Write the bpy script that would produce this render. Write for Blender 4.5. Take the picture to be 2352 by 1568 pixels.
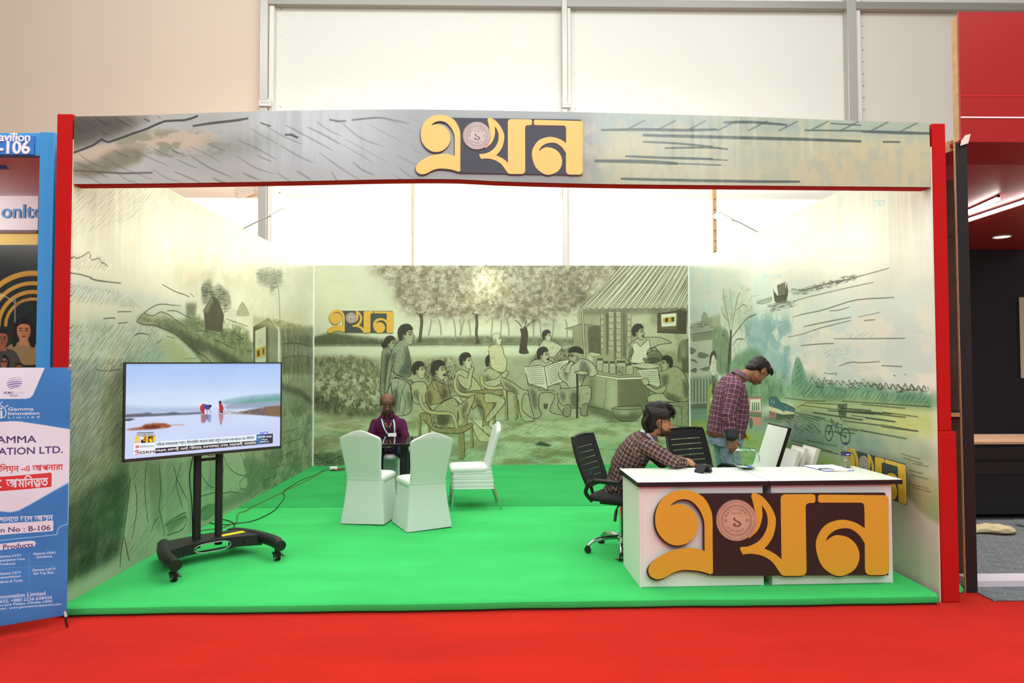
import bpy, bmesh, math, random
import numpy as np
from mathutils import Vector, Matrix, Euler, noise as mnoise

S = bpy.context.scene
COL = S.collection
for _o in list(bpy.data.objects):
    bpy.data.objects.remove(_o)

# ------------------------------------------------------------------ camera
CAM_H = 1.63
PITCH, YAW, ROLL = 0.0307, 0.0193, -0.0021
FPX = 1568.0
def _basis():
    cy, sy, cp, sp = math.cos(YAW), math.sin(YAW), math.cos(PITCH), math.sin(PITCH)
    F = np.array([sy*cp, cy*cp, sp]); R = np.array([cy, -sy, 0.0]); U = np.cross(R, F)
    c, s = math.cos(ROLL), math.sin(ROLL)
    return c*R + s*U, -s*R + c*U, F
CR, CU, CF = _basis()
cam = bpy.data.cameras.new('camera'); cam.sensor_width = 36; cam.lens = FPX/2352*36
cam.clip_start = 0.05; cam.clip_end = 200
camo = bpy.data.objects.new('camera', cam); COL.objects.link(camo)
camo.matrix_world = Matrix(((CR[0], CU[0], -CF[0], 0), (CR[1], CU[1], -CF[1], 0), (CR[2], CU[2], -CF[2], CAM_H), (0, 0, 0, 1)))
S.camera = camo

# ------------------------------------------------------------------ colour management, world, big lights
S.view_settings.view_transform = 'Standard'
S.view_settings.look = 'None'
S.view_settings.gamma = 1
S.view_settings.exposure = -0.12
S.view_settings.use_curve_mapping = False
W = bpy.data.worlds.new('hall_ambient'); S.world = W; W.use_nodes = True
W.node_tree.nodes['Background'].inputs[0].default_value = (0.97, 0.97, 0.95, 1)
W.node_tree.nodes['Background'].inputs[1].default_value = 0.42

def area(name, loc, target, sx, sy, watts, col=(1, 1, 1), spread=180):
    l = bpy.data.lights.new(name, 'AREA'); l.shape = 'RECTANGLE'; l.size = sx; l.size_y = sy
    l.energy = watts; l.color = col; l.spread = math.radians(spread)
    o = bpy.data.objects.new(name, l); COL.objects.link(o); o.location = loc
    o.rotation_euler = (Vector(target)-Vector(loc)).to_track_quat('-Z', 'Y').to_euler()
    return o
# hall ceiling luminaires, high above the aisle and above the stand, then added fill lamps
area('hall_light', (-3.0, 1.5, 8.0), (-1.0, 3.5, 0), 7, 4, 340, (0.99, 0.99, 0.96))
area('hall_light', (4.0, 1.5, 8.0), (1.5, 3.5, 0), 7, 4, 340, (0.99, 0.99, 0.96))
area('hall_light', (0.0, 8.5, 7.5), (0.0, 8.0, 0), 6, 4, 330, (0.98, 1.0, 0.97))
area('hall_light', (0.0, 6.5, 10.5), (0.0, 13.2, 6.5), 16, 2, 620, (0.97, 1.0, 0.985))  # fill lamp added to brighten the upper tent wall
area('hall_light', (0.5, -4.5, 7.0), (0.2, 5.0, 1.2), 9, 3, 520, (0.98, 0.99, 1.0))  # fill lamp added behind the camera to offset red bounce on the fronts
# area lamp added outside the tent to make its translucent lower wall glow
area('tent_backlight', (0.0, 15.5, 3.4), (0.0, 13.0, 3.4), 12, 3.2, 2300, (1.0, 1.0, 0.98))

# ------------------------------------------------------------------ stand dimensions (metres; platform top is z = 0)
XL, XR = -2.943, 3.057
YF, YB = 4.75, 10.89
HW = 3.184
ZF0, ZF1 = 2.864, 3.333
ZHALL = -0.075
SKEW = 0.0142                       # the stand's front line runs back a little towards the right
KR = 0.0112                         # the right wall opens outwards slightly towards the front
def xr(y): return XR+KR*(YB-y)
def yfr(x): return YF+SKEW*(x-XL)

# ------------------------------------------------------------------ helpers
def lin(c):
    if isinstance(c, str):
        c = c.lstrip('#'); c = tuple(int(c[i:i+2], 16)/255 for i in (0, 2, 4))
    elif max(c) > 1.001:
        c = tuple(v/255 for v in c)
    return tuple(v/12.92 if v <= 0.04045 else ((v+0.055)/1.055)**2.4 for v in c[:3])

def mat(name, col, rough=0.6, metal=0.0, spec=0.5, var=0.0, vscale=8.0, bump=0.0, bscale=60.0, emit=None, estr=0.0,
        trans=0.0, ior=1.45, sheen=0.0, alpha=1.0, coat=0.0):
    m = bpy.data.materials.new(name); m.use_nodes = True
    nt = m.node_tree; b = nt.nodes['Principled BSDF']
    c = lin(col)
    b.inputs['Base Color'].default_value = (*c, 1)
    b.inputs['Roughness'].default_value = rough
    b.inputs['Metallic'].default_value = metal
    b.inputs['Specular IOR Level'].default_value = spec
    b.inputs['Transmission Weight'].default_value = trans
    b.inputs['IOR'].default_value = ior
    b.inputs['Sheen Weight'].default_value = sheen
    b.inputs['Coat Weight'].default_value = coat
    b.inputs['Alpha'].default_value = alpha
    if emit is not None:
        b.inputs['Emission Color'].default_value = (*lin(emit), 1); b.inputs['Emission Strength'].default_value = estr
    if var or bump:
        tc = nt.nodes.new('ShaderNodeTexCoord')
    if var:
        n = nt.nodes.new('ShaderNodeTexNoise'); n.inputs['Scale'].default_value = vscale; n.inputs['Detail'].default_value = 5
        nt.links.new(tc.outputs['Object'], n.inputs['Vector'])
        r = nt.nodes.new('ShaderNodeValToRGB')
        r.color_ramp.elements[0].position = 0.3; r.color_ramp.elements[1].position = 0.7
        r.color_ramp.elements[0].color = (*[max(0, v*(1-var)) for v in c], 1)
        r.color_ramp.elements[1].color = (*[min(1, v*(1+var)) for v in c], 1)
        nt.links.new(n.outputs['Fac'], r.inputs['Fac']); nt.links.new(r.outputs['Color'], b.inputs['Base Color'])
    if bump:
        n2 = nt.nodes.new('ShaderNodeTexNoise'); n2.inputs['Scale'].default_value = bscale; n2.inputs['Detail'].default_value = 4
        nt.links.new(tc.outputs['Object'], n2.inputs['Vector'])
        bp = nt.nodes.new('ShaderNodeBump'); bp.inputs['Strength'].default_value = bump; bp.inputs['Distance'].default_value = 0.01
        nt.links.new(n2.outputs['Fac'], bp.inputs['Height']); nt.links.new(bp.outputs['Normal'], b.inputs['Normal'])
    return m

class MB:
    """collects closed pieces of ONE mesh"""
    def __init__(s): s.v = []; s.f = []; s.uv = None
    def add(s, vs, fs, M=None):
        k = len(s.v)
        s.v += [tuple((M @ Vector(p))[:]) if M is not None else tuple(p) for p in vs]
        s.f += [tuple(i+k for i in f) for f in fs]
        return s
    def box(s, c, d, M=None, r=None):
        x, y, z = d[0]/2, d[1]/2, d[2]/2
        vs = [Vector((sx*x, sy*y, sz*z)) for sz in (-1, 1) for sy in (-1, 1) for sx in (-1, 1)]
        if r is not None: vs = [Euler(r).to_matrix() @ v for v in vs]
        vs = [v+Vector(c) for v in vs]
        return s.add(vs, [(0, 2, 3, 1), (4, 5, 7, 6), (0, 1, 5, 4), (2, 6, 7, 3), (0, 4, 6, 2), (1, 3, 7, 5)], M)
    def tube(s, pts, r, n=10, M=None, closed=False, sq=1.0):
        pts = [Vector(p) for p in pts]; rs = r if isinstance(r, (list, tuple)) else [r]*len(pts)
        vs = []; fs = []; up = Vector((0, 0, 1)); prev = None
        for i, p in enumerate(pts):
            if closed: t = pts[(i+1) % len(pts)]-pts[i-1]
            else: t = (pts[min(i+1, len(pts)-1)]-pts[max(i-1, 0)])
            t.normalize()
            if prev is None:
                a = t.cross(up)
                if a.length < 1e-3: a = t.cross(Vector((0, 1, 0)))
                a.normalize()
            else:
                a = prev-t*prev.dot(t)
                if a.length < 1e-6: a = t.cross(up)
                a.normalize()
            prev = a; b = t.cross(a)
            for k in range(n):
                th = 2*math.pi*k/n; vs.append(p+a*math.cos(th)*rs[i]+b*math.sin(th)*rs[i]*sq)
        m = len(pts)
        for i in range(m if closed else m-1):
            for k in range(n):
                j = (i+1) % m
                fs.append((i*n+k, i*n+(k+1) % n, j*n+(k+1) % n, j*n+k))
        if not closed:
            fs.append(tuple(reversed(range(n)))); fs.append(tuple((m-1)*n+k for k in range(n)))
        return s.add(vs, fs, M)
    def cyl(s, a, b, r, n=20, M=None): return s.tube([a, b], r, n, M)
    def lathe(s, prof, n=32, M=None, c=(0, 0, 0)):
        vs = []; fs = []
        for (r, z) in prof:
            for k in range(n):
                th = 2*math.pi*k/n; vs.append((c[0]+r*math.cos(th), c[1]+r*math.sin(th), c[2]+z))
        for i in range(len(prof)-1):
            for k in range(n):
                fs.append((i*n+k, i*n+(k+1) % n, (i+1)*n+(k+1) % n, (i+1)*n+k))
        if prof[0][0] > 1e-6: fs.append(tuple(reversed(range(n))))
        if prof[-1][0] > 1e-6: fs.append(tuple((len(prof)-1)*n+k for k in range(n)))
        return s.add(vs, fs, M)
    def prism(s, poly, t0, t1, plane='xz', M=None):
        """poly (a,b) extruded between t0 and t1 on the third axis"""
        def P(a, b, t):
            return {'xz': (a, t, b), 'xy': (a, b, t), 'yz': (t, a, b)}[plane]
        n = len(poly); vs = [P(a, b, t0) for a, b in poly]+[P(a, b, t1) for a, b in poly]
        fs = [tuple(range(n)), tuple(reversed(range(n, 2*n)))]+[(i, n+i, n+(i+1) % n, (i+1) % n) for i in range(n)]
        return s.add(vs, fs, M)
    def loft(s, secs, M=None, caps=True):
        """secs: equal-length rings of points"""
        n = len(secs[0]); vs = [p for r in secs for p in r]; fs = []
        for i in range(len(secs)-1):
            for k in range(n): fs.append((i*n+k, i*n+(k+1) % n, (i+1)*n+(k+1) % n, (i+1)*n+k))
        if caps: fs.append(tuple(reversed(range(n)))); fs.append(tuple((len(secs)-1)*n+k for k in range(n)))
        return s.add(vs, fs, M)
    def ell(s, c, r, M=None, nu=20, nv=12, rot=None):
        vs = []; fs = []
        Rm = Euler(rot).to_matrix() if rot is not None else None
        for i in range(nv+1):
            ph = math.pi*i/nv
            for k in range(nu):
                th = 2*math.pi*k/nu
                p = Vector((r[0]*math.sin(ph)*math.cos(th), r[1]*math.sin(ph)*math.sin(th), -r[2]*math.cos(ph)))
                if Rm is not None: p = Rm @ p
                vs.append(p+Vector(c))
        for i in range(nv):
            for k in range(nu): fs.append((i*nu+k, i*nu+(k+1) % nu, (i+1)*nu+(k+1) % nu, (i+1)*nu+k))
        return s.add(vs, fs, M)
    def cap(s, p0, r0, p1, r1, n=14, fl=None, M=None):
        """tapered capsule; fl=(axis, scale) flattens the section along an axis"""
        p0, p1 = Vector(p0), Vector(p1); t = (p1-p0).normalized()
        a = t.cross(Vector((0, 0, 1)))
        if fl is not None: a = Vector(fl[0])-t*t.dot(Vector(fl[0]))
        if a.length < 1e-3: a = t.cross(Vector((0, 1, 0)))
        a.normalize(); b = t.cross(a); k1 = fl[1] if fl is not None else 1.0
        rings = []
        for i in range(0, 5):
            q = math.pi/2*(i/4); rr = r0*math.sin(q); rings.append((p0-t*r0*math.cos(q), max(rr, 1e-4)))
        for i in range(4, -1, -1):
            q = math.pi/2*(i/4); rr = r1*math.sin(q); rings.append((p1+t*r1*math.cos(q), max(rr, 1e-4)))
        return s.loft([[c+a*math.cos(2*math.pi*k/n)*r*k1+b*math.sin(2*math.pi*k/n)*r for k in range(n)] for c, r in rings], M)
    def mesh(s, name):
        me = bpy.data.meshes.new(name); me.from_pydata([tuple(v) for v in s.v], [], s.f)
        bm = bmesh.new(); bm.from_mesh(me)
        bmesh.ops.remove_doubles(bm, verts=bm.verts, dist=1e-6)
        bmesh.ops.recalc_face_normals(bm, faces=bm.faces); bm.to_mesh(me); bm.free()
        return me
    def build(s, name, m, parent=None, smooth=True, bevel=0.0, seg=2, angle=35, sub=0):
        me = s.mesh(name)
        o = bpy.data.objects.new(name, me); COL.objects.link(o)
        if m is not None: me.materials.append(m)
        if smooth:
            for p in me.polygons: p.use_smooth = True
            me.set_sharp_from_angle(angle=math.radians(angle))
        if bevel:
            md = o.modifiers.new('bevel', 'BEVEL'); md.width = bevel; md.segments = seg; md.limit_method = 'ANGLE'; md.angle_limit = math.radians(40)
            md.harden_normals = False
        if sub:
            md = o.modifiers.new('sub', 'SUBSURF'); md.levels = sub; md.render_levels = sub
        if parent is not None: o.parent = parent
        return o

def tag(o, label=None, cat=None, group=None, kind=None):
    if label: o['label'] = label
    if cat: o['category'] = cat
    if group: o['group'] = group
    if kind: o['kind'] = kind
    return o
def thing(name, label, cat, loc=(0, 0, 0), rz=0.0, group=None):
    o = bpy.data.objects.new(name, None); COL.objects.link(o); o.empty_display_size = 0.1
    o.location = loc; o.rotation_euler = (0, 0, rz)
    return tag(o, label, cat, group)
def struct(o): o['kind'] = 'structure'; return o
def copy_tree(o, parent=None):
    c = o.copy(); COL.objects.link(c)
    if parent is not None: c.parent = parent
    for ch in list(o.children): copy_tree(ch, c)
    return c
def catmull(pts, n=6, closed=True):
    P = np.asarray(pts, float)
    if len(P) < 3: return P
    if closed: Q = np.vstack([P[-1:], P, P[:2]])
    else: Q = np.vstack([2*P[:1]-P[1:2], P, 2*P[-1:]-P[-2:-1]])
    out = []; t = np.linspace(0, 1, n, endpoint=False)[:, None]
    for i in range(1, len(Q)-2):
        a, b, c, d = Q[i-1], Q[i], Q[i+1], Q[i+2]
        out.append(0.5*((2*b)+(-a+c)*t+(2*a-5*b+4*c-d)*t*t+(-a+3*b-3*c+d)*t**3))
    out = np.vstack(out)
    if not closed: out = np.vstack([out, P[-1:]])
    return out
def ray(px, py): return CF+CR*((px-1176)/FPX)-CU*((py-784)/FPX)
# ------------------------------------------------------------------ printed graphics: a small painter for the vinyl prints and the screen
RNG = np.random.RandomState(7)
def blur(a, r):
    r = int(r)
    if r < 1: return a
    for ax in (0, 1):
        for _ in range(2):
            p = np.pad(a, [(r+1, r) if i == ax else (0, 0) for i in range(2)], mode='edge').cumsum(ax)
            n = a.shape[ax]
            a = (np.take(p, range(2*r+1, 2*r+1+n), ax)-np.take(p, range(0, n), ax))/(2*r+1)
    return a
def smooth_noise(h, w, cell, seed=0, oct=3, ax=1.0):
    """value noise 0..1; ax stretches along x"""
    rs = np.random.RandomState(seed); out = np.zeros((h, w)); amp = 1; tot = 0
    for o in range(oct):
        cx = max(2.0, cell*ax/2**o); cy = max(2.0, cell/2**o)
        g = rs.rand(int(h/cy)+3, int(w/cx)+3)
        y = np.arange(h)/cy; x = np.arange(w)/cx
        yi = y.astype(int); xi = x.astype(int); fy = (y-yi)[:, None]; fx = (x-xi)[None]
        fy = fy*fy*(3-2*fy); fx = fx*fx*(3-2*fx)
        a = g[np.ix_(yi, xi)]; b = g[np.ix_(yi, xi+1)]; c = g[np.ix_(yi+1, xi)]; d = g[np.ix_(yi+1, xi+1)]
        out += amp*((a*(1-fx)+b*fx)*(1-fy)+(c*(1-fx)+d*fx)*fy); tot += amp; amp *= 0.55
    return out/tot

def parse(s):
    if isinstance(s, str): return np.array([[float(v) for v in q.split(',')] for q in s.split()])
    return np.asarray(s, float)

class Canvas:
    def __init__(s, w, h, bg=(255, 255, 255)):
        s.w, s.h = w, h; s.a = np.empty((h, w, 3)); s.a[:] = np.array(bg)/255.0
        s.map = lambda P: P           # source points -> canvas pixels (y down)
        s.k = 1.0                     # canvas px per stroke-width unit
    # --- coverage of closed polygons (non-zero winding), 4 sub-rows, exact in x
    def cover(s, polys, pad=0):
        allp = np.vstack(polys)
        x0 = int(max(0, math.floor(allp[:, 0].min())-pad-1)); x1 = int(min(s.w, math.ceil(allp[:, 0].max())+pad+2))
        y0 = int(max(0, math.floor(allp[:, 1].min())-pad-1)); y1 = int(min(s.h, math.ceil(allp[:, 1].max())+pad+2))
        if x1-x0 < 1 or y1-y0 < 1: return None
        SS = 4; W_ = x1-x0; H_ = (y1-y0)*SS
        D = np.zeros((H_, W_+2))
        for P in polys:
            A = P; B = np.roll(P, -1, 0)
            for (ax, ay), (bx, by) in zip(A, B):
                if ay == by: continue
                sg = 1.0
                if ay > by: ax, ay, bx, by = bx, by, ax, ay; sg = -1.0
                r0 = max(0, int(math.ceil((ay-y0)*SS-0.5))); r1 = min(H_, int(math.ceil((by-y0)*SS-0.5)))
                if r1 <= r0: continue
                rr = np.arange(r0, r1); yy = y0+(rr+0.5)/SS
                xx = np.clip(ax+(yy-ay)*(bx-ax)/(by-ay)-x0, 0, W_)
                ix = xx.astype(int); fx = xx-ix
                D[rr, ix] += sg*(1-fx); D[rr, ix+1] += sg*fx
        c = np.clip(np.abs(np.cumsum(D, 1)[:, :W_]), 0, 1).reshape(y1-y0, SS, W_).mean(1)
        return c, x0, y0
    def blend(s, cov, x0, y0, col, alpha=1.0):
        h, w = cov.shape; t = s.a[y0:y0+h, x0:x0+w]; c = np.array(col[:3])/255.0; m = (cov*alpha)[..., None]
        t += (c-t)*m
    def poly(s, pts, col, alpha=1.0, soft=0, sm=0, tex=0.0, seed=0, cell=30):
        P = parse(pts)
        if sm: P = catmull(P, sm)
        P = s.map(P); r = s.cover([P], pad=int(soft*2))
        if r is None: return
        c, x0, y0 = r
        if soft: c = blur(c, soft)
        if tex: c = c*np.clip(1-tex+tex*2*smooth_noise(*c.shape, cell, seed), 0, 1.3).clip(0, 1/max(alpha, 1e-3))
        s.blend(c, x0, y0, col, alpha)
    def polys(s, L, col, alpha=1.0):
        r = s.cover([s.map(p) for p in L])
        if r: s.blend(*r, col, alpha)
    def _strip(s, P, wd):
        d = np.gradient(P, axis=0); n = np.stack([-d[:, 1], d[:, 0]], 1); n /= np.maximum(np.linalg.norm(n, axis=1), 1e-6)[:, None]
        w = wd[:, None]/2
        return np.vstack([P+n*w, (P-n*w)[::-1]])
    def stroke(s, pts, width=2.0, col=(40, 40, 40), alpha=0.9, sm=0, taper=0.25, closed=False):
        P = parse(pts)
        if sm: P = catmull(P, sm, closed)
        elif closed: P = np.vstack([P, P[:1]])
        P = s.map(P); n = len(P); t = np.linspace(0, 1, n)
        if n < 2: return
        wd = np.maximum(0.5, width*s.k*((1-taper)+taper*np.sin(math.pi*t)**0.6)) if taper else np.full(n, max(0.5, width*s.k))
        a = alpha*min(1.0, width*s.k/0.5)
        r = s.cover([s._strip(P, wd)])
        if r: s.blend(*r, col, a)
    def hatch(s, poly, ang, gap, ln, width=1.2, col=(40, 40, 40), alpha=0.5, jit=0.4, seed=1, curve=0.1, sm=0, cross=False):
        """pencil hatching inside a polygon given in source units; ang in degrees (y down)"""
        P = parse(poly)
        if sm: P = catmull(P, sm)
        rs = np.random.RandomState(seed); a = math.radians(ang); u = np.array([math.cos(a), math.sin(a)]); v = np.array([-u[1], u[0]])
        pu = P@u; pv = P@v
        vv = pv.min()+gap*rs.rand()
        while vv < pv.max():
            # crossings of the line with the polygon
            xs = []
            for i in range(len(P)):
                a0, b0, a1, b1 = pv[i], pu[i], pv[(i+1) % len(P)], pu[(i+1) % len(P)]
                if (a0 <= vv) != (a1 <= vv): xs.append(b0+(vv-a0)*(b1-b0)/(a1-a0))
            xs.sort()
            for q in range(0, len(xs)-1, 2):
                t = xs[q]+ln*0.3*rs.rand()*jit
                while t < xs[q+1]-ln*0.1:
                    l = ln*(1-jit*rs.rand()); e = min(t+l, xs[q+1]); m = (t+e)/2
                    o = min(gap, l*0.12)*jit*(rs.rand(3)-0.5)
                    pts = [u*t+v*(vv+o[0]), u*m+v*(vv+o[1]+min(curve*l*0.3, gap*0.5)), u*e+v*(vv+o[2])]
                    s.stroke(catmull(pts, 4, False), width*(0.6+0.7*rs.rand()), col, alpha*(0.5+0.5*rs.rand()), taper=0.6)
                    t = e+ln*jit*rs.rand()*0.6
            vv += gap*(1+jit*(rs.rand()-0.5))
        if cross: s.hatch(P, ang+65, gap*1.2, ln, width, col, alpha*0.7, jit, seed+9, curve)
    def blotch(s, poly, cols, cell=40, alpha=0.6, soft=20, seed=0, thr=(0.45, 0.6), ax=1.0, sm=4):
        """patchy washes: noise-masked colour inside a soft polygon"""
        P = parse(poly)
        if sm: P = catmull(P, sm)
        r = s.cover([s.map(P)], pad=int(soft*2))
        if r is None: return
        c, x0, y0 = r; c = blur(c, soft)
        for i, col in enumerate(cols):
            n = smooth_noise(*c.shape, cell, seed+13*i, 4, ax)
            m = np.clip((n-thr[0])/(thr[1]-thr[0]), 0, 1)
            s.blend(c*m, x0, y0, col, alpha)
    def scribble(s, poly, n, size, col=(40, 40, 40), alpha=0.6, width=1.2, seed=0, kind='leaf'):
        """little loops and ticks scattered inside a polygon (leaf marks, grass ticks)"""
        P = parse(poly); rs = np.random.RandomState(seed); lo = P.min(0); hi = P.max(0); k = 0; tries = 0
        while k < n and tries < n*6:
            tries += 1; p = lo+(hi-lo)*rs.rand(2)
            A = P; B = np.roll(P, -1, 0)
            ins = ((A[:, 1] > p[1]) != (B[:, 1] > p[1])) & (p[0] < (B[:, 0]-A[:, 0])*(p[1]-A[:, 1])/(B[:, 1]-A[:, 1]+1e-9)+A[:, 0])
            if ins.sum() % 2 == 0: continue
            k += 1; z = size*(0.5+rs.rand())
            if kind == 'leaf':
                th0 = rs.rand()*6.3; t = np.linspace(th0, th0+2+2.5*rs.rand(), 7); q = np.stack([np.cos(t), np.sin(t)*0.7], 1)*z*0.5
            elif kind == 'grass':
                d = -math.pi/2+rs.randn()*0.45; q = np.array([[0, 0], [math.cos(d)*z*.5+z*.1, math.sin(d)*z*.55], [math.cos(d)*z+z*.25*rs.randn(), math.sin(d)*z]])
            else:
                d = math.radians(float(kind))+rs.randn()*0.12; q = np.array([[0, 0], [math.cos(d)*z*.5, math.sin(d)*z*.5+z*.06], [math.cos(d)*z, math.sin(d)*z]])
            s.stroke(p+q, width*(0.5+rs.rand()), col, alpha*(0.4+0.6*rs.rand()), taper=0.5, sm=2)
    def image(s, name):
        im = bpy.data.images.new(name, s.w, s.h, alpha=False, float_buffer=False)
        px = np.ones((s.h, s.w, 4), np.float32); px[..., :3] = np.clip(s.a[::-1], 0, 1)
        im.pixels.foreach_set(px.ravel()); im.update(); im.pack()
        return im

_tcache = {}
def text_tris(txt, bold=0.0):
    """triangles of a line of lettering at size 1 (x right, y up), + advance width. Built-in typeface."""
    key = (txt, bold)
    if key in _tcache: return _tcache[key]
    c = bpy.data.curves.new('lettering', 'FONT'); c.body = txt; c.size = 1; c.offset = bold; c.resolution_u = 3
    o = bpy.data.objects.new('lettering', c); COL.objects.link(o)
    dg = bpy.context.evaluated_depsgraph_get(); ev = o.evaluated_get(dg); me = ev.to_mesh(); me.calc_loop_triangles()
    V = np.array([v.co[:2] for v in me.vertices]).reshape(-1, 2)
    T = np.array([t.vertices[:] for t in me.loop_triangles]).reshape(-1, 3)
    ev.to_mesh_clear(); bpy.data.objects.remove(o); bpy.data.curves.remove(c)
    tr = V[T] if len(T) else np.zeros((0, 3, 2))
    if len(tr):
        cr = (tr[:, 1, 0]-tr[:, 0, 0])*(tr[:, 2, 1]-tr[:, 0, 1])-(tr[:, 1, 1]-tr[:, 0, 1])*(tr[:, 2, 0]-tr[:, 0, 0])
        tr[cr < 0] = tr[cr < 0][:, ::-1]
    _tcache[key] = tr
    return tr
def put_text(cv, txt, x, y, size, col, width=None, bold=0.0, align='l', alpha=1.0, skew=0.0):
    """baseline at (x, y) in source units (y down); optionally squeezed to a given width"""
    tr = text_tris(txt, 0.004 if max(txt) > '\u0900' else 0.0)
    if not len(tr): return
    lo = tr[..., 0].min(); hi = tr[..., 0].max(); sx = size
    if width: sx = width/(hi-lo)
    off = {'l': 0, 'c': (hi-lo)/2, 'r': hi-lo}[align]
    q = np.empty_like(tr); q[..., 0] = x+(tr[..., 0]-lo-off)*sx; q[..., 1] = y-tr[..., 1]*size+skew*(q[..., 0]-x)
    e = bold*size*1.3
    for dx, dy in (((-e, 0), (e, 0), (0, -e), (0, e)) if e > 0 else ((0, 0),)): cv.polys([t+np.array([dx, dy]) for t in q], col, alpha)

def image_material(name, im, rough=0.35, spec=0.5, bumpfn=None, emit=0.0, coat=0.0):
    m = bpy.data.materials.new(name); m.use_nodes = True; nt = m.node_tree; b = nt.nodes['Principled BSDF']
    t = nt.nodes.new('ShaderNodeTexImage'); t.image = im; t.interpolation = 'Cubic'; t.extension = 'EXTEND'
    nt.links.new(t.outputs['Color'], b.inputs['Base Color'])
    b.inputs['Roughness'].default_value = rough; b.inputs['Specular IOR Level'].default_value = spec; b.inputs['Coat Weight'].default_value = coat
    if emit:
        nt.links.new(t.outputs['Color'], b.inputs['Emission Color']); b.inputs['Emission Strength'].default_value = emit
    if bumpfn: bumpfn(nt, b)
    return m
def uv_project(o, fn):
    """per-corner UV from object-space position; fn(co) -> (u, v)"""
    me = o.data; uv = me.uv_layers.new(name='print')
    for l in me.loops: uv.data[l.index].uv = fn(me.vertices[l.vertex_index].co)

# ------------------------------------------------------------------ the channel logotype, traced once (x right, y down, 1804 x 645)
def rc(pts):
    """rounded corners: points given as (x, y) or (x, y, radius)"""
    P = [np.array(p[:2], float) for p in pts]; out = []; n = len(P)
    for i, p in enumerate(pts):
        if len(p) < 3: out.append(P[i]); continue
        a = P[i-1]-P[i]; b = P[(i+1) % n]-P[i]; r = p[2]; a = a/np.linalg.norm(a); b = b/np.linalg.norm(b)
        for t in np.linspace(0, 1, 6):
            out.append(P[i]+a*r*(1-t)**2+b*r*t**2)
    return np.array(out)
def cm(s, n=5): return catmull(parse(s), n, False)
LOGO_E = np.vstack([cm('740,822 740,600 740,420 722,345 680,275 610,230 525,215 440,230 370,280 328,350 315,430 330,510 372,570 425,607 480,618 545,605 600,560 628,510 634,465 618,400 570,345 520,322 480,318 425,330'),
                    cm('425,330 460,300 500,285 540,283 590,300 635,345 665,400 680,460 680,560 680,660'),
                    cm('680,660 620,643 550,637 440,655 345,698 280,752 262,795 275,835 310,857 345,860 385,848 440,818 495,800 550,797 640,806 690,820 720,830')])
LOGO_K = np.vstack([cm('1032,268 1038,250 1060,243 1110,265 1165,325 1205,400 1213,460 1195,550 1160,610 1125,648'), cm('1125,648 1190,680 1225,705 1252,730'),
                    rc([(1252, 700), (1252, 254, 38), (1513, 254, 24), (1513, 318, 22), (1438, 320, 32), (1438, 850, 44), (1260, 850, 20), (1248, 838)])[1:],
                    cm('1235,820 1180,745 1110,702 1030,685 965,690'), cm('965,690 952,668 943,645 955,636 1005,632 1075,600 1125,545 1152,470 1145,390 1110,330'),
                    cm('1110,330 1112,420 1080,510 1015,572'), cm('1000,560 1060,440 1050,340 1040,295')])
LOGO_N = np.vstack([rc([(1552, 318), (1540, 314), (1533, 302), (1533, 258, 24), (2066, 268, 36), (2060, 854, 46), (1878, 852, 46), (1880, 630)])[:-1],
                    cm('1880,620 1840,560 1780,515 1720,507 1655,523 1605,562 1585,602'), cm('1585,602 1640,565 1690,558 1760,578 1815,630 1838,700 1825,770 1780,825 1690,857 1610,830 1545,765 1512,650 1525,565 1590,480 1700,445 1800,462 1882,508'),
                    rc([(1882, 480), (1882, 320, 34), (1560, 317)])[1:]])
LOGO_BACK = np.array([(636, 243), (2040, 250), (2062, 300), (2056, 857), (728, 843), (712, 560), (700, 400)])
COIN_C, COIN_R = (918.0, 440.0), 150.0
def logo_xy(P): return np.stack([(P[:, 0]-1164)/1804, (537-P[:, 1])/1804], 1)      # centred, width 1, y up
def paint_logo(cv, x, y, w, cy='#f0b429', cb='#2b2a2c', cc='#d8d0cc'):
    f = lambda P: np.stack([x+(P[:, 0]-262)/1804*w, y+(P[:, 1]-215)/1804*w], 1)
    h = lambda c: tuple(v*255 for v in [int(c[i:i+2], 16)/255 for i in (1, 3, 5)])
    cv.poly(f(LOGO_E+np.array([-8, 10])), h(cb)); cv.poly(f(LOGO_BACK), h(cb))
    for P in (LOGO_E, LOGO_K, LOGO_N): cv.poly(f(P), h(cy))
    t = np.linspace(0, 2*math.pi, 24, endpoint=False)
    cv.poly(f(np.stack([COIN_C[0]+COIN_R*np.cos(t), COIN_C[1]+COIN_R*np.sin(t)], 1)), h(cc))
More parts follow.
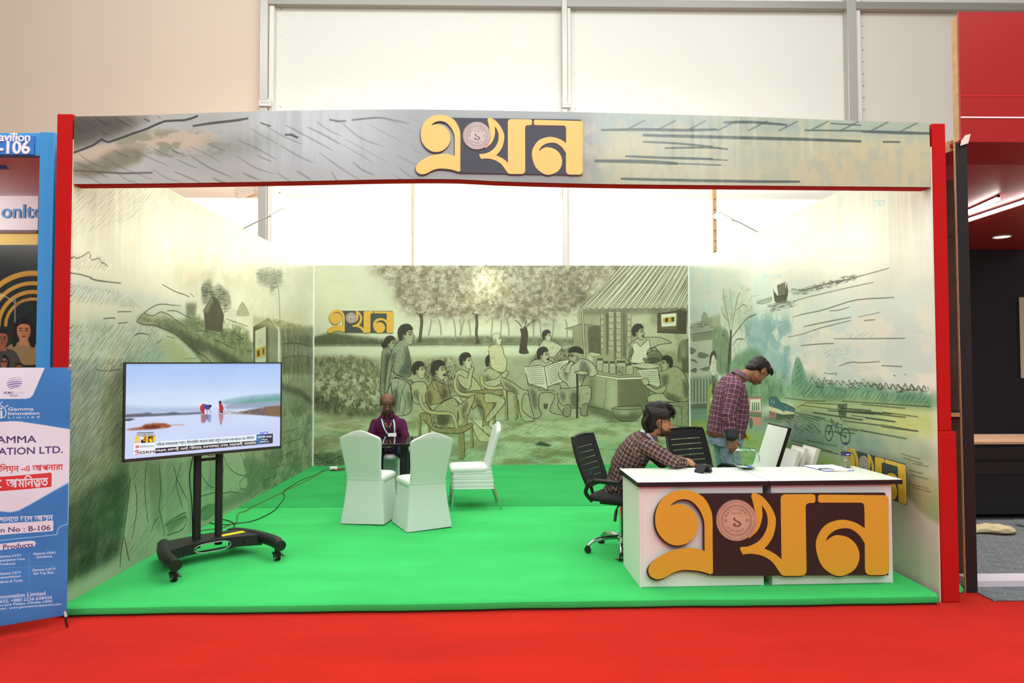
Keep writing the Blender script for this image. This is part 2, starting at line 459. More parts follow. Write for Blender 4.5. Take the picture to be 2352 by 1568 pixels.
# ------------------------------------------------------------------ mural on the back wall: tea-stall gathering, pencil and wash
PXM = 300
INK = (34, 34, 27)
def wall_back_map(sx, ox, oy):
    def f(P):
        x = ox+P[:, 0]/sx; y = oy+P[:, 1]/sx
        d = CF[None]+CR[None]*((x-1176)/FPX)[:, None]-CU[None]*((y-784)/FPX)[:, None]
        t = YB/d[:, 1]
        return np.stack([(d[:, 0]*t-XL)*PXM, (HW-(CAM_H+d[:, 2]*t))*PXM], 1)
    return f
def paint_back():
    cv = Canvas(int(6*PXM), int(HW*PXM), (203, 207, 180)); cv.map = wall_back_map(3.266, 720, 600)
    h, w = cv.h, cv.w
    n1 = smooth_noise(h, w, 160, 3, 4); n2 = smooth_noise(h, w, 40, 4, 4, 2.5)
    cv.a += ((n1-0.5)*0.13+(n2-0.5)*0.06)[..., None]*np.array([1, 0.95, 0.85])
    P, K, H = cv.poly, cv.stroke, cv.hatch
    # warm sky, ground washes
    P('-60,0 900,0 700,430 -60,560', (212, 212, 186), 0.5, soft=50)
    P('-60,600 2900,600 2900,720 -60,740', (196, 204, 174), 0.9, soft=12)
    P('-60,700 2900,690 2900,1240 -60,1180', (160, 164, 132), 0.85, soft=24, tex=0.3, seed=5)
    P('-60,1130 500,1160 1100,1190 2900,1180 2900,1420 -60,1420', (183, 192, 156), 0.9, soft=26, tex=0.25, seed=8)
    P('-60,1390 2900,1330 2900,1640 -60,1640', (150, 178, 140), 0.75, soft=40, tex=0.35, seed=9)
    cv.blotch('-60,1160 2900,1180 2900,1620 -60,1620', [(120, 140, 104), (204, 212, 178), (142, 132, 98)], 34, 0.5, 10, 21, (0.5, 0.66), 4.0, 0)
    # tree canopy
    can = '560,0 2340,0 2150,180 2010,330 1880,400 1700,430 1420,440 1100,430 900,420 760,400 660,330 600,200 540,120'
    P(can, (178, 172, 146), 0.7, soft=36, sm=4, tex=0.45, seed=31, cell=60)
    cv.blotch(can, [(140, 128, 104), (205, 204, 180), (122, 116, 94), (150, 136, 110)], 30, 0.5, 22, 41, (0.48, 0.66))
    cv.blotch('1380,300 2050,120 2000,390 1700,470 1400,420', [(112, 104, 84), (104, 98, 78)], 26, 0.5, 26, 47, (0.45, 0.66))
    cv.blotch('650,200 1100,180 1280,400 1000,430 720,400', [(128, 112, 90)], 30, 0.45, 30, 48, (0.42, 0.6))
    H(can, -48, 10, 90, 1.5, (222, 222, 200), 0.42, 0.8, 3, 0.05)
    H(can, -50, 9, 60, 1.2, (104, 96, 76), 0.42, 0.9, 103, 0.05)
    cv.blotch(can, [(108, 100, 78), (214, 213, 190)], 16, 0.4, 18, 141, (0.5, 0.66))
    H(can, -42, 21, 120, 1.2, (92, 84, 66), 0.38, 0.8, 4, 0.05)
    H('520,60 820,60 700,430 560,330', -46, 16, 110, 1.1, (120, 116, 96), 0.35, 0.8, 5)
    cv.scribble(can, 230, 44, (70, 66, 54), 0.75, 1.5, 6, 'leaf')
    H('1180,40 1500,40 1460,420 1300,420', 62, 22, 90, 1.2, (100, 96, 78), 0.35, 0.7, 15)
    # distant bank and tree line
    P('-60,600 60,560 150,540 340,560 520,580 900,570 1300,560 1700,570 2100,580 2100,640 -60,640', (118, 120, 94), 0.9, soft=7, tex=0.4, seed=12, cell=24)
    P('-60,590 80,545 160,535 330,570 340,632 -60,634', (96, 98, 72), 0.7, soft=6)
    P('340,575 520,600 560,632 340,630', (66, 68, 52), 0.5, soft=8)
    P('-60,634 2100,628 2100,700 -60,720', (205, 212, 184), 0.85, soft=8)
    cv.scribble('0,560 2050,560 2050,630 0,630', 220, 20, INK, 0.4, 1.0, 13, 'leaf')
    K('0,634 300,632 600,636 900,622 1200,630 1500,624 2040,630', 2.2, (84, 84, 66), 0.7)
    for x0, x1, b, lean in ((884, 860, 560, 1), (940, 956, 556, 0), (1046, 1066, 590, 0), (1096, 1106, 556, 0), (1128, 1096, 556, 0), (1158, 1176, 560, 0), (1340, 1330, 560, 0), (1408, 1400, 560, 0),
                            (1450, 1466, 570, 0), (1640, 1650, 570, 0), (1690, 1704, 580, 0), (1800, 1790, 570, 0), (1890, 1902, 570, 0)):
        K([(x0, 432), ((x0+x1)/2+4, 490), (x1, b)], 6, (150, 152, 128), 0.8, sm=4, taper=0.1); K([(x0+5, 432), ((x0+x1)/2+9, 490), (x1+6, b)], 1.2, INK, 0.4, sm=4)
    for pts, wd in (('806,390 812,450 806,520 796,606', 14), ('1222,392 1226,470 1222,540 1236,618', 13), ('1574,500 1584,560 1566,690', 34)):
        K(pts, wd, (84, 76, 60), 0.95, sm=5, taper=0.0); K(pts, wd*0.35, (140, 132, 106), 0.5, sm=5, taper=0)
    for t in ('806,430 790,400 770,384', '808,420 826,392 850,376', '1224,430 1206,400 1190,388', '1224,420 1246,392', '1574,520 1548,470 1510,440', '1580,510 1620,470 1660,440', '1578,530 1590,480 1600,440'):
        K(t, 4, (84, 76, 60), 0.9, sm=4)
    H('-60,1180 2900,1180 2900,1400 -60,1400', -22, 20, 120, 1.5, (214, 220, 190), 0.4, 0.8, 77); H('-60,640 2050,640 2050,780 -60,780', -14, 18, 120, 1.3, (140, 144, 112), 0.4, 0.8, 78)
    P('1546,690 1560,640 1574,500 1590,500 1600,640 1616,690', (88, 80, 64), 0.9, sm=3); H('1550,690 1576,510 1596,510 1606,690', 80, 6, 50, 1.2, INK, 0.6)
    P('770,606 800,570 820,606', (84, 80, 62), 0.7, soft=4); P('1200,622 1232,580 1262,622', (84, 80, 62), 0.7, soft=4)
    # shrubs at left, grass ticks
    for pg, c1, c2 in (('-40,760 160,720 330,720 480,780 520,1000 480,1090 200,1110 -40,1080', (148, 146, 112), (104, 106, 78)), ('-40,980 210,1030 500,1080 490,1150 200,1150 -40,1090', (120, 122, 92), (84, 88, 66)),
                       ('840,760 1050,740 1090,900 1040,980 850,900', (140, 134, 100), (110, 104, 76)), ('1640,720 1900,640 1960,760 1700,900', (146, 140, 108), (106, 100, 76))):
        P(pg, c1, 0.75, soft=14, sm=4, tex=0.4, seed=17, cell=22); cv.blotch(pg, [c2, (182, 184, 152), c2], 22, 0.6, 12, 60, (0.48, 0.62))
        H(pg, -42, 10, 44, 1.2, (74, 74, 54), 0.5, 0.8, 17); cv.scribble(pg, 380, 30, (52, 54, 40), 0.7, 1.4, 18, 'grass'); cv.scribble(pg, 300, 26, (214, 218, 190), 0.75, 1.6, 19, 'grass')
    cv.blotch('-40,880 160,840 480,880 510,1090 100,1090 -40,1040', [(206, 208, 178)], 18, 0.65, 10, 71, (0.52, 0.62)); H('-40,730 500,730 500,1090 -40,1090', -40, 15, 60, 1.0, (90, 90, 70), 0.4, 0.8, 23)
    P('-40,1010 180,1030 230,1090 130,1110 -40,1090', (74, 78, 60), 0.5, soft=14); P('200,1100 500,1130 560,1160 260,1160', (90, 94, 72), 0.45, soft=12)
    H('-40,1170 800,1190 800,1420 -40,1420', -24, 24, 110, 1.2, (110, 118, 90), 0.45, 0.8, 24); cv.scribble('0,1440 220,1420 230,1540 0,1545', 120, 40, (52, 58, 44), 0.8, 1.6, 25, 'leaf')
    P('-20,1450 220,1430 240,1560 -20,1560', (70, 78, 58), 0.4, soft=12)
    # cross-hatched foreground right
    for pg, sd in (('1390,1220 1700,1180 1980,1260 1750,1400 1400,1330', 27), ('1400,1360 2000,1380 2060,1520 1400,1520', 28), ('2060,1090 2280,1160 2200,1260 1980,1210', 29), ('960,1270 1400,1300 1400,1530 960,1500', 30)):
        H(pg, -28, 15, 120, 1.3, (62, 72, 54), 0.6, 0.7, sd, 0.15); H(pg, 22, 22, 80, 1.1, (70, 78, 58), 0.4, 0.8, sd+40)
    P('1660,1376 1700,1350 1790,1380 1760,1390', (64, 70, 54), 0.8, soft=2)
    # ---------------- tea stall
    P('1980,370 2812,340 2812,1160 2560,1160 2060,1100 2000,900', (158, 158, 126), 0.95, soft=4, tex=0.25, seed=33, cell=40)
    cv.blotch('2390,360 2812,350 2812,700 2400,700', [(196, 200, 168)], 60, 0.7, 20, 35, (0.35, 0.6))
    roof = '2307,30 2820,30 2820,352 2700,350 2430,358 2240,345 2010,368 1984,374 2020,340 2160,210'
    P(roof, (190, 192, 164), 1.0)
    rs = np.random.RandomState(5)
    for i in range(64):
        t = i/63; xb = 1996+t*(2900-1996); xt = 2307+t*(3150-2307)*0.86
        c = [(126, 120, 96), (218, 220, 196), (104, 98, 78)][i % 3]
        K([(xt, 30), ((xt+xb)/2+6*rs.randn(), 195), (xb, 352+6*math.sin(i*2.1))], 3.0+3*rs.rand(), c, 0.75, taper=0.3)
    for i in range(34):
        t = rs.rand(); xb = 1996+t*900; xt = 2307+t*720; a = rs.rand()*0.6; b = a+0.2+0.3*rs.rand()
        K([(xt+(xb-xt)*a, 30+322*a), (xt+(xb-xt)*b, 30+322*b)], 1.6, INK, 0.6)
    xs = np.arange(2010, 2812, 27); K(np.array([(x, 356+(8 if i % 2 else -5)) for i, x in enumerate(xs)]), 2.6, INK, 0.85, sm=3, taper=0)
    K('2307,34 2160,205 2020,335 1984,372 2012,366', 2.2, INK, 0.8)
    P('2012,362 2812,356 2812,392 2020,392', (74, 70, 54), 0.5, soft=10)
    # posts, bamboo, side shed
    P('1884,506 2010,470 2150,480 2150,640 1950,640 1946,520', (150, 150, 120), 0.9); K('1882,506 1950,488 2010,468 2140,486', 2.4, INK, 0.8); K('1946,520 1944,640', 2, INK, 0.7)
    H('1950,520 2150,490 2150,680 1950,660', 88, 16, 90, 1.3, INK, 0.5, 0.6, 50)
    K('2016,372 2022,520 2030,640 2034,716', 8, (188, 190, 160), 1, taper=0); K('2011,372 2018,520 2025,640 2028,716', 2, INK, 0.85, taper=0); K('2024,372 2030,520 2037,640 2040,716', 2, INK, 0.85, taper=0)
    P('2060,490 2150,480 2160,700 2064,690', (96, 92, 70), 0.7, soft=2); H('2060,490 2150,480 2160,700 2064,690', 86, 8, 70, 1.2, INK, 0.6)
    for x, y0, y1, wd in ((2166, 400, 660, 24), (2232, 380, 660, 44), (2288, 380, 740, 40), (2366, 400, 600, 34)):
        P([(x-wd/2, y0), (x+wd/2, y0), (x+wd/2, y1), (x-wd/2, y1)], (186, 184, 150), 0.9); H([(x-wd/2, y0), (x+wd/2, y0), (x+wd/2, y1), (x-wd/2, y1)], 85, 7, 60, 1.1, INK, 0.45)
        K([(x-wd/2, y0), (x-wd/2+2, (y0+y1)/2), (x-wd/2, y1)], 1.8, INK, 0.8); K([(x+wd/2, y0), (x+wd/2, y1)], 1.8, INK, 0.8)
        for y in np.arange(y0+30, y1, 44): K([(x-wd/2, y), (x, y+9), (x+wd/2, y+2)], 1.8, INK, 0.8, sm=3)
    P('2190,392 2216,392 2212,700 2196,700', (80, 76, 58), 0.6, soft=3); P('2256,392 2268,392 2268,740 2256,740', (80, 76, 58), 0.6, soft=3); P('2310,392 2346,392 2350,720 2316,720', (92, 88, 66), 0.6, soft=5)
    H('2030,380 2420,380 2400,700 2050,700', 80, 20, 70, 1.2, INK, 0.35, 0.8, 51); H('2390,380 2580,370 2580,520 2420,500', 84, 16, 60, 1.2, (100, 98, 76), 0.4, 0.8, 52)
    # framed television
    P('2582,392 2760,366 2800,376 2796,540 2580,530', (96, 90, 68), 0.95); P('2606,400 2730,384 2728,510 2604,502', (120, 114, 88), 0.9); P('2608,398 2722,388 2720,484 2612,490', (214, 218, 192), 1)
    P('2622,424 2712,414 2710,452 2622,460', (190, 160, 60), 0.9); P('2640,426 2660,424 2658,452 2640,455', (50, 48, 40), 0.9); P('2684,420 2704,418 2704,450 2688,452', (60, 54, 40), 0.8)
    K('2582,392 2760,366 2800,376 2796,540 2580,530 2582,392', 2.2, INK, 0.85, taper=0); H('2740,372 2798,378 2794,536 2732,516', 80, 7, 60, 1.4, INK, 0.6); K('2576,534 2800,542', 3, INK, 0.9); K('2625,464 2706,456', 1.6, (60, 80, 110), 0.8)
    # counter, jars, kettle pot
    P('2070,850 2290,880 2284,1145 2060,1080 2050,980', (162, 166, 134), 1); P('2284,880 2440,872 2520,900 2530,1060 2440,1100 2284,1140', (128, 128, 100), 1)
    P('2060,838 2290,870 2470,868 2470,882 2290,888 2060,852', (214, 216, 190), 1); K('2050,838 2290,872 2470,866', 2.4, INK, 0.85); K('2064,852 2290,888 2470,882', 1.8, INK, 0.7); K('2284,888 2286,1146', 2.4, INK, 0.85); K('2198,880 2190,1000 2178,1110', 1.8, INK, 0.7)
    P('2070,860 2110,866 2100,1080 2056,1040', (98, 100, 76), 0.6, soft=12); P('2210,900 2280,900 2280,1130 2200,1110', (196, 200, 166), 0.6, soft=16); H('2288,890 2460,884 2520,1060 2290,1130', 88, 8, 90, 1.2, (76, 74, 56), 0.55, 0.5, 55); H('2070,870 2280,890 2280,1140 2060,1080', 70, 13, 80, 1.1, (90, 90, 68), 0.4, 0.7, 56)
    P('2050,1060 2290,1146 2250,1200 2060,1130', (70, 74, 54), 0.5, soft=10); K('2060,1082 2180,1112 2290,1150', 2.4, INK, 0.8)
    for x0, y0, x1, y1 in ((2122, 740, 2176, 822), (2168, 762, 2216, 838), (2218, 762, 2268, 846), (2272, 758, 2344, 852), (2342, 778, 2400, 850)):
        P([(x0+6, y0), (x1-6, y0), (x1, y0+22), (x1, y1-8), (x1-6, y1), (x0+6, y1), (x0, y1-8), (x0, y0+22)], (176, 178, 146), 1); H([(x0, y0+20), (x1, y0+20), (x1, y1), (x0, y1)], 85, 9, 40, 1.2, INK, 0.5)
        K([(x0+6, y0), (x0, y0+22), (x0+1, y1-8), (x0+8, y1), (x1-8, y1), (x1, y1-8), (x1, y0+22), (x1-6, y0), (x0+6, y0)], 1.9, INK, 0.85, taper=0); P([(x0+4, y0-12), (x1-4, y0-12), (x1-4, y0+4), (x0+4, y0+4)], (92, 90, 70), 0.9); K([(x0+4, y0-12), (x1-4, y0-12)], 1.6, INK, 0.8)
    cv.scribble('2278,790 2340,790 2340,845 2278,845', 24, 26, INK, 0.7, 1.3, 57, 'leaf'); P('2052,694 2080,680 2150,692 2150,712 2096,716 2092,760 2062,740', (190, 190, 158), 0.9); K('2054,694 2084,680 2150,692 2148,710 2092,714 2054,694', 1.8, INK, 0.8)
    P('2800,590 2770,596 2736,660 2738,760 2816,760 2816,560', (128, 130, 102), 1); P('2776,600 2760,660 2766,740 2790,740 2784,660', (190, 194, 160), 0.6, soft=8); K('2812,590 2766,592 2738,660 2736,750', 2.2, INK, 0.85, sm=4); K('2760,720 2816,720', 2, INK, 0.8); P('2768,728 2816,728 2816,836 2772,830', (104, 106, 82), 0.9); K('2764,724 2772,830 2816,838', 2, INK, 0.8)
    # big basin
    P('2238,1104 2270,1092 2450,1088 2470,1100 2450,1160 2410,1192 2300,1196 2256,1160', (150, 154, 122), 1, sm=2); P('2260,1150 2440,1140 2410,1190 2300,1194', (92, 96, 74), 0.7, soft=8, sm=3); P('2290,1120 2380,1118 2370,1150 2300,1150', (196, 200, 168), 0.6, soft=8)
    K('2238,1104 2268,1090 2360,1086 2450,1088 2472,1100 2420,1108 2320,1112 2238,1104', 2.2, INK, 0.85, sm=3); K('2240,1108 2262,1162 2300,1194 2360,1198 2410,1192 2450,1158 2470,1104', 2.4, INK, 0.85, sm=3); K('2170,1206 2300,1202 2440,1198', 2, INK, 0.6); K('2410,1092 2416,1078 2456,1074 2466,1096', 2, INK, 0.7)
    # ---------------- people: helper shading
    def fig(outline, col=(172, 174, 140), sm=3, lw=2.3, shade=None, ha=62, tex=0.2, hs=0.45, seed=3):
        P(outline, col, 0.97, sm=sm, tex=tex, seed=seed, cell=26)
        if shade:
            for sg in shade: P(sg, tuple(v*0.52 for v in col), 0.72, soft=7, sm=3)
        H(outline, ha, 9, 46, 1.2, tuple(v*0.42 for v in col), min(0.95, hs*1.45), 0.7, seed, 0.05, sm)
        H(outline, ha-8, 22, 40, 1.3, tuple(min(255, v*1.3) for v in col), 0.5, 0.8, seed+5, 0.05, sm)
        K(outline, lw*1.12, INK, 0.95, sm=sm, taper=0.0, closed=True)
    def face(cx, cy, s, d, col=(178, 178, 146), hair=(62, 60, 50), mou=False, glass=False, cap=False, bald=False):
        """profile / three-quarter head, d=+1 looks right; s = half head height"""
        f = lambda L: np.array([(cx+d*a*s, cy+b*s) for a, b in L])
        P(f([(-.55, -.5), (-.2, -.85), (.35, -.8), (.62, -.4), (.66, -.15), (.8, .12), (.68, .2), (.68, .42), (.6, .68), (.35, .86), (0, .8), (-.2, .5), (-.5, .3)]), col, 1, sm=3)
        P(f([(-.5, .1), (-.1, .2), (.05, .75), (-.2, .6), (-.5, .4)]), tuple(v*.62 for v in col), .55, soft=3)
        if not bald:
            P(f([(-.72, .25), (-.8, -.3), (-.6, -.85), (-.1, -1.1), (.4, -1.02), (.66, -.62), (.5, -.45), (.3, -.5), (.05, -.3), (-.02, .0), (-.2, -.05), (-.32, .35), (-.55, .5)]), hair, .93, sm=3)
            H(f([(-.7, .1), (-.6, -.8), (.3, -1.0), (.5, -.6), (0, -.3), (-.3, .2)]), -50, max(5, s*.1), s*.7, 1.2, (30, 30, 25), .5, .5, 4, .3)
        if cap: P(f([(-.85, -.3), (-.8, -.8), (-.3, -1.15), (.45, -1.08), (.75, -.75), (.72, -.45), (0, -.5)]), (56, 54, 42), .95, sm=3); K(f([(-.8, -.35), (0, -.52), (.72, -.46)]), 2, (24, 24, 20), .8, sm=3)
        P(f([(-.3, -.1), (-.12, -.08), (-.1, .2), (-.25, .3), (-.34, .1)]), tuple(v*.85 for v in col), 1, sm=3); K(f([(-.12, -.06), (-.28, -.12), (-.34, .1), (-.22, .3), (-.12, .22)]), 1.6, INK, .8, sm=3)
        K(f([(.62, -.42), (.64, -.18), (.82, .12), (.68, .2), (.7, .36), (.64, .44), (.66, .62), (.5, .84), (.2, .84), (-.05, .6)]), 2, INK, .88, sm=3)
        K(f([(.2, -.26), (.42, -.34), (.6, -.28)]), max(2, s*.045), INK, .9, sm=3); P(f([(.24, -.1), (.4, -.18), (.54, -.1), (.4, -.04)]), (40, 38, 30), .85, sm=3)
        K(f([(.44, .5), (.56, .47), (.66, .5)]), 1.8, INK, .85, sm=3); P(f([(.5, .16), (.68, .2), (.6, .26)]), tuple(v*.55 for v in col), .6, soft=2)
        if mou: P(f([(.36, .38), (.55, .3), (.74, .34), (.72, .46), (.5, .44)]), (36, 34, 28), .95, sm=2)
        if glass:
            for gx in (.32, .62): K(f([(gx-.14, -.1), (gx, -.22), (gx+.14, -.1), (gx, .04)]), 2, INK, .9, sm=3, closed=True, taper=0)
            K(f([(-.2, -.12), (.18, -.12)]), 2, INK, .9)
        if cap: P(f([(.2, .5), (.6, .4), (.68, .6), (.5, .95), (.2, .9), (0, .6)]), (70, 68, 56), .7, soft=2)
    G1, G2, G3 = (150, 156, 128), (182, 184, 146), (162, 152, 112)
    # woman with a bun, tall man in a wrap
    fig('520,660 560,640 590,700 580,800 560,960 540,1010 500,1000 505,850 512,720', (136, 142, 116), shade=['540,700 580,720 560,900 530,900'])
    face(575, 620, 58, 1, (160, 162, 134)); P('508,628 520,606 544,610 548,640 524,650', (60, 60, 50), 1, sm=3); K('508,628 520,606 544,610 548,640 524,650', 1.6, INK, .8, closed=True, sm=3)
    fig('560,790 600,830 640,860 740,900 756,920 735,930 690,910 610,870 560,960 545,950 552,850', G1)
    fig('600,640 660,590 700,630 722,720 734,800 730,850 700,870 610,840 590,780 560,960 540,990 535,960 556,780 585,680', (150, 158, 134), shade=['690,640 728,740 728,850 640,840 680,760', '588,700 620,690 590,800'], ha=58, hs=.6)
    fig('590,880 700,900 730,960 740,1060 720,1140 640,1160 600,1150 590,1000', (166, 174, 148), shade=['600,950 640,1000 620,1140 596,1100', '700,980 730,1000 715,1120'], ha=66, hs=.6)
    for t in ('700,900 660,1000 640,1130', '640,890 620,1000 610,1120', '720,920 735,1000 728,1090', '720,880 742,900 735,960', '660,960 690,1060 670,1150'): K(t, 2, INK, .8, sm=3)
    face(694, 556, 80, 1, (166, 168, 140)); P('700,640 660,600 680,590 720,620', (150, 156, 128), 1)
    # --- plastic chairs
    def chair(pts_back, seat, legs, col=(158, 150, 108)):
        for l in legs: fig(l, col, 1, 2.2, hs=.8, ha=80)
        fig(seat, col, 2, 2.2, hs=.7)
        K(pts_back, 19, INK, .85, sm=5, taper=0); K(pts_back, 15, (180, 176, 134), 1, sm=5, taper=0)
    # boy in front row, behind the chair
    fig('740,920 800,900 850,930 840,1060 760,1060 735,990', G2, shade=['740,1000 780,960 800,1050']); face(790, 820, 66, 1, (184, 184, 150))
    # young man with hand at chin
    fig('1070,830 1110,810 1180,850 1240,920 1260,960 1210,990 1100,990 1060,900', G2, shade=['1090,900 1130,880 1150,980 1090,980'])
    fig('1150,880 1170,810 1190,790 1206,800 1190,860 1180,940 1150,960 1100,920 1080,870 1100,850', (184, 184, 150)); face(1142, 752, 64, 1, (188, 188, 156))
    # glasses man, second row
    fig('1280,830 1330,800 1400,840 1440,900 1430,1000 1320,1000 1260,900', G2, shade=['1280,880 1320,860 1350,980']); fig('1290,900 1370,880 1440,820 1460,840 1400,920 1310,945', (188, 188, 156)); face(1335, 762, 60, 1, (180, 178, 146), glass=True)
    # bald man standing behind
    fig('1310,650 1350,625 1410,630 1430,700 1450,740 1440,820 1390,830 1330,790 1320,710', (196, 196, 158), lw=1.9, hs=.25); face(1376, 586, 50, 1, (198, 198, 166), bald=True); K('1345,560 1352,545 1378,536 1400,550 1406,575', 1.8, INK, .7, sm=3)
    chair('1062,880 1066,950 1100,990 1160,1000 1240,995', '1080,990 1330,960 1340,1000 1180,1030', ['1340,950 1360,950 1365,1220 1345,1220'])
    chair('1260,860 1270,920 1330,950 1420,945 1432,960 1436,1010', '1280,960 1420,960 1440,1000 1300,1010', ['1432,960 1452,960 1460,1190 1436,1190', '1500,1010 1530,1020 1536,1180 1514,1190'])
    fig('1200,1010 1260,990 1330,1040 1350,1080 1320,1170 1310,1240 1270,1240 1280,1120 1230,1080 1190,1110', (170, 162, 118), shade=['1210,1030 1260,1060 1280,1200'], ha=70)
    fig('1290,990 1400,1010 1440,1050 1400,1110 1330,1190 1300,1210 1290,1180 1350,1100 1370,1060 1290,1060', G2)
    fig('1270,1240 1310,1230 1350,1270 1390,1290 1380,1310 1320,1300 1280,1280', (190, 190, 154), lw=1.8)
    # seated man with moustache, large
    fig('850,960 880,920 900,890 950,910 1010,940 1030,1010 1020,1030 960,1050 980,1080 960,1120 880,1110 840,1040', (166, 158, 114), shade=['860,960 890,1000 880,1090 850,1040', '960,950 1010,970 1010,1020 960,1030'], ha=70, hs=.6)
    for t in ('900,890 930,940 960,1030', '890,910 905,960 950,980', '980,930 985,1000 960,1040', '930,910 935,940 975,935 955,905'): K(t, 1.8, INK, .8, sm=3)
    fig('880,1080 960,1060 1050,1010 1090,1010 1110,1040 1130,1060 1120,1085 1090,1060 1060,1045 980,1100 900,1125', (186, 186, 150), ha=30)
    fig('900,1120 1000,1040 1060,1030 1090,1090 1080,1160 1090,1200 1060,1260 1000,1240 920,1240', (172, 172, 134), shade=['940,1130 1000,1160 1000,1230 930,1220'], ha=64, hs=.6)
    fig('1080,1090 1120,1060 1190,1000 1208,1030 1180,1100 1150,1190 1160,1230 1110,1250 1060,1240 1090,1180', (182, 178, 138), shade=['1110,1100 1160,1050 1130,1170'], ha=66, hs=.6)
    fig('1170,1180 1210,1210 1280,1280 1340,1330 1330,1350 1250,1350 1210,1290', (190, 190, 150), lw=1.9); cv.scribble('1120,1160 1180,1150 1190,1230 1120,1240', 26, 30, INK, .6, 1.2, 61, 'leaf')
    face(938, 822, 76, 1, (180, 180, 146), mou=True)
    K('850,800 890,760 930,752 970,775', 2, INK, .5, sm=3)
    chair('800,1000 806,1060 840,1110 900,1135 1000,1140 1040,1150 1060,1190 1076,1250', '800,1140 880,1150 900,1240 1060,1250 1180,1215 1190,1240 1100,1290 930,1280 860,1230', ['788,1150 806,1150 806,1310 786,1310', '858,1180 880,1180 876,1300 858,1300', '1075,1260 1128,1270 1136,1470 1118,1485 1092,1480', '1170,1230 1192,1210 1200,1390 1184,1398'])
    H('880,1140 1030,1150 1050,1220 900,1230', 80, 7, 60, 1.4, INK, .7); P('940,1150 1030,1150 1030,1210 950,1230', (92, 90, 66), .5, soft=5)
    # figures in front of the stall (offset 1372)
    def o(t, dx=1372): return parse(t)+np.array([dx, 0])
    fig(o('320,640 360,590 420,600 480,630 490,650 450,700 420,720 330,690'), (196, 196, 164), lw=1.9); face(1372+378, 562, 46, 1, (190, 188, 156))
    fig(o('30,870 110,900 200,960 290,980 300,1000 250,1010 210,990 190,1100 230,1150 280,1180 280,1195 190,1185 150,1000 60,960'), (178, 178, 142), shade=[o('60,900 150,960 160,1000 80,950')])
    fig(o('250,770 300,735 400,740 440,800 430,960 260,960 230,840'), (176, 178, 148)); face(1372+350, 708, 62, 1, (180, 178, 146), mou=True)
    fig(o('240,930 320,950 470,920 480,1000 460,1080 500,1140 480,1150 400,1120 440,1000 330,990 320,1100 340,1150 300,1180 280,1160 250,1040'), (166, 170, 140), shade=[o('260,960 300,1000 300,1120 270,1060')], ha=72)
    fig(o('210,790 330,780 358,790 480,745 548,738 510,830 510,900 440,920 388,940 388,965 350,950 240,915 222,840'), (202, 206, 180), 1, hs=.1)
    K(o('358,790 372,870 386,960'), 3, INK, .9)
    for i in range(9):
        y = 800+i*15; K(o(f'{226+i*3},{y} {290},{y-2} {345+i*2},{y-4}'), 2.6, (80, 80, 66), .75); K(o(f'{374+i*3},{y+4-4} {440},{y-24} {505-i*2},{y-44}'), 2.6, (80, 80, 66), .75)
    K(o('310,964 440,970'), 8, (120, 120, 94), .9); fig(o('355,1070 385,1070 378,1104 362,1104'), (110, 106, 84), 0)
    fig(o('480,810 540,760 640,730 720,760 760,840 700,865 680,830 620,960 560,970 530,920 470,870'), (184, 186, 158), shade=[o('640,740 700,800 690,850 620,900'), o('500,820 540,800 530,900')], ha=58)
    fig(o('470,960 560,950 690,930 712,990 690,1070 620,1100 520,1090 465,1040'), (172, 176, 144), shade=[o('560,980 620,1000 610,1090 560,1080'), o('480,980 520,1000 500,1060')], ha=60, hs=.6)
    fig(o('515,1080 555,1080 555,1150 530,1165 500,1150'), (150, 150, 122)); fig(o('640,1080 690,1070 680,1130 690,1145 660,1160 632,1145'), (150, 150, 122))
    face(1372+592, 716, 68, -1, (168, 166, 136), glass=True, cap=True, bald=True); fig(o('510,820 540,770 560,750 580,765 560,790 545,840'), (186, 186, 152), lw=1.9)
    K(o('606,830 608,960 606,1176'), 10, (70, 68, 52), .95, taper=0); K(o('585,836 600,826 640,830 690,826'), 7, (96, 94, 72), .9); fig(o('590,835 640,820 680,828 690,845 640,850'), (188, 188, 154), lw=1.8)
    # tea seller pouring from a kettle
    fig(o('990,640 1050,580 1140,570 1230,570 1300,600 1310,615 1240,620 1170,650 1165,670 1130,640 1150,760 1000,760 1010,700 1060,780 1100,770 1110,790 1050,800 970,720'), (180, 182, 148), 2, shade=[o('1000,650 1030,640 1020,740 990,720')], ha=70)
    fig(o('1020,620 1060,610 1080,640 1130,590 1150,600 1160,690 1180,760 1010,760 1030,680'), (206, 208, 180), 2, hs=.2, lw=2); face(1372+1064, 535, 62, 1, (172, 170, 138), mou=True)
    fig(o('1130,700 1160,670 1210,670 1245,710 1230,745 1150,762 1120,755 1100,735 1115,725 1140,740'), (134, 136, 106), shade=[o('1140,720 1230,720 1220,750 1150,755')]); K(o('1125,700 1150,655 1195,650 1212,680'), 4, INK, .85, sm=4); K(o('1130,704 1200,696 1243,712'), 2, INK, .8)
    fig(o('1000,775 1050,770 1110,760 1220,775 1200,800 1100,806'), (196, 198, 166), 2, lw=1.8)
    # back-turned reader on a stool
    fig(o('1140,1010 1200,990 1290,990 1440,1040 1430,1070 1250,1050 1190,1080 1140,1060'), (184, 190, 154), 2, hs=.25)
    fig(o('1230,830 1290,800 1350,790 1410,840 1440,930 1450,1020 1400,1055 1290,1030 1260,1000 1240,980 1230,930 1225,870'), (176, 180, 142), shade=[o('1240,860 1290,850 1280,930 1245,920'), o('1400,880 1440,940 1440,1020 1410,1000'), o('1270,980 1400,1040 1300,1040')], ha=60)
    fig(o('1120,930 1150,930 1200,960 1260,930 1275,960 1240,990 1190,985 1130,950'), (186, 188, 150)); fig(o('1058,812 1210,802 1232,930 1210,945 1140,920 1100,880'), (198, 204, 176), 1, hs=.1)
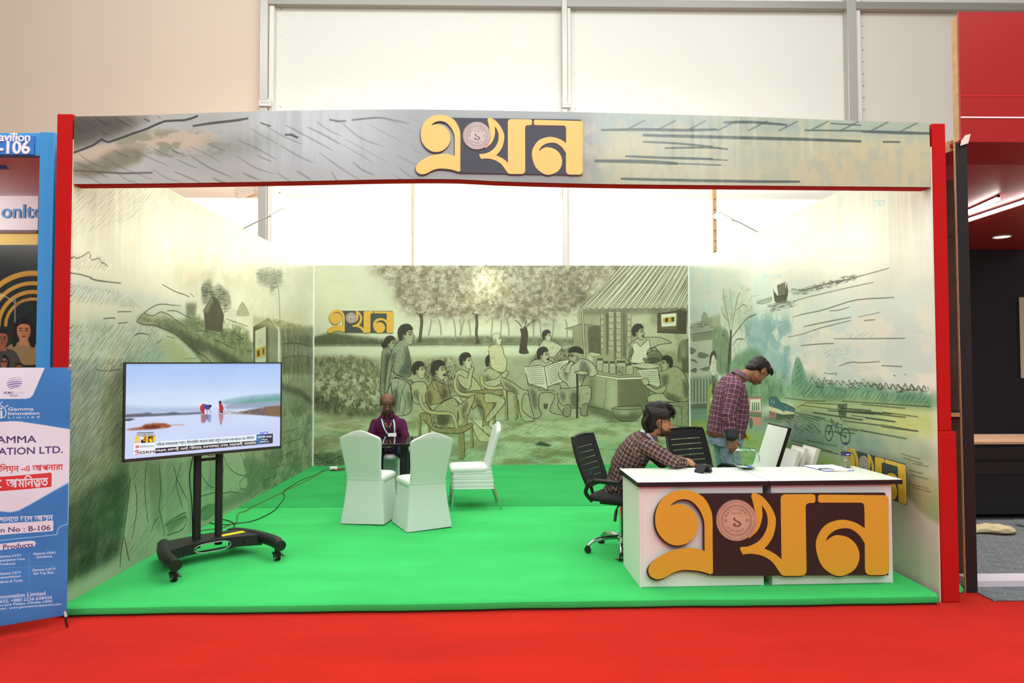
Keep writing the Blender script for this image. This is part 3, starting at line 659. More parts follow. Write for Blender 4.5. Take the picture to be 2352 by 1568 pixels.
    for i in range(6): K(o(f'{1080+i*6},{832+i*15} {1150},{826+i*15} {1215},{828+i*15}'), 2, (90, 90, 74), .7)
    fig(o('1090,890 1120,875 1145,900 1140,920 1110,930'), (188, 190, 152), lw=1.8); face(1372+1278, 770, 60, -1, (176, 174, 140))
    fig(o('1260,1060 1440,1050 1440,1240 1400,1240 1330,1230 1280,1200'), (168, 174, 140), 0); K(o('1300,1085 1390,1085 1390,1220'), 2.2, INK, .8); H(o('1260,1060 1440,1050 1440,1240 1290,1220'), 84, 10, 60, 1.2, INK, .45)
    cv.a[:] = np.clip(cv.a, 0, 1)**np.array([1.22, 1.18, 1.22])
    return cv
# ------------------------------------------------------------------ prints on the side walls and the fascia
def wall_side_map(X, sx, ox, oy, left):
    def f(P):
        x = ox+P[:, 0]/sx; y = oy+P[:, 1]/sx
        d = CF[None]+CR[None]*((x-1176)/FPX)[:, None]-CU[None]*((y-784)/FPX)[:, None]
        dx = np.where(d[:, 0]*X > 1e-3, d[:, 0], math.copysign(1e-3, X)); t = X/dx if left else (X+KR*YB)/np.maximum(d[:, 0]+KR*d[:, 1], 1e-3)
        u = d[:, 1]*t; u = u-YF if left else YB-u
        return np.stack([u*PXM, (HW-(CAM_H+d[:, 2]*t))*PXM], 1)
    return f
def paint_left():
    cv = Canvas(int((YB-YF)*PXM), int(HW*PXM), (226, 224, 200)); M1 = wall_side_map(XL, 3.408, 120, 400, True); M2 = wall_side_map(XL, 2.75, 260, 800, True)
    h, w = cv.h, cv.w
    n1 = smooth_noise(h, w, 170, 63, 4, 1.6); n2 = smooth_noise(h, w, 50, 64, 4, 2)
    cv.a += ((n1-0.5)*0.12+(n2-0.5)*0.05)[..., None]*np.array([1, 0.97, 0.9])
    g = np.clip((np.linspace(0, 1, h)-0.42)/0.35, 0, 1)[:, None, None]; cv.a[:] = cv.a*(1-g*0.85)+np.array([160, 176, 148])/255*g*0.85
    cv.map = M1; P, K, H = cv.poly, cv.stroke, cv.hatch
    GI = (92, 96, 84)
    P('120,840 420,900 760,980 1100,1060 1100,1090 700,1060 400,1000 120,960', (172, 192, 196), 0.8, soft=22, sm=3); P('100,960 700,1060 680,1130 400,1120 100,1080', (222, 220, 196), 0.9, soft=16, sm=3)
    P('350,280 440,330 420,420 350,400', (214, 196, 160), 0.35, soft=20); cv.blotch('900,600 1500,560 1700,760 1500,900 1000,850', [(224, 204, 166), (206, 206, 178)], 70, 0.5, 30, 66)
    P('90,1130 660,1130 900,1250 1100,1400 1260,1568 90,1568', (170, 188, 166), 0.8, soft=24, tex=0.25, seed=4); cv.blotch('90,1200 700,1200 900,1500 90,1568', [(196, 206, 196), (150, 170, 150)], 60, 0.5, 24, 68, (.5, .65), 1.6)
    # sky hatching, ridge line
    H('160,120 760,100 860,300 420,420 160,500', -47, 24, 170, 1.5, GI, 0.5, 0.7, 81, .02); H('140,600 400,640 440,760 140,760', -58, 20, 130, 1.6, GI, 0.6, 0.6, 82, .02); H('130,850 560,920 720,1060 130,1010', -56, 20, 130, 1.7, GI, 0.65, 0.6, 83, .02)
    H('120,1170 800,1180 900,1400 700,1560 120,1520', -55, 22, 170, 1.8, GI, 0.75, 0.7, 84, .02); H('760,100 1500,400 2040,700 2040,1100 1820,1000 1750,760 1300,560', -55, 34, 140, 1.6, (120, 122, 104), 0.4, 0.8, 85); H('1400,860 1760,900 1780,1130 1560,1100', -60, 22, 90, 1.4, (120, 124, 100), 0.45, 0.8, 86)
    K('140,668 178,640 182,660 240,640 288,608 300,650 312,672 372,656 380,690 404,694 436,722', 2.6, INK, 0.75, sm=2); K('136,770 220,785 296,806 330,826 420,840 540,852', 3, INK, 0.7, sm=3); K('296,806 300,820 420,838', 2, INK, .6)
    for t in ('510,1076 620,1074', '400,1130 480,1124 490,1136', '515,1168 590,1158', '640,1262 690,1244 760,1256', '340,1524 380,1538 460,1536 540,1524', '860,860 960,916 1040,944 1074,962', '950,1024 1010,1030', '820,1326 860,1290', '896,1266 960,1284', '1030,1444 1130,1440'): K(t, 2.6, INK, .7, sm=3)
    # far shore with embankment, vegetation
    P('660,1150 720,1090 800,1110 860,1080 960,1130 1100,1120 1200,1150 1400,1230 1540,1290 1568,1440 1560,1568 1300,1568 1120,1400 960,1250 820,1190', (126, 138, 100), 0.9, soft=6, sm=3, tex=0.3, seed=9)
    P('700,1090 860,1040 960,1020 1080,1060 1100,1110 860,1120 760,1120', (196, 204, 178), 0.7, soft=10)
    P('820,1180 960,1200 1100,1270 1300,1360 1500,1480 1560,1568 1260,1568 1120,1400 960,1250', (72, 78, 60), 0.82, soft=8, sm=3, tex=0.3, seed=10); H('680,1130 960,1130 1300,1360 1540,1500 1500,1568 1250,1568 960,1250', -52, 13, 70, 2, (44, 48, 38), .65, .7, 88)
    cv.blotch('1000,1120 1500,1200 1560,1400 1300,1340', [(146, 160, 112), (104, 118, 80)], 28, .7, 8, 89); P('840,1280 960,1260 1060,1380 1240,1568 1000,1568 900,1420', (168, 178, 130), .7, soft=12, tex=.4, seed=11)
    P('1130,1400 1230,1390 1350,1500 1420,1568 1260,1568', (206, 206, 164), .6, soft=10)
    K('660,1152 720,1176 800,1182 900,1220 980,1262 1120,1380 1200,1430 1270,1500', 3, INK, .8, sm=3); K('660,1150 716,1088 800,1030 870,1016 960,1028', 2.4, INK, .7, sm=3); K('716,1088 790,1110 850,1076 930,1110 960,1136 1040,1190', 2.4, INK, .7, sm=2)
    for t in ('900,1068 970,1070 1030,1100 1090,1126', '1080,930 1110,962', '1110,1180 1150,1160 1180,1190', '1130,1230 1170,1222 1220,1236', '1260,1290 1330,1320 1370,1340 1440,1370', '1400,1230 1500,1290', '1420,1150 1530,1190', '1480,1400 1500,1408', '1520,1380 1560,1390', '1360,1130 1440,1160'): K(t, 2.4, INK, .75, sm=3)
    # trees, thatched hut, stacks
    P('1170,900 1200,840 1240,830 1262,900 1300,860 1380,930 1400,1020 1340,1040 1240,1000 1180,1020', (140, 144, 122), .75, soft=6, sm=3, tex=.3); cv.scribble('1170,900 1210,830 1262,900 1300,860 1380,920 1400,1026 1340,1100 1180,1020', 90, 40, INK, .7, 1.6, 91, 'leaf'); H('1170,850 1400,900 1400,1090 1180,1000', 85, 14, 60, 1.6, INK, .5)
    P('1050,1010 1130,1010 1120,1110 1050,1110', (80, 84, 68), .6, soft=6); H('1040,1000 1130,1000 1130,1110 1040,1110', 88, 10, 70, 1.8, INK, .6)
    P('1184,1070 1256,952 1300,980 1344,1104 1330,1232 1200,1214', (84, 80, 66), 1, sm=0); P('1184,1076 1250,954 1258,1000 1210,1090', (128, 130, 108), .9); H('1190,1080 1280,960 1340,1104 1330,1230 1200,1210', 84, 9, 80, 2, (50, 48, 38), .7); K('1180,1070 1256,950 1344,1104', 3, INK, .9)
    K('1150,1090 1150,1180', 2, INK, .8); K('1330,1120 1390,1230', 2, INK, .7); K('1340,1110 1360,1220', 2, INK, .7)
    P('1444,1090 1490,998 1540,1090 1530,1110 1450,1110', (182, 180, 152), .9, sm=2); K('1444,1090 1488,1000 1540,1090', 2, INK, .7, sm=2); H('1444,1095 1488,1000 1540,1095', 70, 12, 50, 1.4, INK, .5); H('1360,1030 1460,1060 1440,1120 1350,1110', 86, 11, 50, 1.4, INK, .5)
    cv.scribble('1100,1180 1500,1240 1540,1330 1150,1290', 70, 26, INK, .6, 1.6, 92, 'leaf')
    K('1735,735 1752,830 1774,930 1780,1060 1782,1200', 6, (88, 88, 72), .9, sm=4, taper=.2)
    P('1600,760 1660,740 1800,760 1800,850 1730,880 1720,950 1700,880 1610,850', (146, 150, 128), .6, soft=10); cv.scribble('1600,760 1660,740 1800,760 1805,860 1735,880 1725,960 1705,880 1610,850', 110, 40, (84, 88, 74), .6, 1.5, 93, 'leaf'); H('1600,760 1800,760 1790,860 1620,860', 88, 12, 60, 1.4, (90, 94, 80), .55)
    # tall old television cabinet standing in the meadow, fence of stakes
    P('1572,1192 1690,1128 1700,1130 1766,1222 1764,1500 1572,1500', (150, 152, 130), 1); P('1574,1196 1690,1128 1694,1500 1574,1500', (92, 92, 76), 1, sm=0); P('1588,1226 1672,1188 1674,1480 1588,1500', (206, 208, 178), 1); P('1590,1370 1672,1340 1672,1420 1592,1440', (196, 160, 50), .95); P('1604,1384 1624,1376 1624,1420 1606,1428', (50, 50, 44), 1); P('1646,1366 1660,1360 1660,1406 1648,1410', (50, 50, 44), 1)
    K('1610,1340 1630,1290 1644,1330', 2, INK, .7); K('1574,1196 1690,1128 1766,1222 1764,1480', 2.6, INK, .8); K('1690,1128 1700,1220 1700,1480', 2, INK, .8); K('1594,1450 1672,1430', 1.6, (60, 80, 110), .8); H('1700,1140 1766,1222 1764,1480 1702,1480', 80, 12, 80, 1.5, INK, .4)
    P('1570,1110 1800,1150 1950,1190 1950,1220 1570,1180', (176, 184, 140), .8, soft=8); P('1780,1200 2046,1190 2046,1568 1800,1568', (112, 118, 92), .8, soft=8, tex=.3); cv.scribble('1720,1140 1950,1180 1950,1200 1720,1160', 40, 26, INK, .6, 1.5, 94, 'leaf')
    for i in range(46):
        rs = np.random.RandomState(i); x = 1790+rs.rand()*250; y = 1190+rs.rand()*180
        K([(x, y), (x+6*rs.randn(), y+110), (x+8*rs.randn(), y+230+120*rs.rand())], 2.4+3*rs.rand(), (58, 62, 50), .7, sm=2)
    for t in ('1800,1330 1900,1320 2040,1350', '1800,1440 1920,1420 2040,1440'): K(t, 3, INK, .7, sm=3)
    # lower part: meadow in grey-green with draped figures
    cv.map = M2
    for i, (x, y) in enumerate(((-80, 60), (-40, 220), (-90, 380), (-30, 520), (-80, 640), (0, 120), (10, 330), (-230, 180), (-190, 420), (-240, 640), (-170, 860), (-220, 1080), (-150, 700))):
        P([(x, y+90), (x+30, y), (x+130, y-70), (x+110, y+10), (x+40, y+110)], (104, 116, 92) if i % 2 else (206, 208, 176), .6, soft=12, sm=3, tex=.3, seed=i)
    P('1070,180 1262,140 1268,760 900,940 700,900', (124, 136, 104), .6, soft=20, tex=.4, seed=20); H('1080,190 1262,180 1266,740 1000,860', -60, 12, 110, 1.7, (52, 60, 44), .7, .7, 101, .02); H('1060,120 1262,100 1262,260 1080,300', 86, 16, 120, 2.4, (54, 60, 46), .7, .7, 102)
    P('1060,220 1190,260 1262,330 1266,360 1180,300 1060,260', (72, 78, 62), .7, soft=8); cv.blotch('900,500 1266,380 1266,740 880,940', [(170, 184, 150), (92, 104, 80)], 50, .55, 16, 103, (.5, .62), 1.5)
    for t in ('1078,530 1180,500', '1040,690 1180,632', '1080,600 1180,570', '950,836 1054,790', '1000,760 1080,730', '880,940 970,850', '920,880 960,840'): K(t, 3, INK, .7)
    P('-300,100 -60,160 60,260 120,700 80,900 -60,1100 -300,1250', (134, 148, 118), .7, soft=14, tex=.3); H('-300,60 60,60 60,700 -100,900 -300,1000', -58, 12, 170, 1.7, (66, 74, 60), .8, .6, 104, .02)
    P('-300,1000 -60,820 60,760 110,840 90,1000 40,1300 -100,1390 -300,1500', (70, 86, 66), .85, soft=12, tex=.4, seed=5); H('-300,1000 -80,860 100,780 40,1320 -90,1390 -300,1500', -60, 11, 150, 1.7, (44, 54, 42), .75, .7, 105, .02)
    P('110,820 100,700 210,690 330,700 460,690 470,1170 330,1190 160,1330 40,1390 60,1280 90,1000', (170, 186, 156), 1, sm=2, tex=.15); P('210,710 290,720 320,900 300,1180 250,1100 230,900', (142, 158, 130), .9, soft=8); P('330,720 440,700 460,900 400,1040 330,1100', (150, 168, 140), .7, soft=8)
    for t in ('110,820 90,1000 50,1290 44,1380', '290,720 300,900 290,1000 310,1100 320,1190', '330,1110 420,1050 460,1036', '240,1160 260,1100 290,1060', '380,740 400,820 380,900', '400,820 440,900 470,960', '320,1110 330,1180', '140,860 150,1000 120,1200', '210,720 200,900 220,1100', '70,1190 90,1290 100,1340', '330,1120 460,1060 440,1140 340,1180', '430,720 400,860 440,1010'): K(t, 3, INK, .75, sm=3)
    H('110,720 460,700 460,1160 160,1330 60,1340', -58, 13, 150, 1.5, (86, 98, 78), .6, .7, 106, .02); P('330,1100 460,1040 460,1080 350,1170', (100, 116, 92), .7, soft=6)
    P('460,690 640,680 660,900 640,1080 480,1170', (134, 152, 124), .8, soft=10, tex=.3)
    P('690,660 820,650 840,740 880,780 860,830 820,910 740,910 660,930 640,860 700,730', (168, 184, 152), 1, sm=3); K('700,730 690,800 660,920 690,915 740,905 790,910 810,880', 2.6, INK, .8, sm=3); K('690,660 730,750 800,800 870,790 870,760 840,750 800,650', 2.6, INK, .8, sm=3); K('800,880 830,890 856,850 850,810 820,820 800,850 800,880', 2.6, INK, .8, sm=3)
    P('530,700 600,690 600,830 560,900 520,880', (156, 174, 144), 1, sm=3); K('530,700 560,800 600,860 640,880', 2.4, INK, .7, sm=3); P('530,920 640,900 640,1060 540,1120', (160, 178, 148), .9, sm=2); K('530,940 600,920 660,900 660,860', 2.4, INK, .8, sm=3); H('660,720 820,700 800,900 660,920', 80, 18, 90, 1.8, INK, .5)
    P('820,700 900,690 980,760 900,900 860,900', (110, 126, 98), .8, soft=8, tex=.3); H('860,700 1000,720 900,930 840,920', -60, 16, 90, 2.2, (58, 66, 52), .6); H('640,930 880,900 880,960 640,1070', -62, 16, 80, 2.2, (64, 74, 58), .6, .8, 110); P('640,960 880,880 870,930 640,1060', (104, 118, 92), .6, soft=10)
    P('560,1000 640,980 640,1050 560,1090', (112, 132, 106), .9, sm=2); K('545,1110 545,1040 600,1000', 2.4, INK, .7, sm=3)
    cv.a[:] = np.clip(cv.a, 0, 1)**1.15
    return cv
def paint_right():
    cv = Canvas(int((YB-YF)*PXM), int(HW*PXM), (222, 224, 210)); M1 = wall_side_map(XR, 2.751, 1570, 430, False); M2 = wall_side_map(XR, 3.7935, 1500, 800, False)
    h, w = cv.h, cv.w
    n1 = smooth_noise(h, w, 170, 163, 4, 1.8); n2 = smooth_noise(h, w, 50, 164, 4, 2)
    cv.a += ((n1-0.5)*0.10)[..., None]*np.array([1.1, 0.9, 0.9])+((n2-0.5)*0.05)[..., None]
    g = np.clip((np.linspace(0, 1, h)-0.66)/0.14, 0, 1)[:, None, None]; cv.a[:] = cv.a*(1-g)+np.array([158, 168, 122])/255*g
    cv.map = M1; P, K, H = cv.poly, cv.stroke, cv.hatch; GI = (88, 98, 94)
    P('30,500 200,520 500,560 560,640 400,900 200,860 30,860', (196, 212, 202), .7, soft=24); cv.blotch('30,500 600,540 900,700 1400,800 1500,1000 700,900 30,800', [(200, 218, 212), (226, 218, 204)], 80, .6, 30, 165, (.45, .62), 1.8)
    P('380,830 520,790 680,800 690,950 680,1280 560,1290 430,1220 400,1000', (136, 170, 172), .85, soft=18, tex=.35, seed=3, cell=50); cv.blotch('480,800 900,820 1000,1000 700,1060 520,980', [(228, 226, 208)], 44, .8, 14, 166, (.5, .6), 1.6)
    P('660,1000 1560,960 1560,1080 700,1060', (190, 200, 204), .6, soft=26, tex=.4); cv.blotch('680,900 1560,800 1560,1240 760,1230', [(228, 218, 204), (196, 206, 206)], 60, .7, 20, 167, (.48, .6), 2.4)
    cv.blotch('660,760 1500,640 1560,800 700,880', [(204, 222, 216)], 60, .6, 20, 168, (.45, .6), 2)
    # water lines, ship, far treeline
    for i, t in enumerate(('680,640 760,650 900,610 1000,590 1120,560 1300,510', '690,720 800,690 950,655 1080,625 1200,600', '690,820 760,800 860,780 960,750 1100,710 1330,696', '920,780 980,776 1050,756', '760,880 900,850 1060,820', '660,946 740,930 860,890 940,870 1060,840', '1140,842 1210,836', '950,956 1120,956 1400,954', '740,1000 850,990 950,986', '980,1130 1060,1104 1120,1108 1240,1100', '1250,1126 1380,1132', '886,1170 920,1178 966,1176 962,1188', '1325,1188 1340,1190', '1395,1178 1405,1186', '1128,1212 1146,1218', '560,716 500,736 460,730', '600,860 640,846', '660,660 700,640', '1100,820 1240,790')):
        K(t, 2.4 if i % 2 else 3, INK if i < 16 else GI, .62, sm=3)
    cv.scribble('690,660 900,600 1120,550 1120,566 900,630 690,680', 110, 30, INK, .6, 1.8, 170, 'leaf'); H('680,640 900,600 900,640 690,690', -40, 14, 60, 1.6, GI, .5)
    P('566,650 575,720 600,736 650,726 662,660 652,600 640,680 600,690', (70, 70, 58), .95); P('590,620 640,600 650,680 600,690', (96, 94, 78), .9); K('604,740 600,610', 3, INK, .9); K('640,730 642,592', 3, INK, .9); K('622,700 622,600', 2, INK, .9); K('566,640 580,690 660,680', 3, INK, .9); P('520,740 690,716 660,760 560,770', (176, 186, 176), .9, soft=4); cv.scribble('510,740 690,716 680,760 540,790', 50, 30, INK, .6, 1.8, 171, '-20'); P('460,720 560,690 560,712 470,736', (134, 140, 116), .8, soft=3)
    H('600,1080 680,1000 680,1280 600,1250', -40, 22, 60, 1.8, (80, 110, 116), .6, .7, 172); H('860,1020 1050,1000 1050,1060 880,1080', -35, 22, 70, 1.8, GI, .5, .7, 173); H('1010,920 1200,900 1200,950 1020,960', -35, 24, 70, 1.8, GI, .5, .7, 174)
    # bleed-through lettering, mirrored
    put_text(cv, 'বাংলা', 620, 580, 44, (150, 196, 214), width=-118, alpha=.5); put_text(cv, 'বাংলাদেশ', 500, 985, 44, (96, 140, 160), width=-88, alpha=.5); put_text(cv, 'এখন', 186, 680, 36, (150, 196, 214), width=-54, alpha=.5); put_text(cv, 'তা', 1276, 120, 60, (120, 190, 220), width=-70, alpha=.6)
    # town at the far end, boats, bare tree
    P('36,870 180,820 190,900 180,970 40,976', (160, 168, 148), .9, soft=3); P('44,930 186,906 184,960 60,978', (122, 130, 110), .9); K('40,930 186,906', 2, INK, .8); P('108,880 112,820 128,780 150,800 160,870', (150, 158, 140), .9); H('100,800 160,790 160,890 100,890', 85, 12, 50, 1.6, INK, .5); cv.scribble('40,860 190,840 190,880 40,890', 40, 24, INK, .6, 1.5, 175, 'leaf')
    P('36,980 200,960 200,1380 36,1380', (184, 188, 172), .9, soft=4)
    for t in ('40,1010 80,1030 60,1050 40,1050', '100,1040 160,1060 130,1080 90,1070', '40,1090 70,1090 90,1110', '100,1150 170,1130 150,1160', '40,1160 80,1140 80,1170'): P(t, (92, 98, 84), .8, sm=2); K(t, 2, INK, .8)
    P('36,1200 220,1180 220,1370 36,1370', (150, 164, 146), .9, soft=3, tex=.2)
    for x in range(44, 220, 20): P([(x, 1210), (x+8, 1206), (x+8, 1350), (x, 1360)], (84, 96, 84), .85); K([(x, 1200), (x, 1365)], 1.6, INK, .7)
    P('36,1370 240,1360 240,1420 36,1440', (76, 88, 80), .9); P('36,1400 420,1400 420,1480 36,1500', (116, 146, 138), .9, soft=4); P('36,1470 240,1480 300,1568 36,1568', (150, 164, 84), .9, soft=4)
    P('186,900 260,890 290,960 280,1170 200,1150', (112, 134, 104), .9, soft=6, sm=3, tex=.3); P('130,830 230,800 240,900 190,900', (146, 158, 122), .7, soft=6)
    P('274,1190 284,1020 296,900 306,900 302,1040 296,1190', (66, 70, 58), 1)
    for t, wd in (('296,1000 290,880 262,740 250,640', 6), ('300,920 320,800 340,700 356,660', 6), ('298,960 350,890 400,830 460,800', 6), ('300,860 306,760 290,640', 4), ('292,860 250,800 236,750', 4), ('290,1000 262,940 240,930', 4), ('330,780 380,740 400,760', 4), ('380,850 400,900 396,960', 3), ('310,1000 340,960 386,960', 4), ('360,880 370,940 350,1000', 3)):
        K(t, wd, (62, 66, 54), .9, sm=4, taper=.5)
    cv.scribble('236,700 300,620 400,640 450,760 430,900 380,980 320,840 260,900', 170, 34, (70, 76, 60), .7, 1.6, 176, 'grass'); P('240,660 400,650 440,780 380,900 250,880', (170, 186, 150), .4, soft=16, tex=.5)
    cv.scribble('310,980 420,900 400,1080 330,1100', 60, 40, (70, 80, 66), .6, 1.6, 178, '80')
    # wooded middle ground and meadow
    P('300,1110 420,1020 500,1060 520,1180 600,1220 640,1290 640,1340 300,1400', (106, 142, 112), .9, soft=10, sm=3, tex=.35, seed=6); cv.blotch('300,1100 640,1180 640,1340 320,1380', [(80, 116, 90), (150, 178, 140)], 30, .6, 8, 179); H('420,1200 640,1220 640,1330 430,1330', 88, 14, 60, 1.6, (60, 84, 68), .5)
    P('690,1330 676,1260 700,1130 716,1076 748,1110 770,1200 830,1230 960,1250 1060,1270 1180,1240 1300,1290 1420,1290 1520,1290 1570,1340 1570,1400 1300,1380 1000,1360 800,1350', (104, 150, 122), .95, soft=7, sm=2, tex=.25, seed=7); P('780,1330 1000,1330 1560,1370 1560,1400 900,1360', (64, 108, 86), .8, soft=8); cv.blotch('690,1250 1560,1300 1560,1390 700,1340', [(76, 124, 98), (140, 176, 140)], 40, .6, 10, 180)
    P('760,1190 830,1170 850,1220 790,1230', (130, 160, 134), .6, soft=8); P('1100,1230 1240,1200 1260,1250 1120,1260', (150, 174, 146), .5, soft=10)
    H('700,1100 740,1110 760,1240 1060,1280 1540,1310 1560,1390 800,1340 700,1320', -50, 24, 130, 2.6, (40, 60, 52), .75, .5, 181, .15)
    pts = [(690, 1240), (686, 1190), (702, 1130), (718, 1078), (738, 1108), (756, 1150), (772, 1200)]; K(pts, 2.4, INK, .75, sm=3)
    rs = np.random.RandomState(3); x = 800; q = []
    while x < 1540:
        y = 1232+(x-800)*0.075; q += [(x, y), (x+10, y-24-14*rs.rand()), (x+26, y-6)]; x += 34+10*rs.rand()
    K(q, 2.6, INK, .75, sm=3, taper=0); cv.scribble('800,1220 1540,1270 1540,1300 800,1250', 60, 40, INK, .6, 2, 182, 'leaf')
    P('690,1340 1000,1350 1580,1390 1580,1568 900,1568 700,1480', (186, 196, 116), .85, soft=14, tex=.3, seed=8); cv.blotch('900,1380 1580,1400 1580,1568 900,1568', [(204, 206, 130), (150, 182, 140)], 60, .6, 20, 183, (.45, .6), 2.5); P('640,1290 720,1290 760,1360 640,1360', (150, 178, 140), .7, soft=8)
    # road, streaks
    P('220,1420 560,1420 800,1400 1000,1480 1580,1640 1580,1800 1000,1700 500,1568 220,1540', (122, 148, 136), .75, soft=18, tex=.25, seed=9)
    for t in ('750,1376 1200,1432', '820,1420 1130,1468', '1040,1400 1250,1432', '1120,1370 1400,1396', '760,1360 1000,1372', '1060,1440 1340,1480', '820,1450 1000,1500', '1250,1500 1480,1540', '900,1500 1100,1540', '720,1390 760,1370', '1000,1350 1560,1386', '1260,1420 1480,1450', '700,1440 820,1480', '1040,1520 1300,1568', '640,1330 800,1350 900,1350'): K(t, 3.2, (48, 56, 46), .75)
    # standing reporter with a microphone
    P('150,1280 165,1240 176,1230 210,1230 230,1240 250,1500 160,1500 146,1400', (160, 170, 96), 1, sm=0); P('166,1150 166,1080 180,1040 196,1036 206,1080 206,1160 196,1190 180,1185', (226, 224, 204), 1, sm=3); P('164,1120 166,1070 180,1036 200,1034 208,1070 204,1090 194,1060 178,1072 170,1130', (50, 52, 46), .95, sm=2); P('178,1190 198,1190 206,1240 190,1290 176,1240', (96, 104, 92), .9); P('176,1290 196,1220 204,1290 194,1340', (52, 54, 48), .95)
    K('150,1290 166,1240 180,1230', 2.4, INK, .8); K('146,1400 152,1300', 2, INK, .8); K('206,1230 232,1250 250,1480', 2.4, INK, .8); P('166,1330 190,1320 196,1360 176,1380', (220, 216, 190), 1, sm=2); K('166,1330 190,1320 196,1360 176,1380 166,1330', 2, INK, .8); K('172,1106 182,1102', 2.4, INK, .9); K('190,1104 200,1108', 2.4, INK, .9); K('186,1110 184,1136 190,1140', 1.6, INK, .8); K('180,1160 194,1158', 2, INK, .8); K('166,1080 166,1150 180,1186 196,1190 206,1160', 2, INK, .8, sm=3)
    # bus, train, rickshaw (second crop)
    cv.map = M2
    P('830,426 944,424 948,676 836,664', (206, 138, 128), 1); P('846,444 936,440 938,548 846,540', (230, 230, 206), 1); P('836,556 942,562 942,600 836,590', (74, 116, 96), 1); K('836,572 942,578', 3, (206, 138, 128), 1); P('838,628 850,610 864,620 868,656 856,696 842,690', (72, 104, 90), 1, sm=3); K('838,628 850,610 864,620 868,656 856,696', 2.4, INK, .8, sm=3); K('830,426 944,424 948,676', 3, (120, 70, 64), .8)
    for x in (862, 880, 898, 916): P([(x, 470), (x+8, 466), (x+10, 540), (x-2, 540)], (70, 100, 84), .9)
    P('1010,440 1040,418 1080,430 1110,470 1150,480 1240,524 1226,600 1120,620 1010,612', (62, 104, 116), 1); P('1010,500 1110,534 1146,556 1146,540 1230,556 1228,572 1140,580 1010,540', (222, 214, 170), 1); P('1010,540 1070,560 1072,616 1010,608', (188, 116, 112), 1); P('1020,548 1030,552 1030,580 1020,578', (80, 90, 80), .9); P('1044,556 1054,560 1054,586 1044,584', (80, 90, 80), .9); P('1072,576 1230,572 1226,606 1074,622', (70, 76, 66), .95); P('1028,448 1036,446 1036,470 1028,470', (150, 170, 160), 1); P('1048,456 1058,458 1056,482 1048,480', (150, 170, 160), 1); P('1030,500 1038,490 1044,510 1036,524', (200, 110, 120), 1); H('1150,490 1236,524 1230,570 1150,560', 88, 12, 40, 2, (220, 220, 190), .7); K('1010,440 1040,418 1080,430 1110,470 1150,480 1240,524', 2.4, INK, .8)
    P('960,600 1280,600 1200,640 960,640', (100, 108, 90), .7, soft=6); cv.scribble('1000,600 1400,600 1500,740 1250,700', 60, 40, INK, .6, 2, 190, '35'); H('1220,640 1500,760 1480,860 1200,820', -40, 26, 120, 2.2, (50, 60, 54), .7, .6, 191)
    t = np.linspace(0, 2*math.pi, 25)
    for cx, cy, rx, ry in ((1532, 738, 32, 66), (1676, 768, 40, 70)):
        K(np.stack([cx+rx*np.cos(t), cy+ry*np.sin(t)], 1), 4, (30, 34, 34), .9, taper=0); K(np.stack([cx+4*np.cos(t), cy+8*np.sin(t)], 1), 4, INK, .9, taper=0)
    for q in ('1534,738 1560,660 1604,668 1616,740 1676,768', '1560,660 1552,620', '1548,612 1576,640', '1604,668 1610,636', '1580,660 1600,740', '1640,720 1650,640 1690,660'): K(q, 4, (30, 34, 34), .9)
    P('1612,494 1686,486 1680,600 1670,640 1640,630 1628,590', (126, 140, 100), 1); cv.scribble('1616,500 1684,490 1676,600 1630,590', 60, 26, (50, 60, 50), .8, 2, 192, 'leaf'); K('1612,494 1686,486 1680,600 1650,640 1626,590 1612,494', 2.6, INK, .8, taper=0); P('1640,600 1680,600 1690,670 1650,690', (150, 166, 140), .9); P('1556,656 1592,660 1588,684 1560,680', (110, 120, 150), .8)
    for q in ('1240,560 1500,610', '1270,580 1460,630', '1390,560 1830,624', '1660,630 1990,670', '1800,712 2210,786', '1680,540 2200,600', '1850,604 2110,640', '1520,540 1930,572', '1990,680 2310,722', '1340,800 1600,850', '1210,800 1560,900', '1200,830 1620,920', '1500,720 1760,740', '2160,916 2330,966', '2180,950 2352,1004', '2230,1060 2352,1090', '2250,1100 2400,1140', '2260,1000 2400,1030', '2230,1180 2400,1220', '2260,1210 2420,1250', '1850,550 2080,570', '1640,520 1900,540'): K(q, 4.2, (46, 54, 44), .75)
    P('800,720 1000,760 1400,880 1640,1000 1660,1100 800,1060', (150, 170, 104), .8, soft=14, tex=.25, seed=12); put_text(cv, 'বাংলাদেশ', 912, 840, 62, (112, 134, 70), width=-130, alpha=.6)
    P('1000,700 1500,780 1700,860 1500,860 1100,800', (96, 128, 110), .5, soft=14)
    P('2000,800 2500,840 2500,1300 2000,1000', (186, 184, 132), .5, soft=30, tex=.4, seed=14); P('2180,1120 2420,1180 2420,1420 2180,1300', (176, 156, 112), .6, soft=18, tex=.3, seed=15)
    # plain unprinted cloth along the near foot of the wall
    P('1940,1060 2130,1190 2350,1440 2600,1600 2700,2300 1800,2300', (206, 200, 186), .96, soft=4)
    return cv
def fascia_map(sx, ox, oy):
    def f(P):
        x = ox+P[:, 0]/sx; y = oy+P[:, 1]/sx
        d = CF[None]+CR[None]*((x-1176)/FPX)[:, None]-CU[None]*((y-784)/FPX)[:, None]
        t = YF/d[:, 1]
        return np.stack([(d[:, 0]*t-XL)*340, (ZF1+.06-(CAM_H+d[:, 2]*t))*340], 1)
    return f
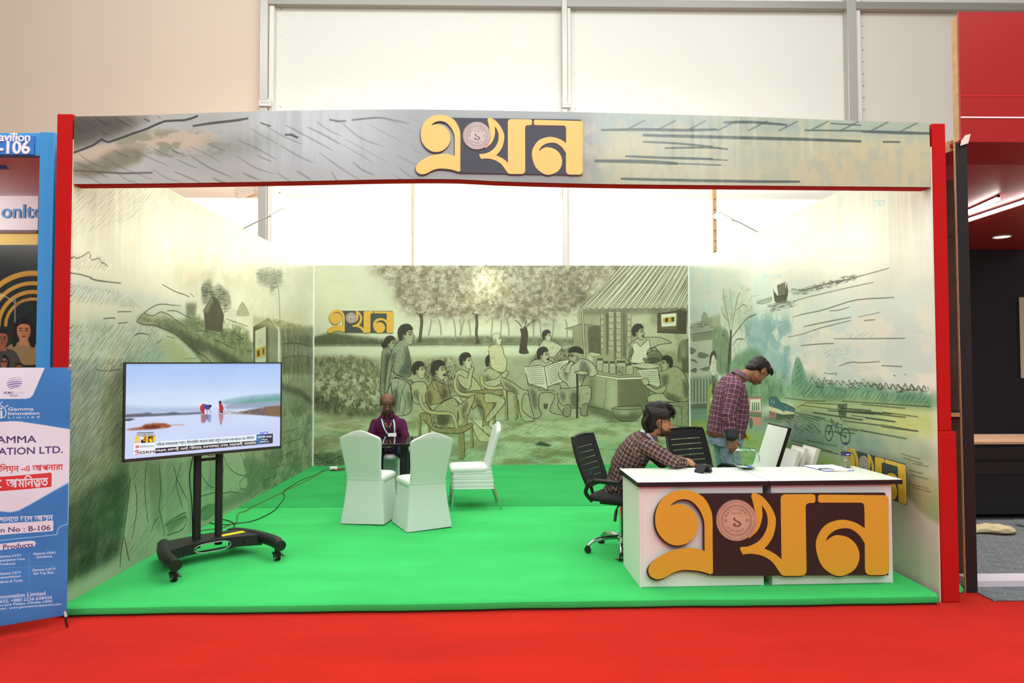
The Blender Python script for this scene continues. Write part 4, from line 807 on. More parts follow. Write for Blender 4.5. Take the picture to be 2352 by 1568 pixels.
def paint_fascia():
    cv = Canvas(2040, int((ZF1-ZF0+.12)*340), (170, 178, 172)); cv.map = fascia_map(1.96, 0, 0); P, K, H = cv.poly, cv.stroke, cv.hatch; DK = (58, 60, 58)
    h, w = cv.h, cv.w; n = smooth_noise(h, w, 60, 5, 4, 2.5); cv.a += ((n-.5)*.1)[..., None]
    P('1100,480 1900,480 1900,830 1200,830', (176, 190, 194), .7, soft=30); P('300,500 700,520 560,600 420,650 300,700', (104, 102, 92), .95, soft=12, tex=.25); P('330,520 560,530 600,570 440,610 330,640', (72, 72, 66), .7, soft=16)
    P('320,690 440,655 560,640 700,590 900,600 960,590 940,660 800,665 640,660 520,700 400,730 320,735', (190, 178, 156), .9, soft=4, sm=3); cv.blotch('560,600 980,590 1000,690 600,700', [(132, 138, 118), (150, 150, 132)], 30, .75, 5, 41, (.48, .55), 2)
    P('320,735 430,725 500,680 620,670 640,720 500,770 420,800 320,790', (124, 124, 104), .85, soft=6, sm=3, tex=.3); P('900,640 1200,590 1260,640 1100,710 900,690', (140, 150, 142), .7, soft=14)
    K('330,690 420,655 460,628 490,640 600,600 660,580 740,545 830,540 890,520', 5, DK, .9, sm=2, taper=0); K('866,566 960,552 1060,540 1116,530', 6, (62, 64, 62), .85, sm=3); K('1170,550 1216,566', 5, DK, .8); K('1280,604 1310,604 1340,618', 6, DK, .85); K('1480,534 1520,542 1556,540', 5, DK, .8); K('1580,536 1700,524 1760,534 1840,550', 5, DK, .85, sm=3); K('330,768 440,774 560,780 686,776', 5, (90, 90, 80), .8)
    H('330,680 1000,640 1200,700 1300,830 330,830', 26, 42, 260, 3.4, (88, 94, 92), .7, .7, 42); H('1000,560 1900,500 1900,830 1300,830', 29, 48, 260, 4, (104, 112, 116), .65, .7, 43); H('340,520 760,520 460,620 340,600', 30, 34, 130, 2.6, (48, 48, 46), .6, .7, 44)
    # middle, behind the logotype: grey
    P('1700,470 2250,480 2820,490 2820,840 1700,840', (124, 134, 136), .75, soft=60); P('2000,470 2700,480 2700,520 2000,510', (150, 162, 158), .6, soft=8)
    # right half, field at speed
    P('2700,480 4300,520 4300,860 2700,850', (186, 192, 160), .95, soft=30); P('2700,500 4300,540 4300,600 2700,580', (142, 172, 166), .8, soft=18); P('3000,660 3700,650 3900,720 3100,730', (156, 182, 172), .6, soft=22); P('3600,620 4300,620 4300,850 3600,850', (190, 190, 150), .6, soft=30)
    cv.blotch('2700,520 4300,560 4300,850 2700,840', [(200, 196, 156), (150, 176, 168)], 30, .35, 12, 45, (.5, .65), .5)
    SK = (70, 88, 84)
    for t, wd in (('2710,576 2900,572 3080,574 3240,570', 7), ('3270,538 3400,536 3560,548', 7), ('2900,598 3200,604 3560,612 3900,622', 8), ('4000,624 4080,624', 6), ('2900,628 3050,634 3220,648', 5), ('3000,656 3200,652 3290,660', 5), ('2820,694 3000,700 3220,704', 6), ('2680,716 2900,718 3060,726', 9), ('2800,796 3000,800 3400,806 3620,806', 7), ('3900,576 4040,580 4200,584', 8), ('3640,572 3900,574', 5), ('3000,724 3260,732', 4), ('3060,700 3290,710', 4), ('3760,540 3900,548', 4)): K(t, wd, SK, .8, sm=3)
    for i in range(11): x = 2820+i*140; K([(x, 576), (x+40, 556), (x+90, 530)], 4, SK, .6)
    return cv
# ------------------------------------------------------------------ screen picture, coin, banner and neighbour's prints
def homog(src, dst):
    A = []; b = []
    for (x, y), (u, v) in zip(src, dst):
        A += [[x, y, 1, 0, 0, 0, -u*x, -u*y], [0, 0, 0, x, y, 1, -v*x, -v*y]]; b += [u, v]
    hh = np.append(np.linalg.solve(np.array(A, float), np.array(b, float)), 1).reshape(3, 3)
    def f(P):
        q = np.c_[P, np.ones(len(P))]@hh.T
        return q[:, :2]/q[:, 2:]
    return f
def bn(s):
    """letters in the order they are drawn: vowel signs that stand before the consonant are moved there"""
    out = []; pre = '\u09bf\u09c7\u09c8'
    i = 0; s = s.replace('\u09cb', '\u09c7\u09be')
    while i < len(s):
        c = s[i]; cl = c; j = i+1
        while j+1 < len(s) and s[j] == '্': cl += s[j+1]; j += 2
        if 'ক' <= c <= 'হ' or c in 'ড়ঢ়য়':
            while j < len(s) and s[j] == '়': cl += s[j]; j += 1
            if j < len(s) and s[j] in pre: out.append(s[j]+cl); j += 1
            else: out.append(cl)
        else: out.append(c)
        i = j if j > i else i+1
    return ''.join(out)
def paint_tv():
    cv = Canvas(1200, 675, (196, 212, 246)); cv.map = homog([(72, 95), (1056, 100), (1064, 622), (78, 700)], [(0, 0), (1200, 0), (1200, 675), (0, 675)]); P, K = cv.poly, cv.stroke
    h, w = cv.h, cv.w
    g = np.linspace(0, 1, h)[:, None, None]; cv.a[:] = np.where(g < .5, np.array([168, 196, 244])/255*(1-g*2)+np.array([216, 228, 246])/255*g*2, np.array([206, 218, 246])/255*(1.5-g)+np.array([190, 200, 240])/255*(g-.5))
    n = smooth_noise(h, w, 140, 3, 3, 2.5); cv.a += ((n-.5)*.06)[..., None]
    P('60,360 300,372 560,370 560,410 60,420', (164, 184, 214), .8, soft=14); P('660,340 760,318 900,300 1070,290 1070,370 760,372', (128, 166, 178), .85, soft=10, tex=.3); P('760,350 900,325 1070,310 1070,345 860,366', (84, 160, 130), .7, soft=8); P('700,370 780,345 840,350 1070,334 1070,380 720,388', (150, 162, 186), .9, soft=6)
    P('60,416 180,410 220,404 250,412 330,410 380,402 430,410 560,404 560,416 60,436', (90, 92, 104), .95, soft=4); P('60,446 110,440 140,446 100,458 60,456', (60, 62, 74), .9, soft=3)
    P('770,414 860,394 980,374 1070,368 1070,440 900,424', (104, 88, 82), .95, soft=5, tex=.3); P('960,376 1070,368 1070,436 980,426', (132, 104, 66), .8, soft=4); cv.blotch('700,396 760,400 900,400 900,420 700,416', [(150, 130, 110)], 10, .7, 4, 5)
    P('72,512 180,496 200,480 260,472 330,474 376,488 350,502 230,512 120,516', (150, 74, 32), .95, soft=5, tex=.4, seed=3, cell=14); P('190,494 240,484 300,490 290,506 210,510', (88, 40, 24), .7, soft=5); P('376,482 460,480 450,488 380,490', (190, 150, 130), .7, soft=3)
    # two people bending at the water's edge, with reflections
    P('550,372 566,352 584,356 606,362 612,384 596,392 580,382 578,416 566,416 552,392', (176, 50, 40), 1, sm=2); P('572,360 600,358 618,372 606,386 580,384', (50, 74, 160), 1, sm=2); P('604,360 618,358 624,368 612,378', (60, 42, 44), 1, sm=2); K('608,384 616,404 622,412', 4, (90, 60, 54), .9); K('596,388 594,404 600,412', 4, (90, 60, 54), .9); K('570,410 570,418', 4, (60, 40, 40))
    P('668,340 676,334 686,340 684,350 672,352', (50, 34, 36), 1, sm=2); P('670,352 684,350 696,368 700,386 690,406 676,402 672,380', (178, 50, 56), 1, sm=2); K('672,384 664,406', 4, (110, 74, 70)); P('676,398 696,398 698,410 672,410', (70, 48, 50), .9)
    P('556,420 600,418 604,440 580,474 560,470', (150, 84, 90), .75, soft=3); P('584,424 622,420 620,466 604,468', (96, 110, 170), .6, soft=3); P('668,414 698,412 700,440 690,486 680,484', (170, 90, 90), .65, soft=3)
    # on-screen graphics
    P('152,530 256,528 256,549 152,551', (70, 74, 80), .6); put_text(cv, '১০:৫০:০২', 156, 546, 16, (255, 255, 255), width=98, bold=.02)
    f0 = cv.map; q = homog([(0, 0), (1, 0), (1, 1), (0, 1)], [(135, 552), (268, 548), (268, 592), (135, 600)])
    P('180,556 268,549 268,592 180,598', (18, 18, 20)); P('135,560 180,556 180,598 135,600', (236, 200, 60), .0)
    cv.map = lambda A: f0(q(A))
    for L in (LOGO_E, LOGO_K, LOGO_N): cv.poly(np.stack([(L[:, 0]-262)/1804, (L[:, 1]-215)/645], 1), (250, 196, 40))
    t = np.linspace(0, 6.28, 20); cv.poly(np.stack([(918-262+140*np.cos(t))/1804, (440-215+140*np.sin(t))/645], 1), (244, 240, 228)); cv.map = f0
    P('133,602 270,592 270,634 133,640', (232, 242, 248)); P('146,614 166,612 166,628 146,630', (214, 40, 48)); P('152,616 162,620 152,626', (255, 255, 255)); put_text(cv, 'ekhontv', 172, 627, 22, (80, 92, 110), width=92, skew=-.05)
    P('133,640 270,634 270,668 133,676', (236, 238, 240)); K('140,652 150,644 166,644', 5, (206, 40, 44), taper=0); K('142,654 158,658 160,668 142,672', 5, (206, 40, 44), sm=3, taper=0); K('150,646 164,654 166,664', 4, (30, 30, 32), taper=0); put_text(cv, 'SSRM', 170, 668, 26, (22, 22, 24), width=96, bold=.012, skew=-.05)
    P('272,590 915,550 915,588 272,632', (226, 240, 246)); P('272,632 915,588 915,614 272,664', (20, 22, 28))
    put_text(cv, bn('ভর্তির কার্যক্রম চলছে। বিস্তারিত জানতে ফোন করুন ০১৭৮৭-৬৮৩৪২৮-২৯ নম্বরে'), 278, 618, 25, (56, 60, 76), width=620, bold=.006, skew=-.066)
    put_text(cv, bn('বগঞ্জ, রাজশাহী, নওগাঁ, চট্টগ্রাম, কক্সবাজার, ভোলা, নোয়াখালী, লালমনির'), 275, 656, 23, (245, 245, 245), width=638, bold=.012, skew=-.072)
    P('915,551 1018,545 1018,605 915,613', (44, 56, 74)); P('915,551 948,549 948,610 915,613', (60, 130, 190), .9, soft=5); put_text(cv, 'IICS', 938, 552, 26, (96, 80, 236), width=50, bold=.02, skew=-.05)
    put_text(cv, bn('রাজধানীর বাজারে'), 922, 572, 15, (255, 255, 255), width=88, bold=.015, skew=-.05); put_text(cv, bn('শীতের'), 948, 588, 13, (240, 244, 250), width=36, bold=.01, skew=-.05); put_text(cv, bn('সন্ধ্যা ৬:৩৫'), 940, 602, 14, (250, 250, 250), width=54, bold=.015, skew=-.05)
    P('72,95 1056,100 1056,108 72,103', (150, 170, 220), .5, soft=3)
    return cv
def paint_coin():
    cv = Canvas(320, 320, (214, 206, 200)); P, K = cv.poly, cv.stroke; D = (112, 98, 96)
    n = smooth_noise(320, 320, 50, 3, 4); cv.a += ((n-.5)*.12)[..., None]
    t = np.linspace(0, 2*math.pi, 80)
    for r, wd, a in ((154, 5, .5), (141, 3, .9), (137, 2, .3)): K(np.stack([160+r*np.cos(t), 160+r*np.sin(t)], 1), wd, D, a, taper=0)
    rs = np.random.RandomState(2)
    for i in range(34):
        a = i/34*2*math.pi; c = np.array([160+116*math.cos(a), 160+116*math.sin(a)]); d = np.array([-math.sin(a), math.cos(a)]); e = np.array([math.cos(a), math.sin(a)])
        K([c-d*12, c+e*9, c+d*10], 3, D, .85, sm=4); K([c-d*12, c-e*9, c+d*8], 3, D, .85, sm=4); K([c-d*14, c+d*10], 1.6, D, .6)
    def arc(txt, r, a0, a1, size, flip=False):
        for i, ch in enumerate(txt):
            a = math.radians(a0+(a1-a0)*i/max(1, len(txt)-1)); tr = text_tris(ch, .01)
            if not len(tr): continue
            q = tr.copy(); q[..., 0] -= q[..., 0].mean(); q *= size; up = np.array([math.cos(a), math.sin(a)])*(-1 if flip else 1); rt = np.array([-up[1], up[0]])
            w_ = np.array([160+r*math.cos(a), 160+r*math.sin(a)])+q[..., :1]*rt+q[..., 1:]*up
            cv.polys([k for k in w_], D, .9)
    arc('আমাদেরকথা', 80, -155, -25, 26); arc('এখনসময়', 96, 140, 40, 26, True)
    put_text(cv, '২০২০', 124, 112, 24, D, width=70); put_text(cv, '১', 132, 210, 118, D, width=64, bold=-.02)
    for cx in (74, 246):
        for k in range(4):
            a = k*math.pi/2; K(np.stack([cx+8*math.cos(a)+7*np.cos(t[::8]), 160+8*math.sin(a)+7*np.sin(t[::8])], 1), 2.4, D, .85, taper=0)
    return cv
# ---- roll-up banner, 0.6 x 1.6 m, standing left of the post
BAN_R = np.array([-2.798, 4.524]); BAN_D = np.array([-0.845, -0.535]); BAN_W, BAN_H, BAN_Z = 0.60, 1.60, 0.004
def banner_map(sx, ox, oy, ppm):
    nrm = np.array([-BAN_D[1], BAN_D[0]])
    def f(P):
        x = ox+P[:, 0]/sx; y = oy+P[:, 1]/sx
        d = CF[None]+CR[None]*((x-1176)/FPX)[:, None]-CU[None]*((y-784)/FPX)[:, None]
        t = (BAN_R@nrm)/(d[:, :2]@nrm)
        s = (d[:, :2]*t[:, None]-BAN_R)@BAN_D
        return np.stack([(BAN_W-s)*ppm, (BAN_H+BAN_Z-(CAM_H+d[:, 2]*t))*ppm], 1)
    return f
def paint_banner():
    ppm = 900; cv = Canvas(int(BAN_W*ppm), int(BAN_H*ppm), (58, 128, 196)); cv.map = banner_map(2.572, 0, 830, ppm); P, K = cv.poly, cv.stroke
    WH = (220, 226, 238); PU = (74, 58, 110); LB = (150, 204, 244); RD = (206, 56, 58)
    n = smooth_noise(cv.h, cv.w, 200, 3, 2); cv.a += ((n-.5)*.06)[..., None]
    P('-700,20 264,37 196,196 176,216 150,220 -700,226', WH)
    # globe mark and show name
    t = np.linspace(0, 6.28, 32)
    for i, y in enumerate((100, 112, 124, 136, 148, 158)):
        hw = math.sqrt(max(0, 40**2-(y-126)**2))*1.15; K([(86-hw, y+4), (86-hw*.2, y-3), (86+hw, y-8)], 5.5-abs(i-3), (70, 60, 140) if i > 1 else (140, 120, 190), .95, sm=4)
    for k in range(5): K([(100+k*6, 92+k*5), (112+k*4, 112+k*4)], 2, WH, .9)
    put_text(cv, 'ICBC', 24, 190, 17, PU, width=54, bold=.03); put_text(cv, 'EXPO', 84, 190, 17, (196, 196, 222), width=56, bold=.01); put_text(cv, '2025', 56, 206, 15, PU, width=50)
    # lamp emblem and company name
    K('4,252 10,240 16,236', 5, WH, taper=0); K('30,270 50,256', 6, WH, taper=0); K('-20,258 10,262 30,282 36,304 26,326 0,336', 5, WH, sm=4, taper=0); P('2,290 14,288 14,330 2,332', WH); P('2,272 14,270 14,282 2,284', WH)
    put_text(cv, 'Gamma', 48, 290, 27, WH, width=150, bold=.02, skew=-.01); put_text(cv, 'Innovation', 48, 316, 27, WH, width=184, bold=.02, skew=-.015); put_text(cv, 'L i m i t e d', 48, 336, 17, WH, width=184, bold=.012, skew=-.02)
    body = '-700,420 0,356 60,352 120,354 416,400 408,716 200,830 110,878 60,890 0,884 -700,620'
    P(body, WH, sm=0); K('404,712 200,830 110,880 60,890 0,884', 5, LB, taper=0); K('406,712 402,962', 5, LB, taper=0); K('402,962 372,968 350,982 340,1002 336,1022', 5, LB, sm=3, taper=0); K('336,1022 0,1058 -700,1140', 5, LB, taper=0)
    put_text(cv, 'GAMMA', 214, 478, 58, PU, width=290, align='r', bold=.012, skew=-.02); put_text(cv, 'INNOVATION LTD.', 370, 540, 58, PU, width=600, align='r', bold=.012, skew=-.03)
    put_text(cv, bn('প্যাভিলিয়ন -এ আপনারা'), 372, 640, 50, RD, width=500, align='r', bold=.012, skew=-.03)
    P('-700,830 300,656 306,664 304,738 -700,830', RD, 0); P('-400,706 -60,686 300,656 306,664 304,736 298,740 -400,800', RD)
    put_text(cv, 'আমিনতত', 284, 734, 74, WH, width=248, align='r', bold=.015, skew=-.04); put_text(cv, 'ত্র', 206, 742, 36, WH, width=34, bold=.02); put_text(cv, 'সদলবলে'[::1], 10, 744, 70, WH, width=260, align='r', bold=.015, skew=-.04)
    put_text(cv, bn('বিস্তারিত জানতে চলে আসুন'), 312, 934, 44, WH, width=520, align='r', bold=.014, skew=-.05)
    P('-300,976 310,938 315,942 314,1000 -300,1050', WH); put_text(cv, 'Pavilion No : B-106', 298, 994, 42, PU, width=440, align='r', bold=.01, skew=-.06)
    P('-100,1090 190,1058 206,1062 212,1074 208,1086 196,1096 -100,1124', WH); put_text(cv, 'Our Products', 196, 1096, 42, PU, width=280, align='r', bold=.012, skew=-.09)
    K('172,1130 174,1310', 2, LB, .6, taper=0); K('-300,1240 0,1222 330,1204', 2, LB, .5, taper=0)
    T = lambda s, x, y, w_, z=20: put_text(cv, s, x, y, z, (220, 232, 246), width=w_, align='c', bold=.01, skew=-.07)
    T('Gamma CATV', 60, 1156, 132); T('Transmission Core', 60, 1178, 172); T('Products', 42, 1202, 96); T('Gamma ONU', 262, 1138, 132); T('Solutions', 262, 1158, 92); T('Gamma CATV', 60, 1256, 130); T('Transmission', 52, 1278, 140); T('Products & Tools', 50, 1304, 166); T('Gamma CATV', 260, 1234, 140); T('Set Top Box', 258, 1254, 120)
    R_ = lambda s, x, y, w_, z: put_text(cv, s, x, y, z, (224, 234, 246), width=w_, align='r', bold=.008, skew=-.08)
    R_('Gamma Innovation Limited', 268, 1378, 400, 34); R_('+880 1847 090632, +880 2226 638434', 306, 1400, 500, 26); R_('3rd floor, 64 Purana Paltan, Dhaka-1000', 308, 1420, 480, 20); R_('Email : info@gammainnovationltd.com, web : www.gammainnovationltd.com', 360, 1436, 760, 18)
    return cv
def frontal_map(Y, sx, ox, oy, x0, z1, ppm):
    def f(P):
        x = ox+P[:, 0]/sx; y = oy+P[:, 1]/sx
        d = CF[None]+CR[None]*((x-1176)/FPX)[:, None]-CU[None]*((y-784)/FPX)[:, None]
        t = Y/d[:, 1]
        return np.stack([(d[:, 0]*t-x0)*ppm, (z1-(CAM_H+d[:, 2]*t))*ppm], 1)
    return f
POS_Y, POS_X0, POS_X1, POS_Z0, POS_Z1 = 6.2, -5.6, -4.10, 1.45, 2.695
def paint_poster():
    """film-style poster: dark sky, gold rings, a few people; a plain generic stand-in"""
    ppm = 300; cv = Canvas(int((POS_X1-POS_X0)*ppm), int((POS_Z1-POS_Z0)*ppm), (26, 38, 34)); cv.map = frontal_map(POS_Y, 2.706, 0, 280, POS_X0, POS_Z1, ppm); P, K = cv.poly, cv.stroke
    GO = (196, 150, 60); n = smooth_noise(cv.h, cv.w, 60, 3, 4); cv.a += ((n-.5)*.08)[..., None]
    P('-400,775 260,775 260,830 -400,870', (16, 20, 20), .8, soft=10)
    for r, wd in ((330, 34), (268, 26), (214, 26), (170, 20)):
        t = np.radians(np.linspace(180, 320, 40)); K(np.stack([210+r*np.cos(t), 1270+r*np.sin(t)], 1), wd*.42, GO, .95, taper=0)
    K('-20,1060 20,1074 60,1096 96,1120', 3, (170, 170, 160), .9); K('98,1098 98,1250', 4, (130, 140, 140), .9, taper=0); P('-30,1050 30,1080 20,1092 -40,1080', (236, 214, 140), .8, soft=4)
    for x in (120, 150): K([(100, 1140), (x, 1120), (x+70, 1060)], 1.2, (40, 40, 34), .8)
    def bust(cx, cy, s, skin, hair, cloth, long=False, glasses=False):
        f = lambda L: np.array([(cx+a*s, cy+b*s) for a, b in L])
        P(f([(-2, 3.2), (-1.7, 1.6), (-.6, 1.1), (.6, 1.1), (1.7, 1.6), (2, 3.2)]), cloth, 1, sm=3); P(f([(-.4, .5), (.4, .5), (.5, 1.4), (-.5, 1.4)]), skin, 1)
        if long: P(f([(-1.1, 1.5), (-1.05, -.4), (-.5, -1.25), (.3, -1.3), (1, -.6), (1.15, .5), (1.1, 1.6), (.6, 1.3), (.7, -.2), (-.6, -.3), (-.7, 1.2)]), hair, 1, sm=3)
        P(f([(-.68, -.3), (-.4, -.9), (.4, -.9), (.68, -.3), (.6, .4), (.3, .85), (0, .98), (-.3, .85), (-.6, .4)]), skin, 1, sm=3); P(f([(.1, -.4), (.68, -.3), (.6, .4), (.2, .9)]), tuple(v*.7 for v in skin), .5, soft=5)
        P(f([(-.75, -.1), (-.75, -.8), (-.2, -1.2), (.5, -1.1), (.78, -.6), (.72, -.1), (.55, -.6), (-.1, -.75), (-.6, -.5)]), hair, 1, sm=3)
        for e in (-.3, .3):
            K(f([(e-.18, -.24), (e, -.32), (e+.18, -.24)]), 2.4, (30, 20, 18), .9, sm=3); P(f([(e-.14, -.06), (e, -.14), (e+.14, -.06), (e, .0)]), (24, 16, 16) if not glasses else (20, 20, 20), 1, sm=2)
            if glasses: P(f([(e-.24, -.16), (e+.24, -.16), (e+.2, .14), (e-.2, .14)]), (20, 20, 22), .9)
        K(f([(0, -.1), (-.08, .2), (.1, .24)]), 2, tuple(v*.55 for v in skin), .9); P(f([(-.22, .5), (0, .43), (.22, .5), (0, .6)]), (120, 44, 40), 1, sm=2)
    bust(152, 1300, 62, (190, 132, 88), (28, 18, 18), (148, 128, 84), True); bust(18, 1350, 52, (150, 98, 66), (26, 22, 22), (70, 70, 60)); bust(28, 1490, 32, (160, 108, 76), (26, 18, 18), (120, 90, 60), True, True); bust(124, 1530, 30, (140, 96, 66), (26, 22, 20), (60, 50, 44)); bust(-110, 1300, 60, (150, 104, 74), (24, 20, 20), (60, 64, 70))
    return cv
# ------------------------------------------------------------------ materials
def at(px, py, Y):
    d = ray(px, py); t = Y/d[1]; return Vector((d[0]*t, Y, CAM_H+d[2]*t))
M = {}
def carpet(name, col, var=0.14):
    m = mat(name, col, rough=0.95, spec=0.03, sheen=0.04)
    nt = m.node_tree; b = nt.nodes['Principled BSDF']; c = lin(col)
    tc = nt.nodes.new('ShaderNodeTexCoord')
    n1 = nt.nodes.new('ShaderNodeTexNoise'); n1.inputs['Scale'].default_value = 1.1; n1.inputs['Detail'].default_value = 8; n1.inputs['Roughness'].default_value = 0.62
    mp = nt.nodes.new('ShaderNodeMapping'); mp.inputs['Scale'].default_value = (0.8, 2.2, 1)
    nt.links.new(tc.outputs['Object'], mp.inputs['Vector']); nt.links.new(mp.outputs['Vector'], n1.inputs['Vector'])
    n2 = nt.nodes.new('ShaderNodeTexNoise'); n2.inputs['Scale'].default_value = 260; n2.inputs['Detail'].default_value = 2; nt.links.new(tc.outputs['Object'], n2.inputs['Vector'])
    mx = nt.nodes.new('ShaderNodeMix'); mx.data_type = 'FLOAT'; mx.inputs[0].default_value = 0.45
    nt.links.new(n1.outputs['Fac'], mx.inputs[2]); nt.links.new(n2.outputs['Fac'], mx.inputs[3])
    r = nt.nodes.new('ShaderNodeValToRGB'); e = r.color_ramp.elements; e[0].position = 0.32; e[1].position = 0.68
    e[0].color = (*[v*(1-var*1.5) for v in c], 1); e[1].color = (*[min(1, v*(1+var)) for v in c], 1)
    nt.links.new(mx.outputs[0], r.inputs['Fac']); nt.links.new(r.outputs['Color'], b.inputs['Base Color'])
    bp = nt.nodes.new('ShaderNodeBump'); bp.inputs['Strength'].default_value = 0.5; bp.inputs['Distance'].default_value = 0.004
    nt.links.new(n2.outputs['Fac'], bp.inputs['Height']); nt.links.new(bp.outputs['Normal'], b.inputs['Normal'])
    return m
M['red_carpet'] = carpet('red_carpet', (186, 34, 22))
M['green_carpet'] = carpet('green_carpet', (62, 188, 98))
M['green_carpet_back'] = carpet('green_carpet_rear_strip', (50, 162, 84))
M['red_cloth'] = mat('red_cloth', (184, 24, 24), rough=0.85, spec=0.15, bump=0.25, bscale=300)
M['white'] = mat('white_laminate', (232, 234, 226), rough=0.45)
M['black'] = mat('black_plastic', (20, 20, 21), rough=0.45)
M['blackmetal'] = mat('black_powder_coat', (26, 25, 25), rough=0.5, bump=0.15, bscale=500)
M['chrome'] = mat('chrome', (205, 205, 205), rough=0.12, metal=1)
M['alu'] = mat('aluminium', (190, 188, 180), rough=0.38, metal=0.35)
M['ply'] = mat('plywood', (190, 150, 104), rough=0.7, var=0.15, vscale=14)
M['darkply'] = mat('dark_plywood', (66, 46, 30), rough=0.8, var=0.25, vscale=5)
M['whiteplastic'] = mat('white_plastic', (230, 230, 228), rough=0.4)

def vinyl_bump(ax):
    """stretched vinyl: vertical tension folds, strongest in the upper near half"""
    def f(nt, b):
        tc = nt.nodes.new('ShaderNodeTexCoord'); mp = nt.nodes.new('ShaderNodeMapping')
        mp.inputs['Scale'].default_value = (3.2 if ax == 'x' else 1, 3.2 if ax == 'y' else 1, 0.40); mp.inputs['Rotation'].default_value = (0.10, 0, 0)
        nt.links.new(tc.outputs['Object'], mp.inputs['Vector'])
        n = nt.nodes.new('ShaderNodeTexNoise'); n.inputs['Scale'].default_value = 1.6; n.inputs['Detail'].default_value = 2.5; n.inputs['Roughness'].default_value = 0.5; nt.links.new(mp.outputs['Vector'], n.inputs['Vector'])
        bp = nt.nodes.new('ShaderNodeBump'); bp.inputs['Strength'].default_value = 0.24; bp.inputs['Distance'].default_value = 0.05
        nt.links.new(n.outputs['Fac'], bp.inputs['Height']); nt.links.new(bp.outputs['Normal'], b.inputs['Normal'])
    return f
# ------------------------------------------------------------------ ground and platform
struct(MB().box((0, 4.5, ZHALL-0.05), (26, 18, 0.1)).build('floor', M['red_carpet'], smooth=False))
rs = np.random.RandomState(4)
def carpet_slab(y0, y1, z0, z1, wav):
    """carpeted slab with a slightly uneven rolled front edge"""
    xs = np.linspace(XL-0.005, XR+0.02, 61); prof = [(0.030, z0), (0.004, z0+0.018), (0.0, (z0+z1)/2), (0.004, z1-0.016), (0.020, z1-0.003), (0.05, z1)]
    secs = []
    for x in xs:
        w_ = wav*(math.sin(x*2.1)+0.6*math.sin(x*5.3+1)+0.4*math.sin(x*11))
        y0x = y0+SKEW*(x-XL)
        secs.append([(x, y0x+d+w_*(1 if k < 5 else 0.3), z) for k, (d, z) in enumerate(prof)]+[(x, y1, z1), (x, y1, z0)])
    return MB().loft(secs)
struct(carpet_slab(YF-0.06, YB+0.05, ZHALL, 0.0, 0.006).build('platform', M['green_carpet']))
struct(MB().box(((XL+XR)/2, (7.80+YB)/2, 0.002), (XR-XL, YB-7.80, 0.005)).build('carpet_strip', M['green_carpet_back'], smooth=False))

# ------------------------------------------------------------------ printed walls
cvb = paint_back(); imb = cvb.image('mural_back'); del cvb
o = struct(MB().box(((XL+XR)/2, YB+0.025, HW/2), (XR-XL, 0.05, HW)).build('wall_back', image_material('mural_back_print', imb, 0.34, 0.4), smooth=False))
uv_project(o, lambda c: ((c.x-XL)/6.0, c.z/HW))
cvb = paint_left(); iml = cvb.image('mural_left'); LW = YB-YF
o = struct(MB().box((XL-0.006, (YF+0.003+YB+0.05)/2, HW/2), (0.012, YB+0.05-YF-0.003, HW)).build('wall_left', image_material('mural_left_print', iml, 0.27, 0.55, vinyl_bump('y')), smooth=False))
uv_project(o, lambda c: ((c.y-YF)/LW, c.z/HW))
cvb = paint_right(); imr = cvb.image('mural_right')
o = struct(MB().loft([[(xr(y), y, ZHALL), (xr(y)+0.010, y, ZHALL), (xr(y)+0.010, y, HW), (xr(y), y, HW)] for y in (yfr(XR)+0.003, YB+0.05)]).build('wall_right', image_material('mural_right_print', imr, 0.27, 0.55, vinyl_bump('y')), smooth=False))
uv_project(o, lambda c: ((YB-c.y)/LW, c.z/HW))
struct(MB().box((XL+0.008, YB-0.008, HW/2), (0.016, 0.016, HW)).build('trim_1', M['white'], smooth=False))
struct(MB().box((XR-0.007, YB-0.009, HW/2), (0.016, 0.016, HW)).build('trim_2', M['white'], smooth=False))

# ------------------------------------------------------------------ red posts and fascia
t = thing('post', 'tall red cloth-covered post at the left front corner of the stand', 'post', (XL-0.0135-0.055, YF+0.05, ZHALL), group='red front posts')
MB().box((0, 0, (ZF1+0.03-ZHALL)/2), (0.11, 0.10, ZF1+0.03-ZHALL)).build('post_shaft', M['red_cloth'], t, bevel=0.008)
ZPR = at(2150, 283, yfr(XR)).z; XPR = xr(YF)+0.0125+0.05
t = thing('post', 'tall red cloth-covered post at the right front corner, with a seam near the desk height', 'post', (XPR, yfr(XR)+0.05, ZHALL), group='red front posts')
zs = at(2150, 990, yfr(XR)).z
MB().box((0, 0, (ZPR+zs)/2-ZHALL), (0.10, 0.10, ZPR-zs)).build('upper_shaft', M['red_cloth'], t, bevel=0.008)
MB().box((0.0125, -0.004, (zs-ZHALL)/2), (0.125, 0.11, zs-ZHALL)).build('lower_shaft', M['red_cloth'], t, bevel=0.008)

yfp = lambda x: yfr(at(x, 300, YF).x)
top = [at(x, y, yfp(x)) for x, y in ((165, 268), (300, 266), (500, 259), (700, 254), (950, 252), (1200, 256), (1400, 260), (1700, 268), (2000, 279), (2139, 283))]
bot = [at(x, y, yfp(x)) for x, y in ((165, 423), (400, 421), (700, 416), (900, 412), (1050, 412), (1150, 417), (1400, 423), (1800, 427), (2139, 430))]
tp = catmull([(p.x, p.z) for p in top], 5, False); bt = catmull([(p.x, p.z) for p in bot], 5, False)
xs = np.linspace(XL+0.001, at(2133.5, 300, yfr(XR)).x, 49); zt = np.interp(xs, tp[:, 0], tp[:, 1]); zb = np.interp(xs, bt[:, 0], bt[:, 1])
t = thing('fascia_board', 'long printed header board spanning the front of the stand between the red posts', 'sign board', ((XL+XR)/2, YF, ZF0))
off = Vector((-(XL+XR)/2, -YF, -ZF0)); MT = Matrix.Translation(off)
